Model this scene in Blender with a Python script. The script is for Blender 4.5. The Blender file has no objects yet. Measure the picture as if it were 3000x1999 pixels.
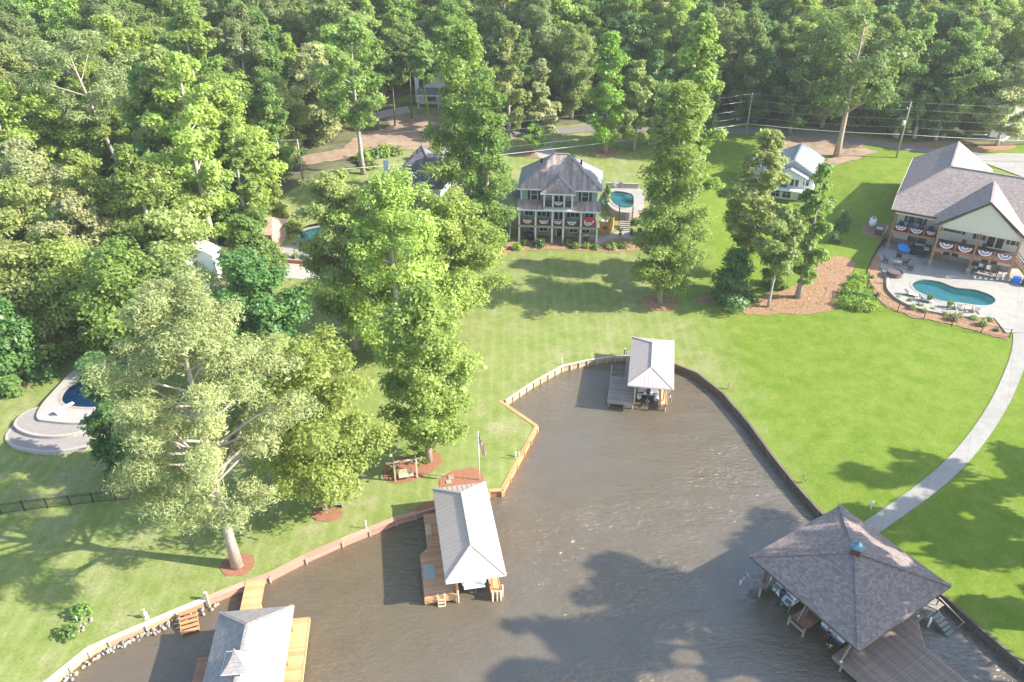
import bpy, bmesh, math, random
import numpy as np
from mathutils import Vector
from mathutils.geometry import delaunay_2d_cdt

# ------------------------------------------------------------------ camera, sky, sun, exposure
sc = bpy.context.scene
COL = sc.collection
cam_data = bpy.data.cameras.new('camera'); cam = bpy.data.objects.new('camera', cam_data); COL.objects.link(cam)
cam_data.sensor_width = 36.0; cam_data.lens = 27.98
cam_data.clip_start = 0.5; cam_data.clip_end = 4000
cam.location = (0, 0, 55.0); cam.rotation_euler = (math.radians(90 - 32.1), 0, 0)
sc.camera = cam
SUN_AZ, SUN_EL = math.radians(-7.5), math.radians(33.0)      # direction towards the sun, from +x
world = bpy.data.worlds.new('World'); sc.world = world; world.use_nodes = True
wn = world.node_tree.nodes; wl = world.node_tree.links
sky = wn.new('ShaderNodeTexSky'); sky.sky_type = 'NISHITA'; sky.sun_disc = False
sky.sun_elevation = SUN_EL; sky.sun_rotation = math.radians(90) - SUN_AZ
sky.air_density = 1.0; sky.dust_density = 1.0; sky.altitude = 150
wn['Background'].inputs['Strength'].default_value = 0.15
wl.new(sky.outputs[0], wn['Background'].inputs['Color'])
sun_data = bpy.data.lights.new('sun', 'SUN'); sun = bpy.data.objects.new('sun', sun_data); COL.objects.link(sun)
sun_data.energy = 3.9; sun_data.angle = math.radians(0.6); sun_data.color = (1.0, 0.95, 0.86)
sdir = Vector((math.cos(SUN_AZ) * math.cos(SUN_EL), math.sin(SUN_AZ) * math.cos(SUN_EL), math.sin(SUN_EL)))
sun.rotation_euler = sdir.to_track_quat('Z', 'Y').to_euler()
sun.location = (120, -20, 120)
sc.view_settings.view_transform = 'Standard'; sc.view_settings.look = 'None'
sc.view_settings.gamma = 1.0; sc.view_settings.use_curve_mapping = False
sc.view_settings.exposure = 1.68
sc.cycles.use_denoising = True
sc.cycles.max_bounces = 8; sc.cycles.diffuse_bounces = 4; sc.cycles.glossy_bounces = 2
sc.cycles.transmission_bounces = 4; sc.cycles.transparent_max_bounces = 6
sc.cycles.caustics_reflective = False; sc.cycles.caustics_refractive = False
sc.cycles.sample_clamp_indirect = 6.0

# ------------------------------------------------------------------ terrain heights
# <terrain>
SHORE = [(-35.43, 37.53), (-33.67, 40.46), (-32.43, 41.33), (-30.03, 42.86), (-28, 44.16), (-25.76, 45.51), (-23.13, 47.01), (-21.24, 47.97),
         (-18.56, 50.11), (-15.64, 52.05), (-11.05, 54.82), (-7.47, 56.39), (-2.3, 58.63), (-1.01, 58.79), (2.67, 68.83), (-1.42, 73.48),
         (-0.77, 73.56), (2.5, 77.28), (6.08, 80.66), (9.32, 81.96), (12.86, 82.94), (14.5, 83.04), (17.43, 82.35), (19.97, 81.13), (22.32, 79.25), (24.53, 75.09),
         (26.12, 69.37), (27.18, 64.05), (28.28, 59.63), (29.46, 55.77), (32.42, 50.99), (35.06, 47.97), (36.74, 45.67), (38.06, 42.65), (39.85, 39.14)]
LAKE = [(-420, -420), (-110, -60), (-70, 5), (-48, 26), (-40, 33)] + SHORE + [(46, 30), (62, 12), (90, -10), (150, -60), (420, -420)]
HPTS = [(x, y, 0.8) for x, y in LAKE[2:-2]] + [
    (-24.22, 48.92, 0.95), (-42.29, 43.93, 1.3), (-46.05, 50.96, 1.5), (-42.56, 55.95, 1.5), (-35.39, 56.65, 1.4), (-46.67, 62.91, 1.8), (-56.92, 71.47, 2.4), (-49.26, 81.93, 2.6), (-19.7, 55.35, 0.95), (-8.56, 62.71, 1.1),
    (-13.9, 74.79, 1.2), (-4.18, 84.12, 1.2), (7.19, 92.13, 1.6), (7.91, 105.14, 2.2), (1.58, 112.2, 2.4), (6.96, 112.2, 2.4), (13.69, 112.2, 2.4), (-27.12, 101, 2.2), (-34.45, 105.77, 2.6), (-31.57, 93.79, 2),
    (8.16, 138.93, 5), (1.82, 135.58, 5), (18.35, 146.11, 5.4), (10.69, 156.13, 6), (-23.07, 149.39, 6), (-14.34, 144.24, 5.2), (-26.11, 160.05, 7), (-17.32, 166.01, 8.4), (-16.77, 128.29, 4.6), (18.96, 123.1, 3.6), (18.63, 114.16, 2.6),
    (20.09, 94.75, 1.8), (34.59, 93.55, 1.8), (42.14, 100.24, 2.6), (30.81, 110.92, 3), (32.96, 121.66, 4.2), (33.28, 81.67, 1.5), (42.46, 78.08, 2), (49.46, 89.5, 2.8), (54.79, 82.77, 2.7),
    (61.51, 82.45, 2.9), (48.69, 67.44, 1.9), (38.61, 56.65, 1.4), (33.88, 53.88, 1), (53.79, 65.59, 2.2), (46.14, 51.05, 1.4), (52.1, 106.84, 3.5), (56.09, 114.68, 4.8), (58.58, 124.72, 6), (54.82, 132.87, 6),
    (66.42, 143.79, 6.6), (69.45, 139.42, 6.7), (86.81, 136.72, 7), (48.78, 129.31, 4.2), (43.94, 124.96, 3.6), (43.29, 119.96, 3.4), (44.13, 151.4, 6.2), (62.38, 99.09, 3.2), (60.52, 105.99, 3.2),
    (-61.58, 120.95, 6), (-74.59, 118.55, 5.5), (-46.25, 116.24, 5), (-44.04, 133.96, 5.6), (-73.53, 102.94, 4), (-50.6, 100.2, 4),
    (-0.05, 190.86, 11), (-88.69, 190.86, 11), (88.38, 190.86, 11), (-0.06, 249.12, 16), (-136.41, 249.12, 16), (136.03, 249.12, 16), (101.58, 160.96, 8.5),
    (-300, 420, 21), (0, 460, 22), (300, 420, 21), (-300, 150, 14), (300, 150, 12), (-200, 40, 8), (160, 40, 6), (-150, -60, 5), (200, -60, 6), (90, 60, 4.5), (90, 100, 7.5)]

def _tps_fit(p):
    p = np.array(p); n = len(p); s = 60.0; q = p[:, :2] / s
    d2 = ((q[:, None] - q[None]) ** 2).sum(-1)
    K = 0.5 * d2 * np.log(d2 + 1e-12); K[np.diag_indices(n)] = 0.004
    P = np.hstack([np.ones((n, 1)), q]); M = np.zeros((n + 3, n + 3)); M[:n, :n] = K; M[:n, n:] = P; M[n:, :n] = P.T
    w = np.linalg.solve(M, np.concatenate([p[:, 2], np.zeros(3)]))
    return q, w, s
_TPS = _tps_fit(HPTS)

def hgts(xy):
    q, w, s = _TPS; a = np.atleast_2d(np.asarray(xy, float)) / s; out = np.zeros(len(a))
    for i in range(0, len(a), 4000):
        b = a[i:i + 4000]; d2 = ((b[:, None] - q[None]) ** 2).sum(-1)
        out[i:i + 4000] = (0.5 * d2 * np.log(d2 + 1e-12)) @ w[:-3] + w[-3] + b @ w[-2:]
    return np.clip(out, 0.78, 40)

def hgt(x, y):
    return float(hgts([(x, y)])[0])
# </terrain>

# ------------------------------------------------------------------ materials
MATS = {}
def _nodes(name):
    m = bpy.data.materials.new(name); m.use_nodes = True
    nt = m.node_tree; b = nt.nodes['Principled BSDF']; MATS[name] = m
    return m, nt, nt.nodes, nt.links, b
def _noise(nt, scale, detail=4, coord='Object', rough=.6):
    tc = nt.nodes.new('ShaderNodeTexCoord'); n = nt.nodes.new('ShaderNodeTexNoise')
    n.inputs['Scale'].default_value = scale; n.inputs['Detail'].default_value = detail; n.inputs['Roughness'].default_value = rough
    if coord == 'World':
        g = nt.nodes.new('ShaderNodeNewGeometry'); nt.links.new(g.outputs['Position'], n.inputs['Vector'])
    else:
        nt.links.new(tc.outputs[coord], n.inputs['Vector'])
    return n
def _ramp(nt, src, stops, interp='LINEAR'):
    r = nt.nodes.new('ShaderNodeValToRGB'); r.color_ramp.interpolation = interp
    e = r.color_ramp.elements
    while len(e) < len(stops): e.new(0.5)
    for i, (p, c) in enumerate(stops):
        e[i].position = p; e[i].color = tuple(c) + (1,) if len(c) == 3 else c
    nt.links.new(src, r.inputs['Fac']); return r
def _mix(nt, fac, a, b, mode='MIX'):
    n = nt.nodes.new('ShaderNodeMix'); n.data_type = 'RGBA'; n.blend_type = mode
    for v, i in ((fac, 0), (a, 6), (b, 7)):
        if hasattr(v, 'is_output'): nt.links.new(v, n.inputs[i])
        elif i == 0: n.inputs[0].default_value = v
        else: n.inputs[i].default_value = tuple(v) + (1,)
    return n.outputs[2]
def _bump(nt, b, src, strength, dist=.05):
    n = nt.nodes.new('ShaderNodeBump'); n.inputs['Strength'].default_value = strength; n.inputs['Distance'].default_value = dist
    nt.links.new(src, n.inputs['Height']); nt.links.new(n.outputs[0], b.inputs['Normal'])
def plain(name, col, rough=.6, var=.18, scale=3.0, bump=.0, metal=0, coord='Object', spec=.4):
    m, nt, N, L, b = _nodes(name)
    n = _noise(nt, scale, 5, coord)
    r = _ramp(nt, n.outputs[0], [(.25, [c * (1 - var) for c in col]), (.75, [min(1, c * (1 + var)) for c in col])])
    L.new(r.outputs[0], b.inputs['Base Color']); b.inputs['Roughness'].default_value = rough; b.inputs['Metallic'].default_value = metal
    b.inputs['Specular IOR Level'].default_value = spec
    if bump: _bump(nt, b, n.outputs[0], bump)
    return m
def wood(name, c1, c2, rough=.7, along='x'):
    m, nt, N, L, b = _nodes(name)
    tc = N.new('ShaderNodeTexCoord'); mp = N.new('ShaderNodeMapping')
    mp.inputs['Scale'].default_value = (.6, 9, 9) if along == 'x' else (9, .6, 9)
    n = N.new('ShaderNodeTexNoise'); n.inputs['Scale'].default_value = 2.0; n.inputs['Detail'].default_value = 5
    L.new(tc.outputs['Object'], mp.inputs[0]); L.new(mp.outputs[0], n.inputs['Vector'])
    oi = N.new('ShaderNodeObjectInfo')
    r = _ramp(nt, n.outputs[0], [(.25, c1), (.75, c2)])
    hv = N.new('ShaderNodeHueSaturation'); L.new(r.outputs[0], hv.inputs['Color'])
    mr = N.new('ShaderNodeMapRange'); mr.inputs[3].default_value = .78; mr.inputs[4].default_value = 1.18
    L.new(oi.outputs['Random'], mr.inputs[0]); L.new(mr.outputs[0], hv.inputs['Value'])
    L.new(hv.outputs[0], b.inputs['Base Color']); b.inputs['Roughness'].default_value = rough
    _bump(nt, b, n.outputs[0], .25, .02); return m
def shingle(name, cols, mort, bw=.33, rh=.16, stain=None, stain_amt=.6):
    m, nt, N, L, b = _nodes(name)
    uv = N.new('ShaderNodeUVMap'); uv.uv_map = 'UVMap'
    br = N.new('ShaderNodeTexBrick'); br.offset = .5
    br.inputs['Scale'].default_value = 1; br.inputs['Brick Width'].default_value = bw; br.inputs['Row Height'].default_value = rh
    br.inputs['Mortar Size'].default_value = .012; br.inputs['Mortar Smooth'].default_value = .3; br.inputs['Bias'].default_value = 0
    br.inputs['Color1'].default_value = tuple(cols[0]) + (1,); br.inputs['Color2'].default_value = tuple(cols[1]) + (1,); br.inputs['Mortar'].default_value = tuple(mort) + (1,)
    L.new(uv.outputs[0], br.inputs['Vector'])
    n2 = N.new('ShaderNodeTexNoise'); n2.inputs['Scale'].default_value = 2.2; n2.inputs['Detail'].default_value = 6; n2.inputs['Roughness'].default_value = .75
    L.new(uv.outputs[0], n2.inputs['Vector'])
    r2 = _ramp(nt, n2.outputs[0], [(.3, (.72, .70, .72)), (.7, (1.25, 1.22, 1.2))])
    c = _mix(nt, 1.0, br.outputs[0], r2.outputs[0], 'MULTIPLY')
    if stain:
        mp = N.new('ShaderNodeMapping'); mp.inputs['Scale'].default_value = (1.6, .22, 1)
        L.new(uv.outputs[0], mp.inputs[0])
        n3 = N.new('ShaderNodeTexNoise'); n3.inputs['Scale'].default_value = 1.2; n3.inputs['Detail'].default_value = 6
        L.new(mp.outputs[0], n3.inputs['Vector'])
        r3 = _ramp(nt, n3.outputs[0], [(.34, (0, 0, 0)), (.62, (stain_amt,) * 3)])
        c = _mix(nt, r3.outputs[0], c, stain)
    L.new(c, b.inputs['Base Color']); b.inputs['Roughness'].default_value = .85; b.inputs['Specular IOR Level'].default_value = .25
    _bump(nt, b, br.outputs[1], -.5, .02); return m
def brickmat(name, c1, c2, mort, bw=.22, rh=.075, ms=.01):
    m = shingle(name, (c1, c2), mort, bw, rh); return m
def siding(name, col, pitch=.16):
    m, nt, N, L, b = _nodes(name)
    uv = N.new('ShaderNodeUVMap'); uv.uv_map = 'UVMap'; w = N.new('ShaderNodeTexWave'); w.wave_type = 'BANDS'; w.bands_direction = 'Y'; w.wave_profile = 'SAW'
    w.inputs['Scale'].default_value = .314 / pitch; L.new(uv.outputs[0], w.inputs['Vector'])
    r = _ramp(nt, w.outputs[0], [(0, [c * .82 for c in col]), (.12, col), (1, [min(1, c * 1.05) for c in col])])
    n = _noise(nt, 1.2); r2 = _ramp(nt, n.outputs[0], [(.3, (.9, .9, .9)), (.7, (1.05, 1.05, 1.05))])
    L.new(_mix(nt, 1, r.outputs[0], r2.outputs[0], 'MULTIPLY'), b.inputs['Base Color']); b.inputs['Roughness'].default_value = .6
    _bump(nt, b, w.outputs[0], .3, .02); return m
def glassmat(name, col=(.02, .03, .04), rough=.06):
    m, nt, N, L, b = _nodes(name)
    n = _noise(nt, .7); r = _ramp(nt, n.outputs[0], [(.3, [c * .6 for c in col]), (.7, [c * 1.6 for c in col])])
    L.new(r.outputs[0], b.inputs['Base Color']); b.inputs['Roughness'].default_value = rough; b.inputs['Specular IOR Level'].default_value = .6
    return m
def leafmat(name, ca, cb, trans=.5, rough=.5):
    """leaf blades: colour varies from leaf to leaf and from tree to tree, some light passes through"""
    m, nt, N, L, b = _nodes(name)
    at_ = N.new('ShaderNodeAttribute'); at_.attribute_name = 'tint'
    ca, cb = [[v * k for v, k in zip(c, (1.08, 1.02, .80))] for c in (ca, cb)]
    r = _ramp(nt, at_.outputs['Fac'], [(0, ca), (1, cb)])
    oi = N.new('ShaderNodeObjectInfo'); hv = N.new('ShaderNodeHueSaturation')
    mr = N.new('ShaderNodeMapRange'); mr.inputs[3].default_value = .485; mr.inputs[4].default_value = .512; L.new(oi.outputs['Random'], mr.inputs[0]); L.new(mr.outputs[0], hv.inputs['Hue'])
    ml = N.new('ShaderNodeMath'); ml.operation = 'MULTIPLY_ADD'; ml.inputs[1].default_value = 7.31; ml.inputs[2].default_value = 0; L.new(oi.outputs['Random'], ml.inputs[0])
    fr = N.new('ShaderNodeMath'); fr.operation = 'FRACT'; L.new(ml.outputs[0], fr.inputs[0])
    mv = N.new('ShaderNodeMapRange'); mv.inputs[3].default_value = .8; mv.inputs[4].default_value = 1.2; L.new(fr.outputs[0], mv.inputs[0]); L.new(mv.outputs[0], hv.inputs['Value'])
    L.new(r.outputs[0], hv.inputs['Color'])
    L.new(hv.outputs[0], b.inputs['Base Color']); b.inputs['Roughness'].default_value = rough; b.inputs['Specular IOR Level'].default_value = .35
    tr = N.new('ShaderNodeBsdfTranslucent')
    tcol = _mix(nt, 1, hv.outputs[0], (1.15, 1.2, .72), 'MULTIPLY'); L.new(tcol, tr.inputs['Color'])
    mx = N.new('ShaderNodeMixShader'); mx.inputs[0].default_value = trans
    L.new(b.outputs[0], mx.inputs[1]); L.new(tr.outputs[0], mx.inputs[2]); L.new(mx.outputs[0], N['Material Output'].inputs['Surface'])
    return m

def lawnmat():
    m, nt, N, L, b = _nodes('lawn_grass')
    g = N.new('ShaderNodeNewGeometry'); sp = N.new('ShaderNodeSeparateXYZ'); L.new(g.outputs['Position'], sp.inputs[0])
    big = _noise(nt, .09, 3, 'World'); mid = _noise(nt, .55, 5, 'World', .65); fine = _noise(nt, 5.0, 6, 'World', .75); vf = _noise(nt, 22.0, 3, 'World', .8)
    # two lawns: thin pale summer grass and the lush sodded lawn of the property on the right
    pale = _ramp(nt, mid.outputs[0], [(.30, (.158, .208, .048)), (.5, (.204, .248, .072)), (.72, (.256, .272, .112))])
    lush = _ramp(nt, mid.outputs[0], [(.30, (.114, .186, .016)), (.5, (.152, .222, .026)), (.72, (.196, .252, .048))])
    edge = N.new('ShaderNodeMath'); edge.operation = 'MULTIPLY_ADD'; edge.inputs[1].default_value = .10; edge.inputs[2].default_value = -2.35; L.new(sp.outputs[0], edge.inputs[0])
    e2 = N.new('ShaderNodeMath'); e2.operation = 'ADD'; e2.use_clamp = True; L.new(edge.outputs[0], e2.inputs[0])
    bm = N.new('ShaderNodeMath'); bm.operation = 'MULTIPLY_ADD'; bm.inputs[1].default_value = 1.6; bm.inputs[2].default_value = -.55; L.new(big.outputs[0], bm.inputs[0]); L.new(bm.outputs[0], e2.inputs[1])
    c = _mix(nt, e2.outputs[0], pale.outputs[0], lush.outputs[0])
    # mower stripes running away from the water
    wv = N.new('ShaderNodeMath'); wv.operation = 'MULTIPLY'; wv.inputs[1].default_value = 4.6; L.new(sp.outputs[0], wv.inputs[0])
    sn = N.new('ShaderNodeMath'); sn.operation = 'SINE'; L.new(wv.outputs[0], sn.inputs[0])
    st = _ramp(nt, sn.outputs[0], [(.0, (.935, .945, .92)), (1, (1.06, 1.05, 1.07))]); iv0 = N.new('ShaderNodeMath'); iv0.operation = 'MULTIPLY_ADD'; iv0.inputs[1].default_value = -.7; iv0.inputs[2].default_value = .85; L.new(e2.outputs[0], iv0.inputs[0]); c = _mix(nt, iv0.outputs[0], c, st.outputs[0], 'MULTIPLY')
    # dry thin patches with soil and thatch between the blades
    dry = _noise(nt, .23, 6, 'World', .7); dr = _ramp(nt, dry.outputs[0], [(.50, (0, 0, 0)), (.68, (.8, .8, .8))])
    inv = N.new('ShaderNodeMath'); inv.operation = 'SUBTRACT'; inv.inputs[0].default_value = 1.0; L.new(e2.outputs[0], inv.inputs[1])
    dm = N.new('ShaderNodeMath'); dm.operation = 'MULTIPLY'; L.new(dr.outputs[0], dm.inputs[0]); L.new(inv.outputs[0], dm.inputs[1])
    fm = N.new('ShaderNodeMath'); fm.operation = 'MULTIPLY'; L.new(dm.outputs[0], fm.inputs[0]); fr = _ramp(nt, fine.outputs[0], [(.35, (.2, .2, .2)), (.65, (1, 1, 1))]); L.new(fr.outputs[0], fm.inputs[1])
    c = _mix(nt, fm.outputs[0], c, (.36, .31, .20))
    f2 = _ramp(nt, fine.outputs[0], [(.25, (.70, .74, .62)), (.75, (1.28, 1.22, 1.3))]); c = _mix(nt, 1, c, f2.outputs[0], 'MULTIPLY')
    f3 = _ramp(nt, vf.outputs[0], [(.25, (.72, .76, .65)), (.75, (1.28, 1.22, 1.3))]); c = _mix(nt, 1, c, f3.outputs[0], 'MULTIPLY')
    L.new(c, b.inputs['Base Color']); b.inputs['Roughness'].default_value = .9; b.inputs['Specular IOR Level'].default_value = .1
    ad = N.new('ShaderNodeMath'); ad.operation = 'ADD'; L.new(fine.outputs[0], ad.inputs[0]); L.new(vf.outputs[0], ad.inputs[1])
    _bump(nt, b, ad.outputs[0], .55, .10); return m

def watermat():
    """silty water: the silt scatters light evenly, the rippled surface mirrors the sky and the banks"""
    m, nt, N, L, b = _nodes('lake_water'); N.remove(b)
    g = N.new('ShaderNodeNewGeometry')
    mp = N.new('ShaderNodeMapping'); mp.inputs['Rotation'].default_value = (0, 0, math.radians(14)); mp.inputs['Scale'].default_value = (.5, 1, 1); L.new(g.outputs['Position'], mp.inputs[0])
    def nz(scale, det, rough, dis=0):
        n = N.new('ShaderNodeTexNoise'); n.inputs['Scale'].default_value = scale; n.inputs['Detail'].default_value = det; n.inputs['Roughness'].default_value = rough; n.inputs['Distortion'].default_value = dis; L.new(mp.outputs[0], n.inputs['Vector']); return n
    n1, n2, gust = nz(3.0, 4, .6, .6), nz(.45, 2, .5), nz(.11, 3, .6, .5)
    tint = _noise(nt, .04, 4, 'World'); silt = _noise(nt, .35, 5, 'World')
    c = _ramp(nt, tint.outputs[0], [(.32, (.122, .090, .053)), (.68, (.120, .103, .073))])
    s2 = _ramp(nt, silt.outputs[0], [(.3, (.93, .93, .93)), (.7, (1.06, 1.06, 1.06))])
    df = N.new('ShaderNodeBsdfDiffuse'); L.new(_mix(nt, 1, c.outputs[0], s2.outputs[0], 'MULTIPLY'), df.inputs['Color'])
    gl = N.new('ShaderNodeBsdfGlossy'); gl.inputs['Roughness'].default_value = .10; bd = N.new('ShaderNodeBump'); bd.inputs['Strength'].default_value = 1.0; bd.inputs['Distance'].default_value = .075
    gm = _ramp(nt, gust.outputs[0], [(.35, (.35, .35, .35)), (.65, (1, 1, 1))])
    h = N.new('ShaderNodeMath'); h.operation = 'MULTIPLY'; L.new(n1.outputs[0], h.inputs[0]); L.new(gm.outputs[0], h.inputs[1])
    ad = N.new('ShaderNodeMath'); ad.operation = 'MULTIPLY_ADD'; ad.inputs[1].default_value = 1.2; L.new(n2.outputs[0], ad.inputs[0]); L.new(h.outputs[0], ad.inputs[2])
    bp = N.new('ShaderNodeBump'); bp.inputs['Strength'].default_value = 1.0; bp.inputs['Distance'].default_value = .25; L.new(ad.outputs[0], bp.inputs['Height']); L.new(ad.outputs[0], bd.inputs['Height']); L.new(bd.outputs[0], df.inputs['Normal'])
    fr = N.new('ShaderNodeFresnel'); fr.inputs['IOR'].default_value = 1.95; L.new(bp.outputs[0], fr.inputs['Normal']); L.new(bp.outputs[0], gl.inputs['Normal'])
    mx = N.new('ShaderNodeMixShader'); L.new(fr.outputs[0], mx.inputs[0]); L.new(df.outputs[0], mx.inputs[1]); L.new(gl.outputs[0], mx.inputs[2]); L.new(mx.outputs[0], N['Material Output'].inputs['Surface'])

def poolwater(name, c1, c2):
    """clear tinted water surface: the basin shows through, the sky mirrors at grazing angles"""
    m, nt, N, L, b = _nodes(name); N.remove(b); tr = N.new('ShaderNodeBsdfTransparent'); tr.inputs[0].default_value = tuple(c1) + (1,); gl = N.new('ShaderNodeBsdfGlossy'); gl.inputs['Roughness'].default_value = .03
    fr = N.new('ShaderNodeFresnel'); fr.inputs['IOR'].default_value = 1.33; mx = N.new('ShaderNodeMixShader')
    n = _noise(nt, 2.6, 3, 'World'); bp = N.new('ShaderNodeBump'); bp.inputs['Strength'].default_value = .35; bp.inputs['Distance'].default_value = .06; L.new(n.outputs[0], bp.inputs['Height']); L.new(bp.outputs[0], fr.inputs['Normal']); L.new(bp.outputs[0], gl.inputs['Normal'])
    L.new(fr.outputs[0], mx.inputs[0]); L.new(tr.outputs[0], mx.inputs[1]); L.new(gl.outputs[0], mx.inputs[2]); L.new(mx.outputs[0], N['Material Output'].inputs['Surface'])
    plain(name + '_basin', c2, .8, .12, .7, 0, coord='World')

lawnmat(); watermat()
poolwater('pool_water', (.88, .98, .96), (.32, .90, .76)); poolwater('pool_water_deep', (.6, .8, .88), (.08, .30, .45)); poolwater('pool_water_bright', (.88, .98, .98), (.36, .92, .76))
plain('forest_floor', (.105, .105, .045), .95, .5, .35, .4, coord='World'); plain('red_dirt', (.28, .195, .13), .95, .35, .5, .4, coord='World')
plain('pine_straw', (.29, .165, .09), .95, .5, 3.5, .8, coord='World'); plain('mulch', (.27, .115, .062), .95, .5, 9, .8, coord='World')
plain('asphalt', (.19, .17, .15), .9, .15, 2.5, .2, coord='World'); plain('concrete', (.36, .33, .295), .85, .08, 1.5, .1, coord='World'); 
def jointed(name, col, bw, rh):
    m, nt, N, L, b = _nodes(name); g = N.new('ShaderNodeNewGeometry'); br = N.new('ShaderNodeTexBrick'); br.offset = 0
    mp = N.new('ShaderNodeMapping'); mp.inputs['Rotation'].default_value = (0, 0, math.radians(30)); L.new(g.outputs['Position'], mp.inputs[0]); L.new(mp.outputs[0], br.inputs['Vector'])
    br.inputs['Scale'].default_value = 1; br.inputs['Brick Width'].default_value = bw; br.inputs['Row Height'].default_value = rh; br.inputs['Mortar Size'].default_value = .02
    for k, f in (('Color1', .96), ('Color2', 1.05), ('Mortar', .7)): br.inputs[k].default_value = tuple(c * f for c in col) + (1,)
    n = _noise(nt, .8, 6, 'World', .7); r = _ramp(nt, n.outputs[0], [(.3, (.84, .83, .80)), (.7, (1.08, 1.07, 1.06))]); L.new(_mix(nt, 1, br.outputs[0], r.outputs[0], 'MULTIPLY'), b.inputs['Base Color']); b.inputs['Roughness'].default_value = .85
jointed('concrete_bright', (.31, .29, .255), 3.0, 3.0)
plain('gravel_drive', (.40, .36, .32), .95, .2, 3, .4, coord='World')
plain('bark', (.30, .255, .205), .95, .35, 5, .6); plain('bark_pine', (.40, .29, .22), .95, .35, 4, .7); plain('bark_pale', (.37, .335, .29), .9, .25, 4, .4); plain('bark_lakepine', (.38, .32, .27), .9, .3, 3, .5); plain('bark_white', (.62, .58, .53), .9, .15, 3, .3); plain('bark_dark', (.16, .13, .10), .95, .3, 5, .6)
leafmat('leaf_bright', (.140, .250, .060), (.365, .500, .165)); leafmat('leaf_mid', (.110, .215, .062), (.295, .420, .155)); leafmat('leaf_dark', (.055, .135, .045), (.150, .265, .090), .35, .4)
leafmat('leaf_olive', (.190, .270, .095), (.430, .500, .225)); leafmat('leaf_yellow', (.195, .300, .072), (.420, .530, .190)); leafmat('needle_pine', (.220, .280, .130), (.460, .500, .285), .35, .6)
leafmat('needle_deep', (.155, .240, .110), (.340, .415, .210), .35, .6); leafmat('leaf_grey', (.230, .290, .165), (.445, .470, .300)); leafmat('leaf_lime', (.150, .285, .045), (.335, .465, .110))
leafmat('blossom', (.55, .45, .40), (.75, .66, .60), .2)

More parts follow.
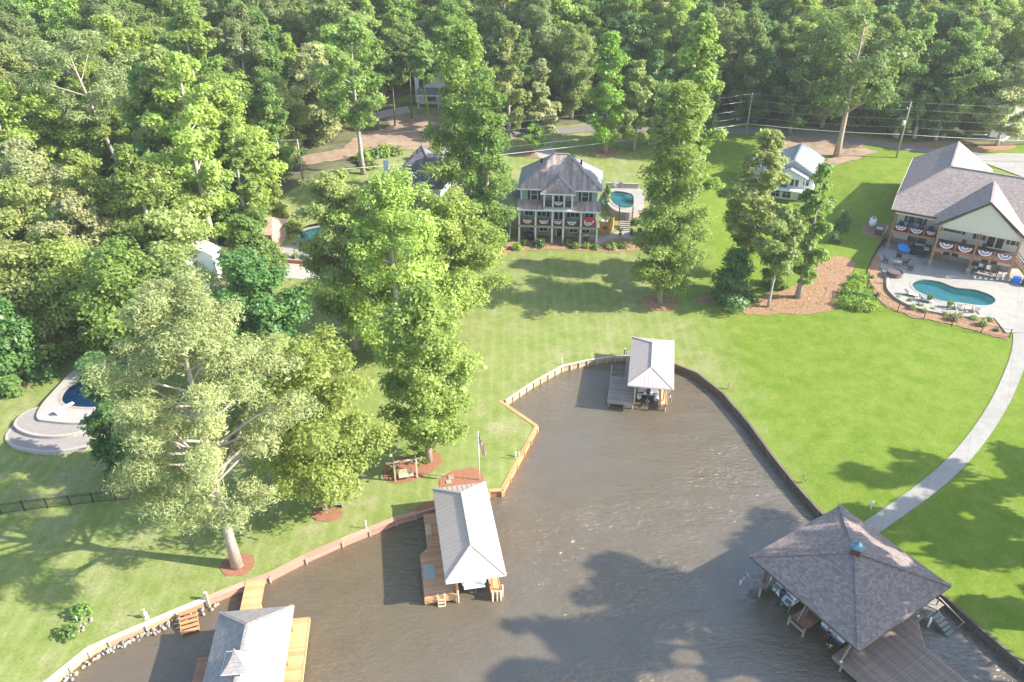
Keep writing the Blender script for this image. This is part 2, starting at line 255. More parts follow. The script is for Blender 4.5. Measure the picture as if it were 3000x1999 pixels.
# ------------------------------------------------------------------ mesh helpers
def tag(o, label=None, cat=None, group=None, kind=None):
    if label: o['label'] = label
    if cat: o['category'] = cat
    if group: o['group'] = group
    if kind: o['kind'] = kind
    return o
def thing(name, label, cat, loc=(0, 0, 0), rz=0.0, group=None):
    o = bpy.data.objects.new(name, None); COL.objects.link(o); o.empty_display_size = .3
    o.location = loc; o.rotation_euler = (0, 0, rz); return tag(o, label, cat, group)
class MB:
    """collects boxes, beams, tubes and polygons; build() links them as one mesh"""
    def __init__(s): s.v = []; s.f = []; s.sm = []
    def add(s, vs, fs, smooth=False):
        k = len(s.v); s.v += [tuple(p) for p in vs]; s.f += [tuple(i + k for i in f) for f in fs]; s.sm += [smooth] * len(fs); return s
    def box(s, x0, x1, y0, y1, z0, z1):
        return s.add([(x0, y0, z0), (x1, y0, z0), (x1, y1, z0), (x0, y1, z0), (x0, y0, z1), (x1, y0, z1), (x1, y1, z1), (x0, y1, z1)],
                     [(3, 2, 1, 0), (4, 5, 6, 7), (0, 1, 5, 4), (1, 2, 6, 5), (2, 3, 7, 6), (3, 0, 4, 7)])
    def cbox(s, c, d, rz=0.0):
        hx, hy, hz = d[0] / 2, d[1] / 2, d[2] / 2; ca, sa = math.cos(rz), math.sin(rz); vs = []
        for z in (-hz, hz):
            for x, y in ((-hx, -hy), (hx, -hy), (hx, hy), (-hx, hy)): vs.append((c[0] + x * ca - y * sa, c[1] + x * sa + y * ca, c[2] + z))
        return s.add(vs, [(3, 2, 1, 0), (4, 5, 6, 7), (0, 1, 5, 4), (1, 2, 6, 5), (2, 3, 7, 6), (3, 0, 4, 7)])
    def beam(s, p, q, w, h):
        p, q = Vector(p), Vector(q); d = (q - p).normalized(); u = d.cross(Vector((0, 0, 1)))
        u = Vector((1, 0, 0)) if u.length < 1e-4 else u.normalized(); n = u.cross(d)
        vs = [a + u * (w / 2 * i) + n * (h / 2 * j) for a in (p, q) for i, j in ((-1, -1), (1, -1), (1, 1), (-1, 1))]
        return s.add(vs, [(3, 2, 1, 0), (4, 5, 6, 7), (0, 1, 5, 4), (1, 2, 6, 5), (2, 3, 7, 6), (3, 0, 4, 7)])
    def tube(s, pts, rad, n=8, cap=True):
        pts = [Vector(p) for p in pts]; m = len(pts); vs = []; fs = []
        rad = [rad] * m if not hasattr(rad, '__len__') else rad
        for i, p in enumerate(pts):
            d = (pts[min(i + 1, m - 1)] - pts[max(i - 1, 0)]).normalized(); u = d.cross(Vector((0, 0, 1)))
            u = Vector((1, 0, 0)) if u.length < .05 else u.normalized(); w = d.cross(u)
            for k in range(n):
                a = 2 * math.pi * k / n; vs.append(p + (u * math.cos(a) + w * math.sin(a)) * rad[i])
        for i in range(m - 1):
            for k in range(n): fs.append((i * n + k, i * n + (k + 1) % n, (i + 1) * n + (k + 1) % n, (i + 1) * n + k))
        s.add(vs, fs, True)
        if cap:
            k = len(s.v) - m * n; s.f += [tuple(k + j for j in range(n))[::-1], tuple(k + (m - 1) * n + j for j in range(n))]; s.sm += [False, False]
        return s
    def lathe(s, prof, c=(0, 0, 0), n=16):
        vs = [(c[0] + r * math.cos(2 * math.pi * k / n), c[1] + r * math.sin(2 * math.pi * k / n), c[2] + z) for r, z in prof for k in range(n)]
        fs = [(i * n + k, i * n + (k + 1) % n, (i + 1) * n + (k + 1) % n, (i + 1) * n + k) for i in range(len(prof) - 1) for k in range(n)]
        return s.add(vs, fs, True)
    def slab(s, poly, t, down=(0, 0, -1)):
        """planar 3-D polygon given a thickness straight down"""
        n = len(poly); lo = [(x, y, z - t) for x, y, z in poly]
        return s.add(list(poly) + lo, [tuple(range(n)), tuple(range(2 * n - 1, n - 1, -1))] + [(i, i + n, (i + 1) % n + n, (i + 1) % n) for i in range(n)])
    def prism(s, poly, z0, z1):
        return s.slab([(x, y, z1) for x, y in poly], z1 - z0)
    def build(s, name, mat, parent=None, loc=(0, 0, 0), rot=(0, 0, 0), bevel=0):
        me = bpy.data.meshes.new(name); me.from_pydata(s.v, [], s.f); me.update()
        if any(s.sm): me.polygons.foreach_set('use_smooth', s.sm)
        auto_uv(me); me.materials.append(MATS[mat] if isinstance(mat, str) else mat)
        return link(name, me, parent, loc, rot)
def link(name, me, parent=None, loc=(0, 0, 0), rot=(0, 0, 0)):
    o = bpy.data.objects.new(name, me); COL.objects.link(o); o.location = loc; o.rotation_euler = rot
    if parent: o.parent = parent
    return o
def auto_uv(me):
    """planar UVs in metres on every face: u level, v up the slope"""
    uv = me.uv_layers.new(name='UVMap'); co = [v.co for v in me.vertices]; out = np.zeros((len(me.loops), 2), np.float32)
    for p in me.polygons:
        n = p.normal; u = Vector((-n.y, n.x, 0))
        u = Vector((1, 0, 0)) if u.length < .05 else u.normalized(); v = n.cross(u)
        for li, vi in zip(p.loop_indices, p.vertices): out[li] = (co[vi].dot(u), co[vi].dot(v))
    uv.data.foreach_set('uv', out.ravel())
def inside(poly, pts):
    x, y = pts[:, 0], pts[:, 1]; r = np.zeros(len(pts), bool); n = len(poly)
    for i in range(n):
        (x1, y1), (x2, y2) = poly[i], poly[(i + 1) % n]
        if y1 == y2: continue
        c = ((y1 > y) != (y2 > y)) & (x < (x2 - x1) * (y - y1) / (y2 - y1) + x1); r ^= c
    return r
def smooth_poly(pts, k=6, closed=True):
    """Catmull-Rom through the points"""
    n = len(pts); out = []
    for i in range(n if closed else n - 1):
        g = (lambda j: pts[j % n]) if closed else (lambda j: pts[min(max(j, 0), n - 1)])
        p0, p1, p2, p3 = (np.array(g(i + d), float) for d in (-1, 0, 1, 2))
        for t in np.arange(k) / k:
            out.append(tuple(.5 * (2 * p1 + (p2 - p0) * t + (2 * p0 - 5 * p1 + 4 * p2 - p3) * t * t + (3 * p1 - p0 - 3 * p2 + p3) * t ** 3)))
    if not closed: out.append(tuple(pts[-1]))
    return out
def ribbon(center, w, k=6):
    """outline of a strip of width w along a centre line"""
    c = [np.array(p, float) for p in smooth_poly(center, k, False)]; L_, R_ = [], []
    for i, p in enumerate(c):
        d = c[min(i + 1, len(c) - 1)] - c[max(i - 1, 0)]; d /= np.linalg.norm(d); nn = np.array([-d[1], d[0]]); ww = w if not callable(w) else w(i / (len(c) - 1))
        L_.append(tuple(p + nn * ww / 2)); R_.append(tuple(p - nn * ww / 2))
    return L_ + R_[::-1]
def sheet(name, mat, outline, lift, step=2.0, holes=(), z=None, pads=(), gpts=None):
    """outline filled with triangles and draped on the terrain (or level at z)"""
    P = np.array(outline); lo, hi = P.min(0), P.max(0)
    rng = np.random.RandomState(3)
    gx, gy = np.meshgrid(np.arange(lo[0] + step / 2, hi[0], step), np.arange(lo[1] + step / 2, hi[1], step)); gp = np.c_[gx.ravel(), gy.ravel()]
    if gpts is not None: gp = gpts
    gp = gp + (rng.rand(*gp.shape) - .5) * step * .3
    keep = inside(outline, gp) if len(gp) else np.zeros(0, bool)
    for h in holes: keep &= ~inside(h, gp)
    gp = gp[keep]
    pts = [tuple(p) for p in outline]; edges = [(i, (i + 1) % len(outline)) for i in range(len(outline))]
    for h in list(holes) + list(pads):
        k = len(pts); pts += [tuple(p) for p in h]; edges += [(k + i, k + (i + 1) % len(h)) for i in range(len(h))]
    pts += [tuple(p) for p in gp]
    vo, eo, fo, *_ = delaunay_2d_cdt([Vector(p) for p in pts], edges, [], 0, 1e-4)
    V = np.array([(v.x, v.y) for v in vo]); F = np.array([f for f in fo if len(f) == 3]); C = V[F].mean(1)
    k = inside(outline, C)
    for h in holes: k &= ~inside(h, C)
    F = F[k]
    Z = np.full(len(V), float(z)) if z is not None else hgts(V) + lift
    a = V[F]; cr = (a[:, 1, 0] - a[:, 0, 0]) * (a[:, 2, 1] - a[:, 0, 1]) - (a[:, 1, 1] - a[:, 0, 1]) * (a[:, 2, 0] - a[:, 0, 0]); F[cr < 0] = F[cr < 0][:, ::-1]
    me = bpy.data.meshes.new(name); me.from_pydata([(x, y, zz) for (x, y), zz in zip(V, Z)], [], F.tolist()); me.update()
    me.polygons.foreach_set('use_smooth', [True] * len(F)); me.materials.append(MATS[mat])
    return link(name, me)
def copy_tree(o, parent=None):
    c = o.copy(); COL.objects.link(c); c.parent = parent
    for ch in o.children: copy_tree(ch, c)
    return c

# ------------------------------------------------------------------ ground, lake, roads, paths, beds
PATIO = smooth_poly([(53.99, 107.02), (53.01, 102.87), (52.38, 99.09), (51.38, 96.27), (51.53, 93.44), (52.86, 91.09), (55.56, 89.49), (58.75, 88.48), (61.94, 88.15)], 3, False) + \
        [(61.59, 84.62), (63.82, 84.62), (71.78, 88.26), (81.47, 104.56), (73.99, 105.99), (67.06, 108.96), (62.17, 112.85), (58.13, 112.85), (56.39, 110.49)]
POOL_R = smooth_poly([(55.27, 97.15), (56.19, 98.31), (57.63, 98.7), (59.47, 98.05), (60.8, 96.39), (63.18, 95.77), (64.51, 94.29), (64.47, 92.85), (63.34, 91.67), (61.62, 91.43), (59.37, 92.14), (57.28, 92.61), (55.88, 94.05), (55.1, 95.64)], 4)
POOL_G = smooth_poly([(16.52, 126.52), (17.15, 128.29), (18.75, 128.09), (20.23, 126.91), (20.25, 124.78), (19.86, 122.35), (18.85, 121.07), (17.59, 121.25), (16.83, 122.72), (16.41, 124.78)], 4)
POOL_L = smooth_poly([(-50.09, 72.68), (-49.71, 73.95), (-48.34, 75.86), (-45.25, 75.69), (-43.5, 73.27), (-43.66, 70.39), (-45.51, 69.52), (-48.26, 69.83), (-49.65, 70.95)], 4)
POOL_M = smooth_poly([(-33.12, 114.47), (-31.53, 116.63), (-28.49, 116.97), (-26.36, 112.85), (-27.43, 109.72), (-31.49, 110.18)], 4)
DECK_L = smooth_poly([(-50.77, 67.66), (-51.43, 69.99), (-51.35, 73.27), (-51.06, 76.31), (-49.99, 78.41), (-44.98, 78.13), (-41.78, 73.27), (-41.05, 68.43), (-43.26, 67.06), (-46.36, 66.76), (-49.04, 67.06)], 4)
OUTER = [(-900, -420), (900, -420), (900, 900), (-900, 900)]
def grid(x0, x1, y0, y1, d):
    gx, gy = np.meshgrid(np.arange(x0, x1, d), np.arange(y0, y1, d)); return np.c_[gx.ravel(), gy.ravel()]
g1 = grid(-90, 95, 22, 190, 2.0); g2 = grid(-200, 205, -80, 340, 6.0); g3 = grid(-890, 890, -410, 890, 40.0)
g2 = g2[~((g2[:, 0] > -91) & (g2[:, 0] < 96) & (g2[:, 1] > 21) & (g2[:, 1] < 191))]; g3 = g3[~((g3[:, 0] > -202) & (g3[:, 0] < 207) & (g3[:, 1] > -82) & (g3[:, 1] < 342))]
ground = sheet('ground', 'lawn_grass', [(-420, -420)] + LAKE[1:-1] + [(420, -420), (900, -420), (900, 900), (-900, 900), (-900, -420)], 0, 1.0, [PATIO, POOL_G, DECK_L, POOL_M],
               gpts=np.vstack([g1, g2, g3]))
tag(ground, 'short green lawn and sloping ground around the lake cove', kind='structure')
lk = MB(); lk.add([(x * 1.0, y, 0) for x, y in LAKE], [tuple(range(len(LAKE)))[::-1]]); water = lk.build('lake_water', 'lake_water'); tag(water, 'murky brown lake water of the cove', kind='structure')
def ragged(poly, d, seed):
    r = random.Random(seed); out = []
    for i, p in enumerate(poly):
        q = poly[(i + 1) % len(poly)]; n = max(1, int(math.dist(p, q) / .45))
        for j in range(n): out.append((p[0] + (q[0] - p[0]) * j / n + r.gauss(0, d), p[1] + (q[1] - p[1]) * j / n + r.gauss(0, d)))
    return out
def bed(name, mat, outline, label, lift=.03, step=1.2, **k):
    if mat in ('mulch', 'pine_straw', 'red_dirt'): outline = ragged(outline, {'mulch': .05, 'pine_straw': .14, 'red_dirt': .2}[mat], len(label))
    return tag(sheet(name, mat, outline, lift, step, **k), label, kind='structure')
def blob(c, rx, ry, n=14, jit=.12, seed=1, rot=0):
    r = random.Random(seed); out = []
    for i in range(n):
        a = 2 * math.pi * i / n; k = 1 + r.uniform(-jit, jit); x, y = rx * k * math.cos(a), ry * k * math.sin(a)
        out.append((c[0] + x * math.cos(rot) - y * math.sin(rot), c[1] + x * math.sin(rot) + y * math.cos(rot)))
    return smooth_poly(out, 3)
WOODS = smooth_poly([(-420, 60), (-60.62, 72.94), (-58.94, 76.25), (-58.53, 81.51), (-56.27, 83.42), (-51.62, 85.06), (-46.55, 85.91), (-43.14, 90.29), (-38.59, 102.45), (-41.09, 111.91), (-36.91, 129.17), (-29.2, 136.18), (-22.72, 146.47), (-14.1, 152.14), (-0.56, 156.22), (10.87, 159.64), (24.39, 162.27), (37.22, 159.48), (51, 158.6), (58.35, 156.98), (68.95, 150.59), (79.59, 146.39), (91.73, 146.42), (100.01, 144.02), (420, 150), (600, 400), (0, 600), (-600, 400)], 3)
bed('woodland_floor', 'forest_floor', WOODS, 'leaf-littered floor under the woods', .02, 6)
bed('red_dirt_clearing', 'red_dirt', smooth_poly([(-31.66, 146.01), (-29, 155.71), (-24.6, 162.23), (-18.4, 162.81), (-11.92, 158.43), (-11.14, 152.2), (-18.01, 148.76), (-25.89, 145.68)], 4), 'bare red dirt clearing beside the lane behind the houses', .05)
bed('dirt_verge', 'red_dirt', smooth_poly([(48.52, 145.74), (52.41, 151.04), (56.87, 152), (62.17, 150.27), (66.89, 147.23), (62.03, 142.74), (56.57, 140.61), (53.02, 141.82)], 4), 'reddish dirt verge under the big roadside pine', .05)
bed('dirt_bank', 'pine_straw', smooth_poly([(73.58, 145.62), (80.08, 147.52), (87.59, 146.19), (93.19, 144.58), (90.04, 141.53), (80.01, 141.96)], 4), 'brown pine straw bank beside the lane', .05)
ROAD = [(-37.83, 140.47), (-26.84, 146.65), (-16.44, 149.8), (-8.18, 152.25), (0.3, 155.06), (9.86, 156.88), (21.31, 158.44), (36.54, 155.79), (51.7, 154.69), (59.33, 151.83), (67.86, 147.64), (75.17, 143.64), (82.24, 139.99), (95.66, 136.28)]
bed('dirt_lane', 'red_dirt', ribbon(ROAD[:5], 4.5), 'pale dirt lane behind the slate roofed house', .07)
bed('road', 'asphalt', ribbon(ROAD[4:], 3.2), 'narrow grey lane running along the edge of the woods', .08)
bed('driveway', 'concrete_bright', [(81.33, 138.9), (88.65, 140.33), (98.25, 138.17), (89.78, 121.16), (88.08, 125.46), (86.05, 128.26), (83.34, 135.6)], 'pale concrete driveway behind the tan house', .10)
bed('farm_track', 'red_dirt', ribbon([(66.4, 143.73), (62.13, 140.8), (58.04, 138.04), (54.57, 136.76)], 3.0), 'sandy track leaving the lane towards the white house', .11)
bed('house_drive', 'concrete', ribbon([(5.69, 148.18), (6.93, 143.94), (8.16, 138.91)], 4.0), 'short concrete drive behind the green house', .07)
bed('cottage_drive', 'concrete', ribbon([(-30.5, 159.94), (-26.5, 163.16), (-21.3, 165.04)], 3.2), 'curved concrete drive to the white cottage', .09)
bed('slate_house_drive', 'concrete_bright', ribbon([(-11.85, 149.92), (-11.96, 145.11), (-12.35, 138.95), (-10.24, 130.35)], 3.6), 'pale drive beside the slate roofed house', .10)
bed('gravel_lane', 'gravel_drive', ribbon([(90.54, 147.26), (95.3, 151.9), (101.02, 156.04)], 4.0), 'blue grey gravel lane beside the metal shed', .09)
PATH = [(64.34, 86.46), (62.29, 82.35), (59.4, 77.92), (54.42, 71.54), (49.33, 65.92), (44.52, 61.38), (39.94, 57.8), (35.97, 55.13), (33.29, 53.38)]
bed('footpath', 'concrete_bright', ribbon(PATH, lambda t: 1.75 - .1 * t), 'curved pale concrete footpath down the lawn to the boathouse', .06, .8)
bed('straw_bank', 'pine_straw', smooth_poly([(30.81, 93.67), (35, 96.24), (39.85, 98.67), (45.43, 104.89), (48.29, 105.9), (49.84, 103.94), (47.47, 99.78), (43.94, 92.96), (39.89, 91.01), (36.04, 91.48), (32.02, 91.45)], 4), 'pine straw bank between the lawns', .05)
bed('fence_bed', 'pine_straw', smooth_poly([(54.15, 107.14), (53.34, 103.27), (52.6, 99.21), (51.71, 96.39), (51.7, 93.44), (52.91, 91.09), (55.63, 89.49), (58.81, 88.49), (61.95, 88.16), (61.64, 84.56), (61.37, 83.21), (58.94, 84.75), (55.75, 87.23), (52.03, 88.91), (49.68, 91.46), (49.33, 95.03), (50.22, 99.63), (51.67, 103.27)], 3), 'straw mulched planting bed curving round the patio', .06, .8)
bed('house_bed', 'pine_straw', smooth_poly([(-4.3, 106.54), (-3.08, 109.91), (1.59, 113.25), (8.37, 113.31), (15.14, 113.28), (21.23, 113.42), (22.98, 111.6), (19.42, 109.86), (14.74, 109.35), (8.19, 110.07), (2.22, 109.81), (-1.73, 107.94), (-3.62, 104.99)], 4), 'pine straw bed with shrubs along the green house', .05, .9)
bed('drive_bed', 'pine_straw', blob((3.97, 145.53), 3.4, 2.6, seed=4), 'pine straw ring round the small roadside tree', .06)
bed('column_tree_bed', 'pine_straw', blob((17.49, 145.72), 2.8, 2.0, seed=5), 'pine straw ring round the tall narrow tree', .06)
bed('center_tree_bed', 'pine_straw', blob((20.08, 94.67), 2.4, 2.0, seed=6), 'pine straw ring under the tree on the lawn edge', .05)
bed('sand_patch', 'concrete', blob((-30.12, 103.45), 4.5, 3.0, seed=9), 'worn sandy patch in the lawn below the terrace pool', .03)
bed('pine_mulch_ring', 'mulch', blob((-24.22, 49.03), 1.5, 1.35, seed=7, jit=.06), 'red mulch ring at the foot of the lakeside pine', .05, .5)
bed('oak_mulch_ring', 'mulch', blob((-17.54, 55.27), 1.5, 1.0, seed=8, jit=.06), 'red mulch ring under the bench tree', .05, .5)
bed('swing_mulch_bed', 'mulch', smooth_poly([(-13.12, 61.08), (-12.18, 63.03), (-9.97, 63.39), (-8.71, 64.44), (-7.53, 63.78), (-7.34, 62.44), (-8.4, 60.81), (-10.46, 59.67), (-12.19, 59.66)], 4), 'red mulch bed under the garden swing', .05, .5)
bed('flagpole_mulch_bed', 'mulch', smooth_poly([(-7.19, 59.3), (-6.93, 60.53), (-5.59, 61.52), (-3.83, 61.76), (-3.01, 60.95), (-3.09, 59.39), (-5, 58.75), (-6.69, 58.42)], 4), 'red mulch bed round the flagpole', .05, .5)
bed('shore_bed', 'mulch', smooth_poly([(-10.77, 54.93), (-9.06, 56.35), (-7.46, 57.24), (-6.97, 56.38), (-9.37, 55.34)], 3), 'mulch strip on the shore behind the boathouse', .05, .5)

# ------------------------------------------------------------------ trees
def leaf_mesh(name, cen, nor, size, tint, asp=1.0, mat='leaf_mid'):
    """one kite-shaped blade per row: centre, facing, size"""
    n = len(cen); rng = np.random.RandomState(n % 9973)
    t = rng.normal(size=(n, 3)); t -= nor * (t * nor).sum(1, keepdims=True); t /= np.linalg.norm(t, axis=1, keepdims=True) + 1e-9
    b = np.cross(nor, t); s = size[:, None]
    V = np.empty((n, 4, 3), np.float32)
    V[:, 0] = cen - t * s * .55; V[:, 1] = cen + b * s * .42 * asp + nor * s * .08; V[:, 2] = cen + t * s * .55; V[:, 3] = cen - b * s * .42 * asp + nor * s * .08
    me = bpy.data.meshes.new(name); me.vertices.add(n * 4); me.vertices.foreach_set('co', V.ravel())
    me.loops.add(n * 4); me.loops.foreach_set('vertex_index', np.arange(n * 4, dtype=np.int32))
    me.polygons.add(n); me.polygons.foreach_set('loop_start', np.arange(0, n * 4, 4, dtype=np.int32))
    at_ = me.attributes.new('tint', 'FLOAT', 'POINT'); at_.data.foreach_set('value', np.repeat(np.clip(tint, 0, 1), 4).astype(np.float32))
    me.update(calc_edges=True); me.materials.append(MATS[mat]); return me
PROFILES = {   # crown radius (0..1) by height through the crown (0..1)
    'round': [(0, .45), (.2, .85), (.45, 1.0), (.7, .88), (.88, .6), (1, .15)],
    'tall': [(0, .40), (.12, .72), (.35, 1.0), (.6, .86), (.82, .55), (1, .10)],
    'column': [(0, .5), (.12, .85), (.35, 1.0), (.62, .92), (.85, .62), (1, .18)],
    'cone': [(0, .85), (.1, 1.0), (.35, .8), (.6, .55), (.85, .25), (1, .03)],
    'spread': [(0, .35), (.3, .8), (.6, 1.0), (.82, .82), (1, .25)],
    'umbrella': [(0, .25), (.3, .65), (.6, 1.0), (.85, .8), (1, .3)],
    'pine': [(0, .75), (.15, 1.0), (.35, .95), (.6, .78), (.82, .55), (1, .15)],
    'bush': [(0, .8), (.3, 1.0), (.65, .85), (1, .25)]}
def tree_meshes(seed, H_, R, base=.25, prof='round', clumps=70, per=150, leaf=.34, crad=.26, mat='leaf_mid', bark='bark', needle=False, lean=(0, 0), tr=None, limbs=16, flat=.75, gap=.0, droop=0, tipped=.0):
    """boughs grow from the trunk to the crown's envelope, leaf clumps sit along each bough"""
    rng = np.random.RandomState(seed); P = np.array(PROFILES[prof]); tr = tr or .018 * H_ + .06
    z0 = H_ * base; hc = H_ - z0; k = 7; top = .93
    pts = [(lean[0] * s * top + .3 * math.sin(seed + s * 4) * s * min(1, R / 4), lean[1] * s * top + .3 * math.cos(seed * 1.3 + s * 3.5) * s * min(1, R / 4), H_ * top * s - (.3 if s == 0 else 0)) for s in np.linspace(0, 1, k)]
    rad = [tr * (1.0 - .80 * s) * (1.3 if s == 0 else 1) for s in np.linspace(0, 1, k)]
    def axis(z):
        s = min(1, max(0, z / (H_ * top))); i = min(k - 2, int(s * (k - 1))); f = s * (k - 1) - i
        return np.array(pts[i]) * (1 - f) + np.array(pts[i + 1]) * f, tr * (1 - .8 * s)
    nb = max(9, clumps // 5); t = np.sort(np.clip((np.arange(nb) + rng.uniform(0, 1, nb)) / nb, 0, .985)) ** .92; tb = MB(); tb.tube(pts, rad, 8)
    C, CR, CT = [], [], []
    for b in range(nb):
        a = b * 2.39996 + rng.uniform(-.5, .5); Rm = np.interp(t[b], P[:, 0], P[:, 1]) * R * rng.uniform(.68, 1.22)
        p0, r0 = axis(max(z0 * .75, z0 + t[b] * hc - Rm * rng.uniform(.35, .8))); ax, _ = axis(z0 + t[b] * hc)
        tip = ax + np.array([Rm * math.cos(a), Rm * math.sin(a), 0]); tip[2] = z0 + t[b] * hc - droop * Rm
        if rng.rand() < gap: continue
        n = max(2, int(round(clumps / nb + rng.uniform(-1.2, 1.2)))); bt = rng.uniform(.15, .85); f0 = .32 + tipped
        for q in range(n):
            f = f0 + (1 - f0) * (q + rng.uniform(.2, .9)) / n; c = R * crad * rng.uniform(.62, 1.25) * (1.12 - .34 * f) * (.72 + .4 * Rm / R)
            pos = p0 + (tip - p0) * f + rng.normal(size=3) * np.array([.42, .42, .30]) * c; C.append(pos); CR.append(c); CT.append(bt * .6 + rng.uniform(0, .4))
        mid = p0 * .45 + tip * .55 + np.array([0, 0, .07 * Rm]); rb = min(r0 * .55, .035 + .018 * Rm)
        tb.tube([Vector(p0), Vector(mid), Vector(tip * .97 + p0 * .03)], [rb, rb * .62, rb * .22], 5, False)
    for q in (.9, .95, 1.0):
        p, _ = axis(H_ * .9); C.append(p + np.array([rng.normal() * R * .1, rng.normal() * R * .1, H_ * q - p[2] - R * crad * .4])); CR.append(R * crad * rng.uniform(.55, .85)); CT.append(.6)
    C, cr, ct = np.array(C), np.array(CR), np.array(CT); m = len(C)
    cnt = np.maximum(8, (per * (cr / cr.mean()) ** 1.8)).astype(int); idx = np.repeat(np.arange(m), cnt); n = len(idx)
    d = rng.normal(size=(n, 3)); d /= np.linalg.norm(d, axis=1, keepdims=True); d[:, 2] = np.where((d[:, 2] < -.25) & (rng.rand(n) < .7), -d[:, 2], d[:, 2])
    q = rng.uniform(.25, 1.12, n) ** .55
    wob = 1 + .28 * np.sin(d[:, 0] * 5 + idx * 1.7) * np.cos(d[:, 1] * 5 + idx) + .12 * np.sin(d[:, 2] * 9 + idx * .7)
    cen = C[idx] + d * (cr[idx] * q * wob)[:, None] * np.array([1, 1, flat])
    out = cen - np.array([lean[0] * .6, lean[1] * .6, z0 + hc * .35]); out /= np.linalg.norm(out, axis=1, keepdims=True) + 1e-6
    nor = d * .45 + out * .35 + rng.normal(size=(n, 3)) * .42 + np.array([0, 0, .45]); nor /= np.linalg.norm(nor, axis=1, keepdims=True)
    tint = ct[idx] * .75 + rng.rand(n) * .45 - .12
    crown = leaf_mesh('crown', cen, nor, leaf * np.exp(rng.normal(0, .3, n)), tint, .30 if needle else 1.0, mat)
    me = bpy.data.meshes.new('trunk'); me.from_pydata(tb.v, [], tb.f); me.update(); me.polygons.foreach_set('use_smooth', [True] * len(me.polygons)); me.materials.append(MATS[bark])
    return crown, me
def plant_tree(name, label, xy, meshes, cat='tree', group=None, rz=0.0, s=1.0, sz=None, z=None):
    t = thing(name, label, cat, (xy[0], xy[1], hgt(*xy) if z is None else z), rz, group)
    for nm, me in (('trunk', meshes[1]), ('crown', meshes[0])):
        link(nm, me, t)
    t.scale = (s, s, sz or s); return t
def tree(name, label, xy, seed, H_, R, cat='tree', group=None, rz=0.0, **k):
    return plant_tree(name, label, xy, tree_meshes(seed, H_, R, **k), cat, group, rz)

# --- the trees one can tell apart
tree('pine_tree', 'big pale green pine with bare trunk leaning over the shore lawn', (-24.24, 48.94), 11, 28.2, 7.69, base=.36, prof='pine', clumps=260, per=400, leaf=.25, crad=.18, mat='needle_pine', bark='bark_lakepine', needle=True, tr=.46, gap=.03, flat=.6, tipped=.22)
tree('willow_oak_tree', 'leafy green oak over the bench near the seawall', (-17.85, 55.83), 12, 19.4, 5.94, base=.17, prof='round', clumps=130, per=300, leaf=.23, crad=.27, mat='leaf_yellow', bark='bark_pale', tr=.24, droop=.12)
tree('sweetgum_tree', 'tall bright green sweetgum beside the garden swing', (-8.56, 62.74), 13, 19.8, 4.11, base=.15, prof='round', clumps=150, per=310, leaf=.25, crad=.34, mat='leaf_yellow', bark='bark', tr=.34)
for i, (b, vt, w, mt, lab, pf) in enumerate([
        ((-19.64, 83.73), 22.7, 4.91, 'leaf_olive', 'olive green oak left of the three tall lawn oaks', 'spread'),
        ((-13.37, 81.04), 23.6, 7.33, 'leaf_yellow', 'broad yellow green oak in the middle of the three lawn oaks', 'tall'),
        ((-7.78, 89.53), 17.8, 5.98, 'leaf_yellow', 'green oak nearest the open lawn of the three lawn oaks', 'round')]):
    tree('oak_tree', lab, b, 20 + i, vt, w, group='tall oaks on the lawn', base=.16, prof=pf, clumps=170, per=300, leaf=.25, crad=.24, mat=mt, bark='bark_pale', limbs=26)
tree('magnolia_tree', 'dense dark glossy magnolia beside the pale pine', (-27.71, 73.94), 31, 17.4, 5.07, base=.04, prof='round', clumps=130, per=230, leaf=.31, crad=.30, mat='leaf_dark', bark='bark_dark')
tree('laurel_tree', 'dark green laurel overhanging the kidney pool', (-37.86, 60.24), 32, 14.0, 2.35, base=.02, prof='bush', clumps=120, per=200, leaf=.28, crad=.36, mat='leaf_dark', bark='bark_dark')
for i, (b, vt, w, mt, lab) in enumerate([
        ((-43.83, 78.69), 15.4, 5.65, 'leaf_bright', 'light green bushy tree behind the pale pine'),
        ((-52.22, 82.68), 12.9, 5.85, 'leaf_yellow', 'yellow green bushy tree above the pool deck lawn'),
        ((-57.41, 82.46), 13.4, 5.33, 'leaf_olive', 'olive bushy tree at the edge of the grass strip'),
        ((-57.53, 75.46), 10.3, 4.04, 'leaf_dark', 'dark green bush at the edge of the pool lawn'),
        ((-39.97, 84.06), 13.1, 4.91, 'leaf_olive', 'olive tree in front of the white gabled barn'),
        ((-61.65, 81.44), 11.7, 5.02, 'needle_deep', 'feathery grey green cedar at the photo edge'),
        ((-34.7, 94.63), 12.1, 3.11, 'leaf_mid', 'round green tree beside the brick outbuilding')]):
    tree('bushy_tree', lab, b, 40 + i, vt, w, group='bushy trees left of the pine', base=.04, prof='bush', clumps=95, per=210, leaf=.31, crad=.34, mat=mt, bark='bark_dark')
tree('flowering_shrub', 'dark shrub dotted with pale blossoms by the pool lawn', (-57.15, 72.64), 48, 4.0, 3.0, cat='shrub', base=.05, prof='bush', clumps=40, per=140, leaf=.28, crad=.30, mat='leaf_mid', bark='bark_dark')
tree('gnarled_oak_tree', 'pale branched spreading oak over the white gabled barn', (-45.47, 96.44), 51, 17.0, 8.28, base=.22, prof='umbrella', clumps=70, per=170, leaf=.32, crad=.24, mat='leaf_olive', bark='bark_pale', limbs=40, gap=.15, tr=.34)
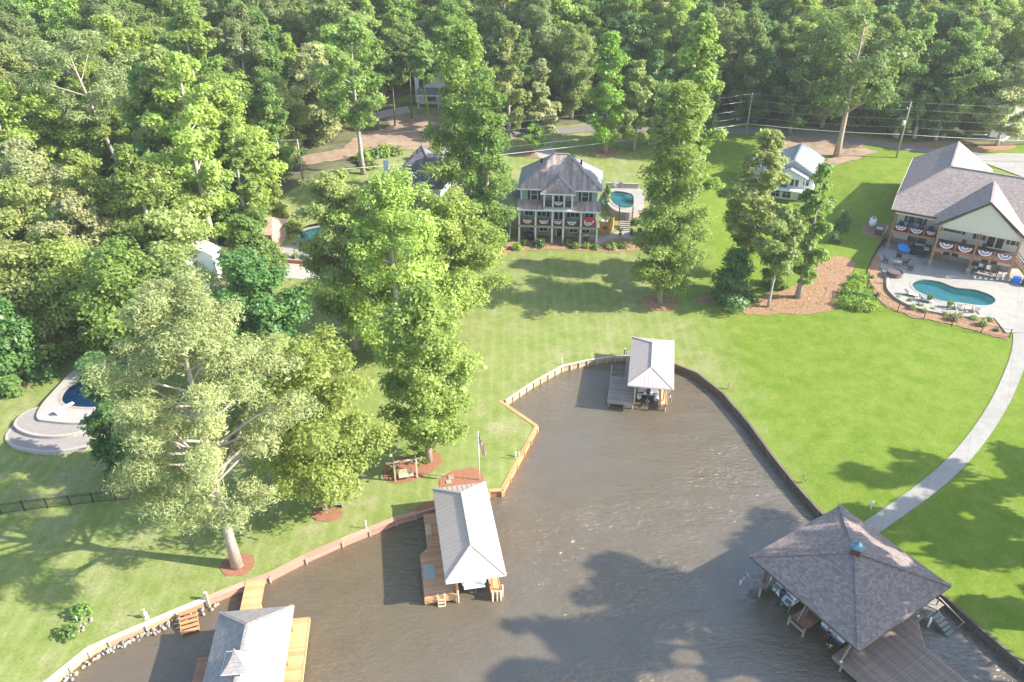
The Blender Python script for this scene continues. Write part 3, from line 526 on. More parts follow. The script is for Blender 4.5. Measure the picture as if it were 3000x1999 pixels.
for i, (b, vt, w, mt, lab) in enumerate([
        ((-42.73, 104.03), 29.1, 6.36, 'leaf_yellow', 'very tall pale green tree left of the brick outbuilding'),
        ((-39.55, 109.69), 19.1, 4.10, 'leaf_bright', 'tall bright tree just left of the brick outbuilding'),
        ((-46.79, 108.19), 28.3, 5.91, 'leaf_olive', 'tall olive tree behind the spreading barn oak')]):
    tree('tall_tree', lab, b, 60 + i, vt, w, group='tall trees by the brick outbuilding', base=.18, prof='tall', clumps=130, per=190, leaf=.36, crad=.20, mat=mt, bark='bark_pale', limbs=24)
tree('leaning_pine_tree', 'tall bare trunked pine leaning out of the woods', (-60.31, 119.45), 64, 26.4, 8.37, base=.52, prof='umbrella', clumps=70, per=150, leaf=.5, crad=.20, mat='needle_deep', bark='bark', needle=True, lean=(-4.5, 1), tr=.42, gap=.1, flat=.6, tipped=.2)
tree('poplar_tree', 'tall leafy poplar standing left of the green house', (-3.56, 108.15), 71, 26.9, 3.92, base=.10, prof='column', clumps=150, per=280, leaf=.27, crad=.36, mat='leaf_bright', bark='bark')
tree('poplar_tree', 'taller bright poplar behind the slate roofed house drive', (-7.34, 124.13), 72, 28.6, 4.88, base=.12, prof='column', clumps=150, per=180, leaf=.36, crad=.35, mat='leaf_bright', bark='bark')
tree('bare_trunk_tree', 'tall tree with long bare grey trunk by the hedge', (-26.37, 135.37), 73, 26.1, 6.71, base=.36, prof='tall', clumps=110, per=170, leaf=.38, crad=.22, mat='leaf_mid', bark='bark_pale', tr=.4)
tree('sycamore_tree', 'tall dense tree on the lawn right of the green house', (20.09, 94.78), 74, 29.4, 4.26, base=.09, prof='column', clumps=170, per=300, leaf=.25, crad=.35, mat='leaf_bright', bark='bark_pale', tr=.34)
tree('tulip_tree', 'very tall tulip tree behind the raised pool of the green house', (25.7, 111.98), 75, 32.7, 3.22, base=.12, prof='column', clumps=160, per=190, leaf=.35, crad=.35, mat='leaf_bright', bark='bark')
tree('column_tree', 'slim columnar tree standing alone on the back lawn', (17.49, 145.72), 76, 21.5, 2.70, base=.10, prof='column', clumps=120, per=150, leaf=.34, crad=.45, mat='leaf_lime', bark='bark')
tree('young_maple_tree', 'small round young tree beside the house drive', (4.21, 145.53), 77, 5.7, 2.14, base=.22, prof='round', clumps=40, per=130, leaf=.30, crad=.32, mat='leaf_lime', bark='bark')
tree('weeping_cedar_tree', 'soft grey green weeping cedar at the edge of the woods', (5.34, 156.74), 78, 13.4, 4.63, base=.03, prof='cone', clumps=110, per=120, leaf=.5, crad=.22, mat='leaf_grey', bark='bark', droop=.3)
tree('red_oak_tree', 'slender oak with thin trunk between the two lawns', (32.87, 100.93), 79, 21.4, 3.87, base=.22, prof='tall', clumps=120, per=180, leaf=.32, crad=.28, mat='leaf_olive', bark='bark_pale', tr=.22)
tree('holly_tree', 'dense dark conical holly on the lawn bank', (29.67, 95.12), 80, 7.7, 2.70, base=.01, prof='cone', clumps=80, per=190, leaf=.24, crad=.5, mat='leaf_dark', bark='bark_dark')
tree('cut_pine_tree', 'thin pale trunked pine at the top of the dirt bank', (34.55, 93.39), 81, 14.3, 2.94, base=.42, prof='round', clumps=80, per=160, leaf=.32, crad=.32, mat='leaf_olive', bark='bark_pale', tr=.2)
tree('holly_shrub', 'small conical evergreen behind the thin pale trunk', (36.28, 98.41), 82, 4.6, 1.9, cat='shrub', base=.02, prof='cone', clumps=40, per=120, leaf=.26, crad=.34, mat='leaf_mid', bark='bark_dark')
tree('dogwood_tree', 'open branched small tree in front of the white house', (39.08, 95.39), 83, 18.8, 2.56, base=.13, prof='tall', clumps=100, per=150, leaf=.31, crad=.32, mat='leaf_bright', bark='bark')
tree('roadside_pine_tree', 'large pine with forked pale limbs beside the lane', (59.08, 140.65), 84, 25.5, 10.35, base=.38, prof='spread', clumps=95, per=210, leaf=.42, crad=.22, mat='leaf_mid', bark='bark_pine', tr=.55, limbs=44, gap=.25)
for i, (b, vt, w, mt, lab) in enumerate([
        ((81.97, 149.01), 21.0, 6.83, 'leaf_mid', 'leafy green tree behind the back roof peak of the tan house'),
        ((89.88, 144.32), 14.5, 5.08, 'leaf_grey', 'thin grey green tree in front of the metal shed'),
        ((76.77, 149.38), 15.8, 4.43, 'leaf_dark', 'dark tree just behind the utility pole with the transformer')]):
    tree('verge_tree', lab, b, 90 + i, vt, w, group='trees on the verge by the shed', base=.2, prof='tall', clumps=100, per=150, leaf=.38, crad=.22, mat=mt, bark='bark_pale', gap=.1, limbs=24)

# --- the wood: prototypes, then one tree after another
PROTO = []
for i, (h, r, pf, mt, bs, nd) in enumerate([(19, 5.2, 'round', 'leaf_bright', .15, 0), (22, 4.6, 'tall', 'leaf_mid', .15, 0), (24, 4.2, 'column', 'leaf_bright', .12, 0), (20, 5.6, 'spread', 'leaf_olive', .2, 0), (18, 5.0, 'round', 'leaf_dark', .12, 0),
                                           (25, 4.6, 'umbrella', 'needle_deep', .4, 1), (21, 5.0, 'tall', 'leaf_yellow', .15, 0), (17, 4.6, 'round', 'leaf_grey', .15, 0)]):
    PROTO.append((tree_meshes(200 + i, h, r, base=bs * .6, prof=pf, clumps=120, per=240, leaf=.33 if not nd else .5, crad=.29, mat=mt, bark='bark_pale' if i % 3 else 'bark', needle=bool(nd), limbs=14), h))
KINDNAME = ['round bright green tree', 'tall mid green tree', 'narrow bright green tree', 'spreading olive tree', 'dark green round tree', 'high crowned pine', 'tall yellow green tree', 'grey green round tree']
CLEAR = [smooth_poly([(-32.28, 144.94), (-30.34, 158.89), (-25.64, 171.22), (-13.68, 172.97), (-10.41, 163.37), (-9.61, 147.01), (-22.24, 142.53)], 3),
         [(-40.94, 121.88), (-36.81, 135.65), (-28.28, 140.13), (-9.61, 147.01), (10.53, 153.21), (49.15, 151.37), (57.7, 146.65), (66.4, 143.73), (76.61, 141.45), (83.63, 136.49), (107.04, 132.97), (68.79, 71.89), (-8.89, 74.97), (-37.96, 100.11)],
         [(84.26, 142.59), (90.86, 154.79), (100.16, 159.87), (114.42, 157.79), (103.8, 139.81)], ribbon(ROAD, 9), [(-49.47, 96.99), (-52.56, 107.39), (-42.88, 108.98), (-39.36, 98.66)], [(-78.16, 120.14), (-83.79, 131.59), (-77.02, 131.56), (-71.7, 119.87)], [(-61.06, 97.67), (-70.56, 123.7), (-56.29, 123.78), (-47.02, 98.45)]]
rng = random.Random(7); cand = []
for iy in range(60):
    y = 92 + iy * 6.4
    for ix in range(-40, 41):
        x = (ix + rng.uniform(-.4, .4) + (.5 if iy % 2 else 0)) * (6.9 + max(0, y - 180) * .03); yy = y + rng.uniform(-2.4, 2.4)
        if abs(x) < 18 + .63 * yy and yy < 285: cand.append((x, yy))
cand = np.array(cand); ok = inside(WOODS, cand)
for c in CLEAR: ok &= ~inside(c, cand)
cand = cand[ok]; d = np.hypot(cand[:, 0], cand[:, 1]); cand = cand[np.argsort(d)]
def zone(x, y):
    r = x / y
    return ('at the far left edge' if r < -.5 else 'above the white barn' if r < -.3 else 'left of the cottage' if r < -.12 else 'behind the green house' if r < .14 else 'behind the roadside pine' if r < .42 else 'at the far right edge')
far = []
for i, (x, y) in enumerate(cand):
    k = rng.choices(range(8), [5, 5, 4, 4, 3, 2, 4, 3])[0]
    if x > .1 * y and y < 190: k = rng.choices(range(8), [3, 4, 2, 2, 6, 1, 1, 1])[0]
    s = rng.uniform(.72, 1.12)
    if i < 298:
        dd = math.hypot(x, y); depth = 'front rows of the woods' if dd < 165 else 'middle of the woods' if dd < 200 else 'far rows of the woods'
        plant_tree('forest_tree', f'{KINDNAME[k]} in the {depth}, {zone(x, y)}', (x, y), PROTO[k][0], group=f'{depth} {zone(x, y)}, {KINDNAME[k]}', rz=rng.uniform(0, 6.28), s=s * rng.uniform(.92, 1.1), sz=s)
    else: far.append((x, y, k, s))
def merged_wood(name, label, spots):
    """far trees that read as one mass: one cloud of spots per kind, each spot carries the crown of that kind"""
    root = thing(name, label, 'woods'); root['kind'] = 'stuff'
    by = {}
    for x, y, k, s in spots: by.setdefault(k, []).append((x, y, s))
    for k, L_ in by.items():
        src = next(o for o in bpy.data.objects if o.type == 'MESH' and o.data == PROTO[k][0][0])
        me = bpy.data.meshes.new('crowns'); me.from_pydata([(x, y, hgt(x, y)) for x, y, s in L_], [], []); me.update()
        a = me.attributes.new('turn', 'FLOAT_VECTOR', 'POINT'); a.data.foreach_set('vector', [c for _ in L_ for c in (0.0, 0.0, rng.uniform(0, 6.28))])
        a = me.attributes.new('size', 'FLOAT_VECTOR', 'POINT'); a.data.foreach_set('vector', [c for x, y, s in L_ for c in (s * 1.12, s * 1.12, s)])
        o = link('crowns', me, root); o['kind'] = 'stuff'
        ng = bpy.data.node_groups.new('scatter_crowns', 'GeometryNodeTree'); ng.interface.new_socket('Geometry', in_out='INPUT', socket_type='NodeSocketGeometry'); ng.interface.new_socket('Geometry', in_out='OUTPUT', socket_type='NodeSocketGeometry')
        N = ng.nodes; gi, go, ip, oi = N.new('NodeGroupInput'), N.new('NodeGroupOutput'), N.new('GeometryNodeInstanceOnPoints'), N.new('GeometryNodeObjectInfo'); oi.inputs['Object'].default_value = src
        for nm, sock in (('turn', 'Rotation'), ('size', 'Scale')):
            na = N.new('GeometryNodeInputNamedAttribute'); na.data_type = 'FLOAT_VECTOR'; na.inputs['Name'].default_value = nm; ng.links.new(na.outputs[0], ip.inputs[sock])
        ng.links.new(gi.outputs[0], ip.inputs['Points']); ng.links.new(oi.outputs['Geometry'], ip.inputs['Instance']); ng.links.new(ip.outputs[0], go.inputs[0])
        o.modifiers.new('scatter', 'NODES').node_group = ng
merged_wood('distant_woods', 'distant mass of green treetops at the top of the view', far)
print('FOREST', len(cand), len(far))
# --- tall trees on the shore beyond the right edge of the view; their shade falls on the lawn, boathouse and water
SPARSE = [tree_meshes(230 + q_, 22, 5.0, base=.3, prof='spread', clumps=60, per=120, leaf=.5, crad=.24, mat='leaf_mid', bark='bark', gap=.3, limbs=30) for q_ in range(2)]
for i, (x, y, h, r, k) in enumerate([(57, 41, 29, 6.5, 1), (53, 30, 31, 7, 3), (66, 49, 24, 5.5, 6), (61, 34, 33, 7.0, 0), (60, 24, 30, 7, 1), (52, 20, 31, 7, 3), (56, 36, 31, 6.5, 0), (72, 46, 25, 5.5, 0), (74, 56, 22, 5, 0)]):
    m_, hh = SPARSE[i % 2], 22; plant_tree('shore_tree', ['tall tree on the shore beside the big boathouse, beyond the view', 'spreading tree on the shore past the boathouse deck', 'tall yellow green tree on the lawn slope past the footpath', 'tallest round tree on the shore past the boathouse', 'dark tree on the shore behind the spreading ones', 'spreading tree farthest down the shore', 'leafy tree between the tall shore trees', 'slender tree up the slope from the shore', 'smallest tree up the slope towards the house'][i], (x - 4, y), m_, group='trees on the right shore', rz=i * 1.3, s=r / 5.0, sz=h / hh)

# ------------------------------------------------------------------ building materials
wood('plank_orange', (.42, .19, .075), (.60, .30, .13)); wood('plank_brown', (.27, .13, .075), (.38, .20, .12)); wood('plank_grey', (.22, .175, .14), (.36, .30, .25)); wood('plank_redwood', (.44, .235, .13), (.58, .34, .205)); wood('plank_weathered', (.20, .135, .105), (.34, .24, .185)); wood('plank_tan', (.50, .38, .24), (.66, .53, .37))
wood('timber_dark', (.085, .06, .045), (.16, .12, .09)); wood('timber_tan', (.36, .25, .15), (.52, .39, .26)); wood('cedar_post', (.28, .125, .055), (.40, .20, .095)); wood('plank_new', (.55, .27, .115), (.72, .40, .19)); wood('cap_red', (.36, .19, .13), (.50, .29, .21)); wood('cap_pale', (.56, .48, .38), (.70, .63, .53))
plain('roof_metal', (.46, .385, .34), .5, .05, .8, 0, .0, spec=.5); plain('white_paint', (.78, .77, .74), .5, .05, 2); plain('cream_paint', (.68, .585, .465), .6, .05, 1.2); plain('trim_white', (.74, .74, .72), .45, .04, 2)
plain('grey_metal', (.42, .44, .46), .4, .1, 2, 0, .5); plain('alu', (.62, .63, .65), .3, .08, 3, 0, .7); plain('black_paint', (.018, .019, .022), .35, .2, 3); plain('navy_paint', (.02, .032, .07), .25, .2, 3); plain('charcoal', (.05, .05, .055), .6, .2, 3)
plain('boat_white', (.74, .75, .76), .25, .05, 1.5); plain('boat_cover', (.50, .52, .55), .7, .06, 1.5, .1); plain('tan_canvas', (.52, .44, .36), .8, .1, 2, .15); plain('red_cloth', (.62, .03, .045), .75, .12, 4); plain('white_cloth', (.80, .79, .78), .8, .05, 4); plain('blue_cloth', (.025, .055, .22), .75, .12, 4)
plain('blue_plastic', (.02, .22, .62), .35, .1, 2); plain('bright_blue', (.01, .15, .60), .5, .1, 2); plain('dark_brown', (.085, .055, .045), .7, .25, 4); plain('wicker', (.12, .09, .08), .8, .3, 14, .3); plain('stone_tan', (.33, .27, .215), .9, .25, 3, .5); plain('stone_grey', (.27, .25, .23), .9, .25, 3, .5); plain('stone_block', (.40, .35, .30), .92, .22, 2.2, .5)
plain('terrace_paving', (.27, .238, .21), .9, .12, 2.0, .2, coord='World'); plain('terracotta', (.45, .17, .09), .8, .15, 4); plain('planter_green', (.18, .27, .22), .6, .15, 3); plain('copper_green', (.10, .22, .25), .5, .25, 3); plain('copper_brown', (.10, .045, .035), .5, .2, 3); plain('tank_white', (.70, .71, .72), .35, .06, 1); plain('rope', (.45, .35, .2), .9, .2, 6)
shingle('shingle_brown', ((.195, .16, .142), (.305, .25, .22)), (.135, .112, .10)); shingle('shingle_tan', ((.25, .205, .18), (.36, .30, .265)), (.18, .15, .135)); shingle('shingle_grey', ((.255, .24, .23), (.32, .30, .285)), (.19, .18, .17), .4, .17)
shingle('shingle_stained', ((.40, .345, .30), (.48, .42, .37)), (.30, .26, .23), stain=(.15, .085, .065), stain_amt=.72); shingle('shingle_slate', ((.095, .105, .135), (.145, .155, .185)), (.07, .075, .09), stain=(.32, .28, .25), stain_amt=.35); shingle('shingle_clay', ((.46, .27, .20), (.56, .36, .27)), (.34, .2, .15), .3, .2)
siding('siding_green', (.30, .36, .27)); siding('siding_white', (.70, .70, .68)); siding('siding_cream', (.62, .59, .51), .22); siding('siding_blue', (.48, .55, .60)); brickmat('brick', (.30, .14, .09), (.40, .20, .13), (.45, .42, .38)); brickmat('stone_veneer', (.25, .21, .18), (.36, .30, .26), (.2, .18, .16), .35, .16)
glassmat('glass_dark'); glassmat('glass_sky', (.05, .10, .12), .05)

# ------------------------------------------------------------------ sea walls
R0 = random.Random(21)
def seawall(label, pts, cap, face, capw=.32, post=1.6, posth=.0, postmat=None, rows=3, out=.0, top=.86):
    t = thing('seawall', label, 'seawall', (pts[0][0], pts[0][1], 0)); o = np.array(pts[0])
    P = [np.array(p) - o for p in pts]; s = 0.0
    for a, b in zip(P[:-1], P[1:]):
        L_ = np.linalg.norm(b - a); d = (b - a) / L_; nn = np.array([d[1], -d[0]]); n = max(1, int(round(L_ / 2.6)))
        for i in range(n):
            p, q = a + d * L_ * i / n, a + d * L_ * (i + 1) / n; ang = math.atan2(d[1], d[0]); c = (p + q) / 2; ln = L_ / n
            cc = c + nn * (.04 + out)
            MB().cbox((0, 0, 0), (ln - .008, capw, .06)).build('cap_plank', cap, t, (cc[0], cc[1], top - .03 + R0.uniform(-.008, .008)), (0, 0, ang))
            h = (top - .06 + .25) / rows
            for k in range(rows):
                f = c + nn * (.05 + R0.uniform(0, .025)); MB().cbox((0, 0, 0), (ln - .006, .07, h - .02)).build('plank', face, t, (f[0], f[1], -.25 + h * (k + .5)), (0, 0, ang))
        m = max(1, int(round(L_ / post)))
        for i in range(m + 1):
            p = a + d * L_ * i / m + nn * .16; z1 = top - .10 + posth * (1 if posth else 0)
            MB().tube([(0, 0, -1.0), (0, 0, z1)], .085 * R0.uniform(.9, 1.15), 7).build('post', postmat or face, t, (p[0], p[1], 0))
    return t
seawall('weathered pale capped seawall of logs beside the grassy left shore', [(-48, 26), (-40, 33)] + SHORE[0:6], 'cap_pale', 'timber_tan', .42, 2.0)
seawall('red brown capped timber seawall along the left lawn', SHORE[5:12], 'cap_red', 'cap_red', .55, 2.4)
seawall('orange timber seawall wrapping the pointed lawn corner', SHORE[12:16], 'plank_orange', 'plank_orange', .42, 2.2)
seawall('short timber seawall behind the covered speedboat', SHORE[11:13], 'plank_orange', 'plank_orange', .40, 2.2)
seawall('tan weathered seawall with close posts at the head of the cove', SHORE[16:23], 'cap_pale', 'timber_tan', .22, 1.25)
seawall('dark timber seawall curving along the lush right lawn', SHORE[22:] + [(46, 30), (62, 12)], 'timber_dark', 'timber_dark', .26, 1.7)
wp = MB(); wp.cbox((0, 0, .55), (.26, .26, 1.9)); tag(wp.build('mooring_post', 'plank_tan', None, (SHORE[5][0], SHORE[5][1] - .2, .2)), 'thick square wooden post where two seawalls meet', 'post')
# rubble under the left seawall
st_me = []
for k in range(5):
    bm_ = bmesh.new(); bmesh.ops.create_icosphere(bm_, subdivisions=1, radius=.2); rr = random.Random(k)
    for v in bm_.verts: v.co *= rr.uniform(.7, 1.25); v.co.z *= .7
    me = bpy.data.meshes.new('stone'); bm_.to_mesh(me); bm_.free(); me.materials.append(MATS['stone_tan' if k % 2 else 'stone_grey']); st_me.append(me)
rip = thing('stone_rubble', 'loose pale rubble stones at the foot of the left seawall', 'stones', (SHORE[0][0], SHORE[0][1], 0))
for k in range(120):
    f = R0.random() * 6.2; i = int(f); pts = [(-40, 33)] + SHORE[0:7]; a, b = np.array(pts[i]), np.array(pts[i + 1]); d = (b - a) / np.linalg.norm(b - a); p = a + (b - a) * (f - i) + np.array([d[1], -d[0]]) * (.28 + abs(R0.gauss(0, .28))) - np.array(SHORE[0])
    s = link('stone', R0.choice(st_me), rip, (p[0], p[1], R0.uniform(.0, .18)), (R0.random() * 3, R0.random() * 3, R0.random() * 6)); s.scale = (R0.uniform(.5, 1.2),) * 3
# ------------------------------------------------------------------ boathouse pieces
def planks(parent, x0, x1, y0, y1, z, mat, along='x', w=.2, name='plank', cut=None):
    """deck boards laid side by side; boards of one length share a mesh"""
    n = max(1, int(round(((y1 - y0) if along == 'x' else (x1 - x0)) / w))); st = ((y1 - y0) if along == 'x' else (x1 - x0)) / n; cache = {}
    for i in range(n):
        c = (y0 if along == 'x' else x0) + st * (i + .5); a, b = (x0, x1) if along == 'x' else (y0, y1)
        if cut: a, b = cut(c, a, b)
        if b - a < .1: continue
        key = round(b - a, 2)
        if key not in cache:
            m = MB()
            if along == 'x': m.cbox((0, 0, 0), (b - a, st - .018, .05))
            else: m.cbox((0, 0, 0), (st - .018, b - a, .05))
            o = m.build(name, mat, parent); cache[key] = o.data
        else: o = link(name, cache[key], parent)
        o.location = ((a + b) / 2, c, z - .025) if along == 'x' else (c, (a + b) / 2, z - .025)
def pile(parent, x, y, z1, r=.1, mat='timber_tan', name='pile'):
    return MB().tube([(0, 0, -1.2), (0, 0, z1)], r, 8).build(name, mat, parent, (x, y, 0))
def hip_roof_metal(t, W, L_, ze, zr, mat='roof_metal', pw=.45):
    hx, hy = W / 2, L_ / 2; r = hy - hx; rise = zr - ze
    def strip(name, pts):
        m = MB(); m.slab(pts, .035)
        a, b = pts[0], pts[-1]; m.beam((a[0], a[1], a[2] + .008), (b[0], b[1], b[2] + .012), .03, .04)
        m.build(name, mat, t)
    n = int(round(L_ / pw))
    for sx in (-1, 1):
        for i in range(n):
            y0, y1 = -hy + L_ * i / n, -hy + L_ * (i + 1) / n
            f = lambda y: 0.0 if abs(y) <= r else (abs(y) - r) / (hy - r) * hx
            top = [y0] + [k for k in (-r, r) if y0 < k < y1] + [y1]
            pts = [(sx * hx, y0, ze), (sx * hx, y1, ze)] + [(sx * f(y), y, ze + rise * (1 - f(y) / hx)) for y in top[::-1]]
            if sx < 0: pts = [pts[0]] + pts[1:]
            q = []
            for p in pts:
                if not q or (Vector(p) - Vector(q[-1])).length > 1e-4: q.append(p)
            strip('roof_panel', q if sx > 0 else q)
    n = int(round(W / pw))
    for sy in (-1, 1):
        for i in range(n):
            x0, x1 = -hx + W * i / n, -hx + W * (i + 1) / n; g = lambda x: r + (hy - r) * abs(x) / hx
            tops = [x0] + ([0.0] if x0 < 0 < x1 else []) + [x1]
            pts = [(x0, sy * hy, ze), (x1, sy * hy, ze)] + [(x, sy * g(x), ze + rise * (hy - g(x)) / (hy - r)) for x in tops[::-1]]
            q = []
            for p in pts:
                if not q or (Vector(p) - Vector(q[-1])).length > 1e-4: q.append(p)
            if len(q) > 2: strip('roof_panel', q)
    MB().beam((0, -r, zr + .03), (0, r, zr + .03), .24, .05).build('ridge_cap', mat, t)
    for sx in (-1, 1):
        for sy in (-1, 1): MB().beam((sx * hx, sy * hy, ze + .02), (0, sy * r, zr + .03), .22, .05).build('hip_cap', mat, t)
    for sx in (-1, 1): MB().box(sx * hx - .03, sx * hx + .03, -hy, hy, ze - .2, ze - .035).build('fascia', 'trim_white', t)
    for sy in (-1, 1): MB().box(-hx + .03, hx - .03, sy * hy - .03, sy * hy + .03, ze - .2, ze - .035).build('fascia', 'trim_white', t)
def outboard(parent, x, y, z, mat='navy_paint', s=1.0, rz=0):
    o = MB().lathe([(.02, .55), (.14, .53), (.2, .44), (.21, .25), (.17, .08), (.02, .05)], n=12).build('outboard_motor', mat, parent, (x, y, z), (math.radians(-12), 0, rz)); o.scale = (s, s * 1.15, s)
    MB().box(-.07, .07, -.1, .1, -.75, .08).build('midsection', mat, o)
    MB().tube([(0, -.32, -.82), (0, -.1, -.8), (0, .22, -.82)], [.03, .08, .05], 8).build('gearcase', mat, o)
    p = MB()
    for k in range(3): p.cbox((.11 * math.cos(k * 2.09), .27, -.82 + .11 * math.sin(k * 2.09)), (.12, .02, .12))
    p.build('propeller', 'alu', o); return o
def hull(parent, W, L_, Hh, mat, name='hull'):
    m = MB(); secs = []
    for s in np.linspace(0, 1, 9):
        w = W / 2 * (1 - max(0, (s - .45) / .55) ** 2.2 * .97); y = s * L_; k = Hh * (.0 + .55 * max(0, (s - .6) / .4) ** 2)
        secs.append([(-w, y, Hh), (-w * .92, y, Hh * .45 + k * .3), (-w * .3, y, k + .08), (0, y, k), (w * .3, y, k + .08), (w * .92, y, Hh * .45 + k * .3), (w, y, Hh)])
    n = len(secs[0]); vs = [p for s in secs for p in s]
    fs = [(i * n + j, i * n + j + 1, (i + 1) * n + j + 1, (i + 1) * n + j) for i in range(8) for j in range(n - 1)] + [tuple(range(n))[::-1]]
    m.add(vs, fs, False); return m.build(name, mat, parent)
def cover(parent, W, L_, z, h, mat, name='cover'):
    m = MB(); vs = []; n = 9
    for s in np.linspace(0, 1, 10):
        w = W / 2 * (1 - max(0, (s - .45) / .55) ** 2.2 * .97)
        for j in range(n):
            a = j / (n - 1) * 2 - 1; vs.append((a * w, s * L_, z + h * (1 - abs(a) ** 2.5) * (.55 + .45 * math.sin(math.pi * min(1, s * 1.3 + .15)))))
    fs = [(i * n + j, i * n + j + 1, (i + 1) * n + j + 1, (i + 1) * n + j) for i in range(9) for j in range(n - 1)]
    m.add(vs, fs, True); return m.build(name, mat, parent)
def flagmat():
    m, nt, N, L, b = _nodes('flag_cloth'); uv = N.new('ShaderNodeUVMap'); uv.uv_map = 'flag'; sp = N.new('ShaderNodeSeparateXYZ'); L.new(uv.outputs[0], sp.inputs[0])
    def M(op, a, bb):
        n = N.new('ShaderNodeMath'); n.operation = op
        for i, v in enumerate((a, bb)):
            if hasattr(v, 'is_output'): L.new(v, n.inputs[i])
            else: n.inputs[i].default_value = v
        return n.outputs[0]
    u, v = sp.outputs[0], sp.outputs[1]
    st = M('LESS_THAN', M('FRACT', M('MULTIPLY', v, 6.5), 0), .5)
    c = _mix(nt, st, (.80, .79, .78), (.55, .02, .05))
    can = M('MULTIPLY', M('LESS_THAN', u, .42), M('GREATER_THAN', v, .46)); c = _mix(nt, can, c, (.02, .03, .16))
    du, dv = M('SUBTRACT', M('FRACT', M('MULTIPLY', u, 14.0), 0), .5), M('SUBTRACT', M('FRACT', M('MULTIPLY', v, 9.2), 0), .5)
    star = M('LESS_THAN', M('ADD', M('MULTIPLY', du, du), M('MULTIPLY', dv, dv)), .05); c = _mix(nt, M('MULTIPLY', star, can), c, (.85, .85, .85))
    L.new(c, b.inputs['Base Color']); b.inputs['Roughness'].default_value = .8
flagmat()
def flag_cloth(parent, ztop, fly, hoist, droop=.85, dirx=(1, 0)):
    nu, nv = 14, 9; vs = []; uvs = []
    for i in range(nu):
        for j in range(nv):
            u, v = i / (nu - 1), j / (nv - 1); d = .04 + fly * u * (1 - droop * .75); w = .10 * math.sin(u * 9 + v * 2) * min(1, u * 3)
            vs.append((dirx[0] * d - dirx[1] * w, dirx[1] * d + dirx[0] * w, ztop - hoist * (1 - v) - fly * u * droop)); uvs.append((u, v))
    fs = [(i * nv + j, (i + 1) * nv + j, (i + 1) * nv + j + 1, i * nv + j + 1) for i in range(nu - 1) for j in range(nv - 1)]
    me = bpy.data.meshes.new('flag'); me.from_pydata(vs, [], fs); me.update(); l = me.uv_layers.new(name='flag'); l.data.foreach_set('uv', [c for lp in me.loops for c in uvs[lp.vertex_index]])
    me.polygons.foreach_set('use_smooth', [True] * len(fs)); me.materials.append(MATS['flag_cloth']); return link('flag', me, parent)

# ------------------------------------------------------------------ boathouse with the pontoon boat (head of the cove)
B = thing('boathouse', 'open boathouse with pale metal hip roof at the head of the cove', 'boathouse', (16.3, 77.3, 0), math.radians(-10))
hip_roof_metal(B, 5.05, 10.3, 3.67, 4.65)
for x in (-1.62, 1.62):
    for y in (-3.6, 0, 3.6): MB().box(x - .09, x + .09, y - .09, y + .09, -1.2, 3.62).build('post', 'plank_tan', B)
for x in (-1.62, 1.62): MB().box(x - .06, x + .06, -4.9, 4.9, 3.32, 3.47).build('beam', 'plank_tan', B)
planks(B, -4.55, -1.72, -4.7, .3, .9, 'plank_grey', 'x', .22)
planks(B, -3.0, -1.72, .3, 6.2, .9, 'plank_grey', 'x', .22)
planks(B, 1.4, 1.95, -4.4, 4.6, .9, 'plank_new', 'y', .28)
for y in (-4.74, ): MB().box(-4.6, -1.66, y - .04, y + .04, .55, .86).build('rim_board', 'plank_grey', B)
MB().box(-4.64, -4.57, -4.7, 1.4, .55, .95).build('rim_board', 'plank_tan', B)
MB().box(-1.70, -1.63, -4.75, -.4, .6, 1.02).build('rim_board', 'plank_tan', B)
MB().box(1.98, 2.05, -4.45, 4.6, .6, .98).build('rim_board', 'plank_new', B)
for x, y in ((-4.45, -4.6), (-2.7, -4.6), (-1.8, -4.6), (-4.45, -1.5), (-4.45, 1.2), (1.45, -4.35), (1.9, -4.35), (1.7, 4.3)): pile(B, x, y, .84, .1, 'plank_grey')
MB().box(-4.66, -4.58, .9, 1.1, .9, 1.9).build('post', 'plank_tan', B)
PB = thing('pontoon_boat', 'pontoon boat with tan cover and dark outboard on the lift', 'boat', (0, 0, 0), math.radians(-10)); PB.location = (16.3 - .12 * .98 - .17 * 3.4 - .03, 77.3 - 3.4 * .985, .75)
for x in (-.98, .98): MB().tube([(x, .0, .05), (x, .1, .05), (x, 5.6, .05), (x, 6.3, .2), (x, 6.6, .38)], [.24, .29, .29, .2, .03], 12).build('float_tube', 'alu', PB)
MB().box(-1.2, 1.2, .25, 6.3, .38, .48).build('deck', 'alu', PB)
for x in (-1.17, 1.17): MB().box(x - .03, x + .03, .5, 6.2, .48, 1.15).build('side_rail', 'tan_canvas', PB)
cv = MB(); cv.add([(-1.2, .3, .7), (1.2, .3, .7), (1.2, 6.2, 1.2), (-1.2, 6.2, 1.2), (-.85, .6, 1.45), (.85, .6, 1.45), (.85, 5.9, 1.55), (-.85, 5.9, 1.55), (0, 3.2, 1.9)], [(0, 1, 5, 4), (1, 2, 6, 5), (2, 3, 7, 6), (3, 0, 4, 7), (4, 5, 8), (5, 6, 8), (6, 7, 8), (7, 4, 8)]); cv.build('cover', 'tan_canvas', PB)
MB().box(-.5, .5, .02, .3, .55, .85).build('motor_mount', 'boat_white', PB); outboard(PB, .02, -.15, .75, 'navy_paint', 1.25)
FB = thing('small_flag', 'small american flag hanging at the pontoon boathouse finger pier', 'flag', (16.3 + 2.12 * .985 - 4.34 * .174, 77.3 - 2.12 * .174 - 4.34 * .985, .9)); MB().tube([(0, 0, -.3), (0, 0, 1.9)], .02, 6).build('pole', 'trim_white', FB); flag_cloth(FB, 1.85, 1.0, .55, .8, (.8, -.6))

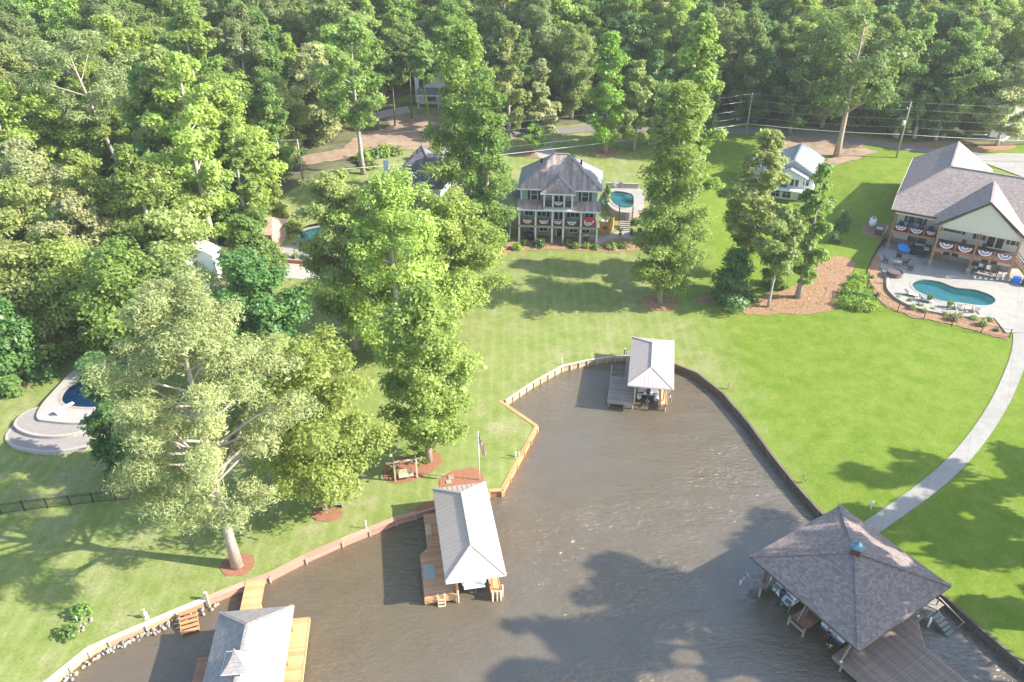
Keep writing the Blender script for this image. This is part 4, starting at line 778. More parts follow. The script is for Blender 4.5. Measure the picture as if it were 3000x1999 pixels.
# ------------------------------------------------------------------ boathouse with the covered speedboat (middle)
B = thing('boathouse', 'boathouse with long pale metal hip roof and orange deck', 'boathouse', (-3.97, 50.8, 0), math.radians(10.2))
hip_roof_metal(B, 5.0, 11.4, 3.55, 4.85)
for x in (-1.5, 1.5):
    for y in (-4.4, -1.5, 1.5, 4.4): MB().box(x - .1, x + .1, y - .1, y + .1, -1.2, 3.5).build('post', 'plank_new', B)
for x in (-1.5, 1.5): MB().box(x - .07, x + .07, -5.3, 5.3, 3.18, 3.36).build('beam', 'plank_new', B)
MB().box(-1.5, 1.5, -4.48, -4.36, 3.0, 3.17).build('beam', 'plank_new', B)
cutl = lambda c, a, b: (-4.3 if c < .2 else (-4.3 + (c - .2) if c < .8 else -3.6), b)
planks(B, -4.3, -1.62, -4.7, 5.2, .9, 'plank_redwood', 'x', .2, cut=cutl)
planks(B, -1.62, 1.62, 4.0, 6.0, .9, 'plank_brown', 'x', .2); planks(B, 1.38, 2.12, -5.2, 5.2, .9, 'plank_new', 'y', .25)
MB().box(-4.33, -1.6, -4.78, -4.71, .22, .92).build('rim_board', 'plank_new', B); MB().box(-4.37, -4.31, -4.75, .2, .35, .86).build('rim_board', 'plank_brown', B); MB().box(2.13, 2.2, -5.25, 5.2, .5, .95).build('rim_board', 'plank_new', B); MB().box(1.3, 1.37, -5.25, 5.2, .5, .95).build('rim_board', 'plank_new', B); MB().box(-1.6, -1.53, -4.75, 3.9, .4, 1.05).build('rim_board', 'plank_new', B)
for x, y in ((-4.2, -4.6), (-1.65, -4.85), (-4.2, -1.8), (-4.2, .2), (-3.5, 3.5), (1.4, -5.3), (1.78, -5.3), (2.1, -5.3)): pile(B, x, y, .80 if y > -5 else 1.15, .085, 'plank_tan')
for x, y in ((-1.5, -4.95), (2.3, -5.0)): MB().tube([(0, 0, -1), (0, 0, 1.5)], .08, 7).build('pile', 'plank_tan', B, (x, y, 0))
lad = thing('dock_ladder', 'pale wooden ladder hanging off the orange deck', 'ladder', (-3.97, 50.8, 0), math.radians(10.2))
for x in (-3.2, -2.62): MB().beam((x, -5.15, -.4), (x, -4.8, 1.25), .09, .06).build('rail', 'plank_tan', lad)
for k in range(3): MB().box(-3.15, -2.67, -5.16 + k * .08, -4.98 + k * .08, -.02 + k * .32, .02 + k * .32).build('rung', 'plank_tan', lad)
mt_ = MB().box(-4.14, -3.16, -2.8, -1.1, .905, .93); o = mt_.build('deck_mat', 'grey_metal', None, (-3.97, 50.8, 0), (0, 0, math.radians(10.2))); tag(o, 'flat grey mat lying on the orange deck', 'mat')
bn = thing('bench', 'small grey slatted bench on the orange deck', 'bench', (-3.97, 50.8, .9), math.radians(10.2))
for k in range(4): MB().box(-3.53 + k * .115, -3.43 + k * .115, 2.1, 3.35, .40, .44).build('slat', 'plank_tan', bn)
for y in (2.2, 3.2):
    for x in (-3.5, -3.13): MB().box(x - .03, x + .03, y - .03, y + .03, 0, .4).build('leg', 'plank_tan', bn)
SB = thing('speedboat', 'white speedboat under a grey cover hanging in the slip', 'boat', (0, 0, 0), math.radians(10.2)); a_ = math.radians(10.2); SB.location = (-3.97 + 4.0 * math.sin(a_), 50.8 - 4.0 * math.cos(a_), .55)
hull(SB, 2.2, 6.2, .85, 'boat_white'); cover(SB, 2.26, 6.2, .86, .35, 'boat_cover'); MB().box(-.9, .9, -.45, .0, .35, .42).build('swim_platform', 'boat_white', SB); outboard(SB, .05, -.25, .0, 'charcoal', .7)
rp = MB(); rp.tube([(.35 * math.cos(k * .52) * 1.2, .0, .14 * math.sin(k * .52)) for k in range(13)], .02, 5); 
o = rp.build('coiled_rope', 'rope', None, (-3.97 - 3.0 + 1.0 - 1.4 * 0 - .05, 50.8 - 4.83, .55), (0, 0, math.radians(10.2))); o.location = (-3.97 - 3.65 * math.cos(a_) + 4.83 * math.sin(a_), 50.8 - 3.65 * math.sin(a_) - 4.83 * math.cos(a_), .55); tag(o, 'dark rope loop hung on the orange deck edge', 'rope')

# ------------------------------------------------------------------ boathouse with cupola (bottom left)
B = thing('boathouse', 'grey shingled boathouse with a pointed cupola at the bottom', 'boathouse', (-20.0, 36.6, 0), math.radians(6.5))
x0, x1, y0, y1, ze, zr = -2.4, 3.3, -6.4, 5.4, 3.67, 5.35; xm, hw = (x0 + x1) / 2, (x1 - x0) / 2
for nm, pts in (('l', [(x0, y1, ze), (x0, y0, ze), (xm, y0 + hw, zr), (xm, y1 - hw, zr)]), ('r', [(x1, y0, ze), (x1, y1, ze), (xm, y1 - hw, zr), (xm, y0 + hw, zr)]), ('b', [(x1, y1, ze), (x0, y1, ze), (xm, y1 - hw, zr)]), ('f', [(x0, y0, ze), (x1, y0, ze), (xm, y0 + hw, zr)])):
    MB().slab(pts, .06).build('roof_slope', 'shingle_grey', B)
for p, q in (((x0, y1), (xm, y1 - hw)), ((x1, y1), (xm, y1 - hw)), ((x0, y0), (xm, y0 + hw)), ((x1, y0), (xm, y0 + hw))): MB().beam((p[0], p[1], ze + .02), (q[0], q[1], zr + .03), .26, .04).build('hip_cap', 'shingle_grey', B)
MB().beam((xm, y0 + hw, zr + .03), (xm, y1 - hw, zr + .03), .26, .04).build('ridge_cap', 'shingle_grey', B)
for a, b_ in (((x0, y0), (x1, y0)), ((x1, y0), (x1, y1)), ((x1, y1), (x0, y1)), ((x0, y1), (x0, y0))): MB().beam((a[0], a[1], ze - .13), (b_[0], b_[1], ze - .13), .05, .14).build('fascia', 'plank_tan', B)
cu = MB().cbox((xm, -1.0, 5.45), (1.1, 1.1, .9)).build('cupola', 'trim_white', B)
cr_ = MB(); n = 8; vs = []
for i in range(7):
    s = i / 6; hw_ = .95 * (1 - s) ** 1.7 + .02; vs += [(xm - hw_, -1.0 - hw_, 5.8 + 1.5 * s), (xm + hw_, -1.0 - hw_, 5.8 + 1.5 * s), (xm + hw_, -1.0 + hw_, 5.8 + 1.5 * s), (xm - hw_, -1.0 + hw_, 5.8 + 1.5 * s)]
cr_.add(vs, [(i * 4 + j, i * 4 + (j + 1) % 4, i * 4 + 4 + (j + 1) % 4, i * 4 + 4 + j) for i in range(6) for j in range(4)]); cr_.build('cupola_roof', 'shingle_grey', cu)
MB().cbox((xm, -1.0, 5.78), (1.96, 1.96, .06)).build('cupola_eave', 'trim_white', cu)
for x in (x0 + .8, x1 - .8):
    for y in (-5.2, -2, 1.2, 4.4): MB().box(x - .1, x + .1, y - .1, y + .1, -1.2, 3.6).build('post', 'plank_new', B)
planks(B, -1.75, -.1, 5.2, 10.9, .9, 'plank_new', 'x', .2); planks(B, 2.5, 4.05, -6.5, 6.35, .9, 'plank_new', 'x', .22); planks(B, -4.2, -1.7, -6.5, 3.5, .9, 'plank_brown', 'x', .22); planks(B, -1.7, 2.5, 3.6, 5.2, .9, 'plank_new', 'x', .22)
MB().box(4.06, 4.12, -6.5, 6.4, .55, .92).build('rim_board', 'plank_new', B); MB().box(2.5, 4.05, 6.36, 6.42, .55, .92).build('rim_board', 'plank_new', B)
for x, y in ((3.9, 6.2), (3.9, 2.0), (3.9, -2), (-4.1, 3.3), (-4.1, -1), (-1.6, 8.5), (-.25, 8.5)): pile(B, x, y, .84)
for y in (2.0, 5.2): MB().box(2.75, 2.95, y - .1, y + .1, .9, 3.5).build('post', 'plank_new', B)
stp = thing('shore_steps', 'small wooden steps leading into the water by the left seawall', 'steps', (-20.0, 36.6, 0), math.radians(6.5 + 16))
for k in range(5): MB().box(-4.4, -3.05, 8.95 - k * .36, 9.22 - k * .36, .80 - k * .14, .86 - k * .14).build('tread', 'plank_orange', stp)
for x in (-4.42, -3.03): MB().beam((x, 9.2, .78), (x, 7.4, .1), .05, .2).build('stringer', 'plank_orange', stp)
stp.location = (-20.0 - .0, 36.6 + .4, 0)

# ------------------------------------------------------------------ big square boathouse (right)
B = thing('boathouse', 'large square boathouse with brown shingled pyramid roof', 'boathouse', (27.95, 45.8, 0), math.radians(32))
h_, ze, zr = 5.75, 3.78, 6.35; ap = (-.3, -.2, zr)
cs = [(-h_, -h_ + .25), (h_, -h_ + .3), (h_, h_ - .25), (-h_, h_ - .25)]
for i in range(4):
    a, b_ = cs[i], cs[(i + 1) % 4]; MB().slab([(a[0], a[1], ze), (b_[0], b_[1], ze), ap], .08).build('roof_slope', 'shingle_brown', B)
    MB().beam((a[0], a[1], ze + .03), (ap[0], ap[1], zr + .04), .34, .05).build('hip_cap', 'shingle_brown', B)
    MB().beam((a[0] * .995, a[1] * .995, ze - .16), (b_[0] * .995, b_[1] * .995, ze - .16), .06, .16).build('fascia', 'timber_dark', B)
cu = MB().cbox((ap[0], ap[1], zr + .25), (.75, .75, .8), .4).build('cupola', 'copper_brown', B); cq = MB(); cq.lathe([(.62, 0), (.5, .12), (.25, .35), (.03, .62)], (ap[0], ap[1], zr + .62), 6); cq.build('cupola_cap', 'copper_green', cu); MB().tube([(ap[0], ap[1], zr + 1.2), (ap[0], ap[1], zr + 1.65)], .03, 5).build('finial', 'copper_green', cu)
for x in (-4.6, -.2, 4.4):
    for y in (-4.4, 0, 4.4): MB().box(x - .1, x + .1, y - .1, y + .1, -1.2, 3.75).build('post', 'timber_dark', B)
# fingers reaching out to the water on the left side, main deck beyond the bottom corner
planks(B, -5.3, 5.0, 3.9, 5.0, .9, 'plank_grey', 'y', .24); planks(B, -5.4, 5.0, -.85, .7, .9, 'plank_brown', 'y', .24); planks(B, 3.2, 5.2, -5.2, 3.9, .9, 'plank_grey', 'x', .24)
cutd = lambda c, a, b: (a, b if c < -5.6 else b - (c + 5.6) * .95 * 0)
def cut_main(c, a, b):   # boards run along local y and end on a slanted edge
    lo = -12.5; hi = -3.6
    if c > 1.25: hi = -3.6; lo = -7.0 + (c - 1.25) * 1.05
    return lo, hi
planks(B, -5.45, 3.2, -12.5, -3.6, .9, 'plank_weathered', 'y', .24, cut=cut_main)
MB().box(-5.53, -5.46, -12.5, -3.6, .5, .9).build('rim_board', 'plank_grey', B); MB().beam((-5.6, .78, .68), (-5.6, -.93, .68), .06, .3).build('rim_board', 'plank_grey', B)
MB().beam((1.3, -7.0, .7), (3.22, -5.0, .7), .06, .3).build('rim_board', 'plank_tan', B); MB().beam((1.3, -12.5, .7), (1.3, -7.0, .7), .06, .3).build('rim_board', 'plank_tan', B)
for x, y in ((-5.5, .7), (-5.5, -.8), (-5.4, 4.0), (-5.4, 4.9), (-5.5, -4.5), (-5.5, -8), (1.2, -7.1), (3.2, -5.0), (1.2, -10)): pile(B, x, y, 1.0 if x < 0 else .86, .11, 'plank_grey')
for x, y in ((-5.62, -4.4), (3.3, -4.9)): MB().lathe([(.03, .0), (.11, .06), (.13, .14), (.07, .24), (.01, .27)], (x, y, .98), 10).build('cleat_light', 'alu', B)
MB().beam((-5.3, .1, .95), (-4.4, .1, 3.3), .09, .09).build('brace', 'plank_grey', B); MB().beam((-5.4, -4.3, .9), (-4.6, -4.4, 3.3), .1, .1).build('brace', 'plank_grey', B); MB().tube([(-5.3, 1.1, .9), (-5.0, 1.0, 2.9)], .035, 6).build('lift_pole', 'alu', B); MB().tube([(-5.1, 3.7, .9), (-4.8, 3.6, 2.9)], .035, 6).build('lift_pole', 'alu', B)
fr_ = thing('flag_on_bracket', 'folded american flag at the corner of the big boathouse', 'flag', (27.95, 45.8, 0), math.radians(32)); MB().tube([(-5.5, 4.9, .9), (-6.1, 5.2, 2.2)], .02, 6).build('pole', 'trim_white', fr_); f_ = flag_cloth(fr_, 2.2, 1.1, .55, .8, (-.9, .3)); f_.location = (-6.1, 5.2, 0)
rail = thing('handrail', 'leaning grey handrail on the shore beside the big boathouse', 'handrail', (27.95, 45.8, 0), math.radians(32))
MB().beam((5.9, -4.9, 1.75), (6.1, -7.3, .9), .1, .07).build('rail', 'plank_grey', rail); MB().beam((5.8, -5.0, .7), (5.9, -4.9, 1.75), .09, .09).build('post', 'plank_grey', rail); MB().beam((6.0, -6.9, -.4), (6.1, -7.2, 1.0), .09, .09).build('post', 'plank_grey', rail)
stp = thing('mossy_steps', 'mossy wooden steps down to the water beside the boathouse', 'steps', (27.95, 45.8, 0), math.radians(32))
for k in range(5): MB().box(4.55, 5.45, -5.75 - k * .33, -5.46 - k * .33, .72 - k * .17, .79 - k * .17).build('tread', 'plank_grey' if k % 3 else 'planter_green', stp)
for x in (4.5, 5.5): MB().beam((x, -5.3, .75), (x, -7.1, -.2), .06, .2).build('stringer', 'timber_dark', stp)
planks(stp, 4.0, 6.4, -5.3, -4.3, .9, 'plank_grey', 'y', .24); MB().tube([(4.1, -5.6, -.6), (4.1, -5.6, 1.1)], .1, 8).build('pile', 'white_paint', stp)
for nm, lab, lx, ly, mats, s in (('runabout_boat', 'grey boat with dark blue outboard in the near slip of the big boathouse', -4.5, 2.4, ('boat_white', 'boat_cover', 'navy_paint'), 1.2), ('wake_boat', 'dark boat with red striped outboard in the far slip of the big boathouse', -4.6, -2.4, ('black_paint', 'boat_white', 'black_paint'), 1.0)):
    bo = thing(nm, lab, 'boat', (0, 0, 0), math.radians(32 - 90)); a_ = math.radians(32); bo.location = (27.95 + lx * math.cos(a_) - ly * math.sin(a_), 45.8 + lx * math.sin(a_) + ly * math.cos(a_), .55)
    hull(bo, 2.3, 6.6, .9, mats[0]); MB().box(-1.0, 1.0, .1, 6.0, .55, .62).build('floor', mats[1], bo)
    for x in (-.75, .0, .75): MB().box(x - .33, x + .33, .3, .8, .62, 1.05).build('seat', 'boat_white', bo)
    outboard(bo, 0.0, -.25, .75, mats[2], s); MB().box(-.5, .5, 2.6, 2.9, .62, 1.35).build('console', 'charcoal', bo)
    if s < 1.1: MB().box(-.22, .22, -.5, -.45, .95, 1.0).build('motor_stripe', 'red_cloth', bo)
    if s > 1.1:
        MB().tube([(-.7, -.3, .75), (-.7, -.3, 1.15)], .22, 10).build('grey_tank', 'grey_metal', bo); MB().box(.5, 1.0, -.5, -.05, .5, .8).build('step_pad', 'alu', bo)

# ------------------------------------------------------------------ house pieces
def win(t, cx, y, cz, w, h, bars=(1, 1), frame='trim_white', glass='glass_dark', fw=.08, name='window', shut=None, dx=1):
    """window in a wall that faces -y: frame, pane, glazing bars; optional shutters"""
    f = MB(); f.box(cx - w / 2 - fw, cx + w / 2 + fw, y - .06, y + .02, cz + h / 2, cz + h / 2 + fw).box(cx - w / 2 - fw, cx + w / 2 + fw, y - .08, y + .02, cz - h / 2 - fw, cz - h / 2)
    f.box(cx - w / 2 - fw, cx - w / 2, y - .06, y + .02, cz - h / 2, cz + h / 2).box(cx + w / 2, cx + w / 2 + fw, y - .06, y + .02, cz - h / 2, cz + h / 2); o = f.build(name, frame, t)
    MB().box(cx - w / 2, cx + w / 2, y - .03, y + .01, cz - h / 2, cz + h / 2).build('pane', glass, o)
    for i in range(1, bars[0]): MB().box(cx - w / 2 + w * i / bars[0] - .025, cx - w / 2 + w * i / bars[0] + .025, y - .05, y - .032, cz - h / 2, cz + h / 2).build('glazing_bar', frame, o)
    for i in range(1, bars[1]): MB().box(cx - w / 2, cx + w / 2, y - .048, y - .031, cz - h / 2 + h * i / bars[1] - .025, cz - h / 2 + h * i / bars[1] + .025).build('glazing_bar', frame, o)
    if shut:
        for s in (-1, 1): MB().box(cx + s * (w / 2 + fw + .22) - .2, cx + s * (w / 2 + fw + .22) + .2, y - .05, y + .01, cz - h / 2 - .05, cz + h / 2 + .05).build('shutter', shut, t)
    return o
def door(t, cx, y, z0, w, h, leaves=2, frame='trim_white', glass='glass_dark', name='door'):
    o = MB().box(cx - w / 2, cx + w / 2, y - .06, y + .02, z0, z0 + h).build(name, frame, t); lw = w / leaves
    for i in range(leaves):
        c = cx - w / 2 + lw * (i + .5); MB().box(c - lw / 2 + .11, c + lw / 2 - .11, y - .075, y - .05, z0 + .2, z0 + h - .14).build('pane', glass, o)
    MB().box(cx + .05, cx + .09, y - .12, y - .06, z0 + 1.0, z0 + 1.14).build('handle', 'alu', o); return o
def bunting(x, y, z, w, rz, root, label, group, sag=.5):
    """half-round pleated fan: red rim, white, blue, white, red heart"""
    t = thing('bunting', label, 'bunting', root.matrix_world @ Vector((x, y, z)) if False else wpt(root, (x, y, z)), root.rotation_euler[2] + rz, group); R = w / 2; n = 24
    for nm, r0, r1, mt in (('red_rim', .9, 1.0, 'red_cloth'), ('white_band', .70, .9, 'white_cloth'), ('blue_band', .46, .70, 'blue_cloth'), ('inner_white_band', .24, .46, 'white_cloth'), ('red_heart', .0, .24, 'red_cloth')):
        vs = []; fs = []
        for i in range(n + 1):
            a = math.pi * (1 + i / n)
            for r in (r0, r1):
                rr = R * r * (1 + (.03 if r == 1.0 and i % 2 else 0)); vs.append((rr * math.cos(a), (.03 if i % 2 else -.03) * r - .02, rr * math.sin(a) * sag * 1.8))
        fs = [(2 * i, 2 * i + 1, 2 * i + 3, 2 * i + 2) for i in range(n)]; b = MB().add(vs, fs).build(nm, mt, t)
        if nm == 'blue_band':
            s = MB()
            for k in range(7):
                a = math.pi * (1 + (k + .5) / 7); s.cbox((R * .57 * math.cos(a), -.07, R * .57 * math.sin(a) * sag * 1.8), (.07 * w / 1.4, .015, .07 * w / 1.4))
            s.build('star', 'white_cloth', b)
    return t
def wpt(root, p):
    a = root.rotation_euler[2]; c, s = math.cos(a), math.sin(a); l = root.location
    return (l[0] + p[0] * c - p[1] * s, l[1] + p[0] * s + p[1] * c, l[2] + p[2])
def ridge(t, p, q, mat, w=.3): MB().beam((p[0], p[1], p[2] + .03), (q[0], q[1], q[2] + .03), w, .05).build('ridge_cap', mat, t)
def roof(t, pts, mat, th=.14): return MB().slab(pts, th).build('roof_slope', mat, t)

# ------------------------------------------------------------------ green house
Hs = thing('green_house', 'three storey green house with white columns and stained hip roof', 'house', (1.12, 112.9, 2.4), math.radians(-5.5)); gh = Hs
Z1, Z2, Z3 = 2.85, 5.75, 8.45     # deck, porch eave, upper eave above ground
MB().box(.3, 11.6, 2.2, 9.0, -.6, Z1 - .15).build('basement_wall', 'brick', Hs)
MB().box(.25, 11.65, 2.15, 9.1, Z1 - .15, Z2 + .6).build('main_wall', 'siding_green', Hs)
MB().box(.1, 11.75, 1.25, 9.0, Z2 + .6, Z3 - .05).build('upper_wall', 'siding_green', Hs)
for x in (.16, 11.69): MB().box(x - .1, x + .1, 1.2, 1.3, Z2 + .3, Z3 - .05).build('corner_board', 'trim_white', Hs)
planks(Hs, 0, 11.9, 0, 2.2, Z1, 'plank_brown', 'x', .3, 'deck_board')
MB().box(-.12, 12.02, -.14, .0, Z1 - .32, Z1 + .02).build('deck_beam', 'siding_green', Hs)
MB().box(-.12, .0, .0, 2.2, Z1 - .32, Z1 + .02).build('deck_beam', 'siding_green', Hs)
MB().box(-.3, 12.2, -.35, 2.2, -.25, .0).build('terrace', 'terracotta', Hs)
PX = (0.0, 2.5, 5.05, 6.75, 9.4, 11.9)
for x in PX: MB().box(x - .13, x + .13, -.13, .13, -.2, Z2 - .1).build('column', 'trim_white', Hs)
for x in (3.75, 5.05, 6.75, 7.95): MB().box(x - .11, x + .11, -.12, .10, Z2 + .2, Z3 - .35).build('upper_column', 'trim_white', Hs)
for a, b_ in zip(PX[:-1], PX[1:]):
    r = MB().box(a + .13, b_ - .13, -.03, .03, Z1 + .92, Z1 + .98).build('railing', 'charcoal', Hs); bb = MB()
    for k in range(int((b_ - a - .3) / .14)): bb.box(a + .2 + k * .14, a + .225 + k * .14, -.012, .012, Z1 + .08, Z1 + .92)
    bb.build('baluster', 'charcoal', r)['kind'] = 'stuff'; MB().box(a + .13, b_ - .13, -.03, .03, Z1 + .03, Z1 + .08).build('bottom_rail', 'charcoal', r)
for a, b_ in ((3.75, 5.05), (5.05, 6.75), (6.75, 7.95)): MB().box(a + .11, b_ - .11, -.03, .03, Z2 + .3, Z2 + 1.15).build('balcony_railing', 'charcoal', Hs)
# porch roof either side of the balcony, and the balcony floor
for a, b_ in ((-.35, 3.65), (8.05, 12.25)):
    roof(Hs, [(a, -.7, Z2 - .1), (b_, -.7, Z2 - .1), (b_, 1.3, Z2 + .85), (a, 1.3, Z2 + .85)], 'shingle_stained'); MB().box(a, b_, -.76, -.71, Z2 - .28, Z2 - .06).build('gutter', 'trim_white', Hs)
MB().box(3.65, 8.05, -.25, 1.3, Z2 + .0, Z2 + .2).build('balcony_floor', 'siding_green', Hs); MB().box(3.65, 8.05, -.32, -.255, Z2 - .2, Z2 + .18).build('balcony_fascia', 'siding_green', Hs)
MB().box(3.66, 8.04, -.7, -.33, Z2 - .28, Z2 - .06).build('gutter', 'trim_white', Hs)
# main hip roof
e = [(-.45, .65, Z3), (12.35, .65, Z3), (12.35, 9.5, Z3), (-.45, 9.5, Z3)]; r1, r2 = (4.95, 5.1, 12.5), (7.0, 5.1, 12.5)
roof(Hs, [e[0], e[1], r2, r1], 'shingle_stained'); roof(Hs, [e[1], e[2], r2], 'shingle_grey'); roof(Hs, [e[2], e[3], r1, r2], 'shingle_grey'); roof(Hs, [e[3], e[0], r1], 'shingle_grey')
ridge(Hs, r1, r2, 'shingle_grey')
for a, b_ in ((e[0], r1), (e[1], r2), (e[2], r2), (e[3], r1)): ridge(Hs, a, b_, 'shingle_grey', .26)
for a, b_ in ((e[0], e[1]), (e[1], e[2]), (e[2], e[3]), (e[3], e[0])): MB().beam((a[0], a[1], Z3 - .1), (b_[0], b_[1], Z3 - .1), .12, .2).build('gutter', 'trim_white', Hs)
for x, y in ((9.0, 3.9), (3.0, 4.0)): MB().box(x - .15, x + .15, y - .15, y + .15, Z3 + 2.9, Z3 + 3.6).build('roof_vent', 'black_paint', Hs)
# balcony roof
ye, zE = -.35, Z3 - .25; dl, dr, apx = (3.15, ye, zE), (8.45, ye, zE), (5.85, 1.05, zE + 2.15); bk = (5.85, 2.95, zE + 2.3)
roof(Hs, [dl, dr, apx], 'shingle_stained'); roof(Hs, [dr, (8.45, 1.0, zE + .02), bk, apx], 'shingle_grey'); roof(Hs, [(3.15, 1.0, zE + .02), dl, apx, bk], 'shingle_grey')
for a, b_ in ((dl, apx), (dr, apx), (apx, bk)): ridge(Hs, a, b_, 'shingle_grey', .24)
MB().beam((3.15, ye - .03, zE - .12), (8.45, ye - .03, zE - .12), .1, .2).build('gutter', 'trim_white', Hs)
for cx in (2.15, 9.85): win(Hs, cx, 1.25, Z2 + 1.55, .95, 1.75, (1, 2), shut='navy_paint')
for cx in (4.45, 7.35): win(Hs, cx, 1.25, Z2 + 1.85, .8, .8, (1, 1))
door(Hs, 5.9, 1.25, Z2 + .25, 1.5, 2.2)
for cx in (1.3, 3.3, 8.4, 10.6): win(Hs, cx, 2.15, Z1 + 1.45, 1.3, 1.5, (2, 2), shut='navy_paint' if cx in (3.3, 8.4) else None)
door(Hs, 5.9, 2.15, Z1 + .02, 1.5, 2.2)
for cx in (2.0, 3.6, 8.3, 10.2): win(Hs, cx, 2.2, 1.55, 1.2, 1.1, (2, 2))
door(Hs, 6.1, 2.2, .0, 1.0, 2.15, 1)
# low side wing on the left with its own roof and stair
MB().box(-3.6, .25, 4.0, 9.0, -.4, Z1 + 2.3).build('side_wing_wall', 'siding_green', Hs); roof(Hs, [(-4.0, 3.6, Z1 + 2.2), (-1.8, 3.6, Z1 + 3.6), (-1.8, 9.4, Z1 + 3.6), (-4.0, 9.4, Z1 + 2.2)][::-1], 'shingle_grey'); roof(Hs, [(.2, 3.6, Z1 + 2.2), (.2, 9.4, Z1 + 2.2), (-1.8, 9.4, Z1 + 3.6), (-1.8, 3.6, Z1 + 3.6)][::-1], 'shingle_grey'); MB().add([(-3.6, 3.98, Z1 + 2.25), (.2, 3.98, Z1 + 2.25), (-1.8, 3.98, Z1 + 3.55)], [(0, 1, 2)]).build('gable', 'siding_green', Hs)
for k in range(9): MB().box(-1.5, -.2, 2.6 - k * .28, 2.9 - k * .28, Z1 - .32 * (k + 1), Z1 - .32 * (k + 1) + .06).build('stair_tread', 'plank_brown', Hs)
for x in (-1.55, -.15): MB().beam((x, 2.9, Z1 + .8), (x, .2, -.1 + .8), .07, .09).build('stair_rail', 'trim_white', Hs); MB().box(x - .05, x + .05, .15, .25, -.2, .8).build('stair_post', 'trim_white', Hs); MB().box(x - .05, x + .05, 1.5, 1.6, -.2, 2.2).build('stair_post', 'trim_white', Hs)
for i, (x, w) in enumerate(((1.25, 1.5), (3.75, 1.5), (5.9, 1.35), (8.0, 1.5), (10.5, 1.5))): bunting(x, -.12, Z1 + .95, w, 0, gh, ['patriotic bunting on the green house railing, farthest left', 'patriotic bunting on the green house railing, second from left', 'patriotic bunting on the green house railing under the balcony', 'patriotic bunting on the green house railing, right of the middle', 'patriotic bunting on the green house railing below the red banner'][i], 'buntings on the green house')
bunting(5.9, -.14, Z2 + 1.15, 1.4, 0, gh, 'patriotic bunting on the upper balcony of the green house', 'buntings on the green house')
o = thing('red_banner', 'red cloth draped over the green house porch rail', 'banner', wpt(gh, (10.75, -.05, Z1)), gh.rotation_euler[2]); MB().box(-.95, .75, .02, .08, .45, 1.55).build('cloth', 'red_cloth', o)
for dx in (-.75, .5): MB().box(dx - .12, dx + .12, -.0, .018, .85, 1.1).build('emblem', 'white_cloth', o)
o = thing('covered_grill', 'big black covered grill under the green house deck', 'grill', wpt(gh, (1.5, .6, 0)), gh.rotation_euler[2]); MB().cbox((0, 0, .55), (1.5, .7, 1.1)).build('cover', 'black_paint', o); MB().lathe([(.74, 0), (.66, .2), (.35, .32), (.02, .35)], (0, 0, 1.1), 12).build('lid', 'black_paint', o)
for dx in (-.7, .7): MB().cbox((dx, -.3, .2), (.08, .08, .5)).build('leg', 'trim_white', o)
o = thing('outdoor_kitchen', 'stone outdoor kitchen counter with steel grill under the deck', 'kitchen', wpt(gh, (10.3, 1.3, 0)), gh.rotation_euler[2]); MB().cbox((0, 0, .45), (2.6, .7, .9)).build('counter', 'stone_veneer', o); MB().cbox((0, 0, .93), (2.75, .8, .06)).build('worktop', 'stone_tan', o); MB().cbox((-.1, -.03, 1.12), (.85, .6, .32)).build('grill', 'alu', o); MB().cbox((-.1, -.36, .5), (.8, .04, .6)).build('grill_door', 'charcoal', o)

# ------------------------------------------------------------------ tan house with the patio pool
Hs = thing('tan_house', 'large tan house with brown shingled gables above the patio', 'house', (60.2, 103.1, 3.2), math.radians(-30)); th = Hs
o_ = at_local = None
ZE = 6.1                                             # eave above the patio
MB().box(-6.0, 12.6, 5.8, 22.0, -.8, 2.9).build('lower_wall', 'siding_cream', Hs); MB().box(-6.0, 12.6, 5.75, 22.0, 2.9, 7.2).build('upper_wall', 'siding_cream', Hs); MB().box(-5.95, 12.55, 5.66, 5.8, -.3, .75).build('stone_skirt', 'stone_veneer', Hs)
MB().box(-.2, 10.2, 3.4, 5.9, -.5, 6.2).build('bay_wall', 'siding_cream', Hs); MB().box(-.15, 10.15, 3.30, 3.42, -.3, .7).build('stone_skirt', 'stone_veneer', Hs)
# deck
planks(Hs, -6.3, -.2, 3.2, 5.75, 2.95, 'dark_brown', 'x', .35, 'deck_board'); planks(Hs, -.2, 10.0, .0, 3.4, 2.95, 'dark_brown', 'x', .35, 'deck_board')
MB().box(-6.3, -.2, 3.1, 3.2, 2.6, 2.98).build('deck_beam', 'cedar_post', Hs); MB().box(-.2, 10.0, -.12, -.02, 2.6, 2.98).build('deck_beam', 'cedar_post', Hs); MB().box(-.3, -.2, -.1, 3.3, 2.6, 2.98).build('deck_beam', 'cedar_post', Hs)
for x, y in ((-6.15, 3.3), (0, 0), (4.95, 0), (9.8, 0)):
    MB().box(x - .15, x + .15, y - .15, y + .15, .85, ZE - .1).build('timber_post', 'cedar_post', Hs); MB().box(x - .3, x + .3, y - .3, y + .3, -.2, .85).build('stone_pier', 'stone_veneer', Hs)
for x, y in ((-3.9, 3.2), (-1.9, 3.2), (2.5, -.04), (7.4, -.04)): MB().box(x - .08, x + .08, y - .08, y + .08, 2.6, 4.0).build('rail_post', 'cedar_post', Hs)
for a, b_, y in ((-6.0, -.3, 3.2), (.15, 4.8, -.03), (5.1, 9.65, -.03)):
    r = MB().box(a, b_, y - .04, y + .04, 3.9, 3.98).build('railing', 'dark_brown', Hs); bb = MB()
    for k in range(int((b_ - a) / .15)): bb.box(a + k * .15, a + .025 + k * .15, y - .012, y + .012, 3.02, 3.9)
    bb.build('baluster', 'black_paint', r)['kind'] = 'stuff'
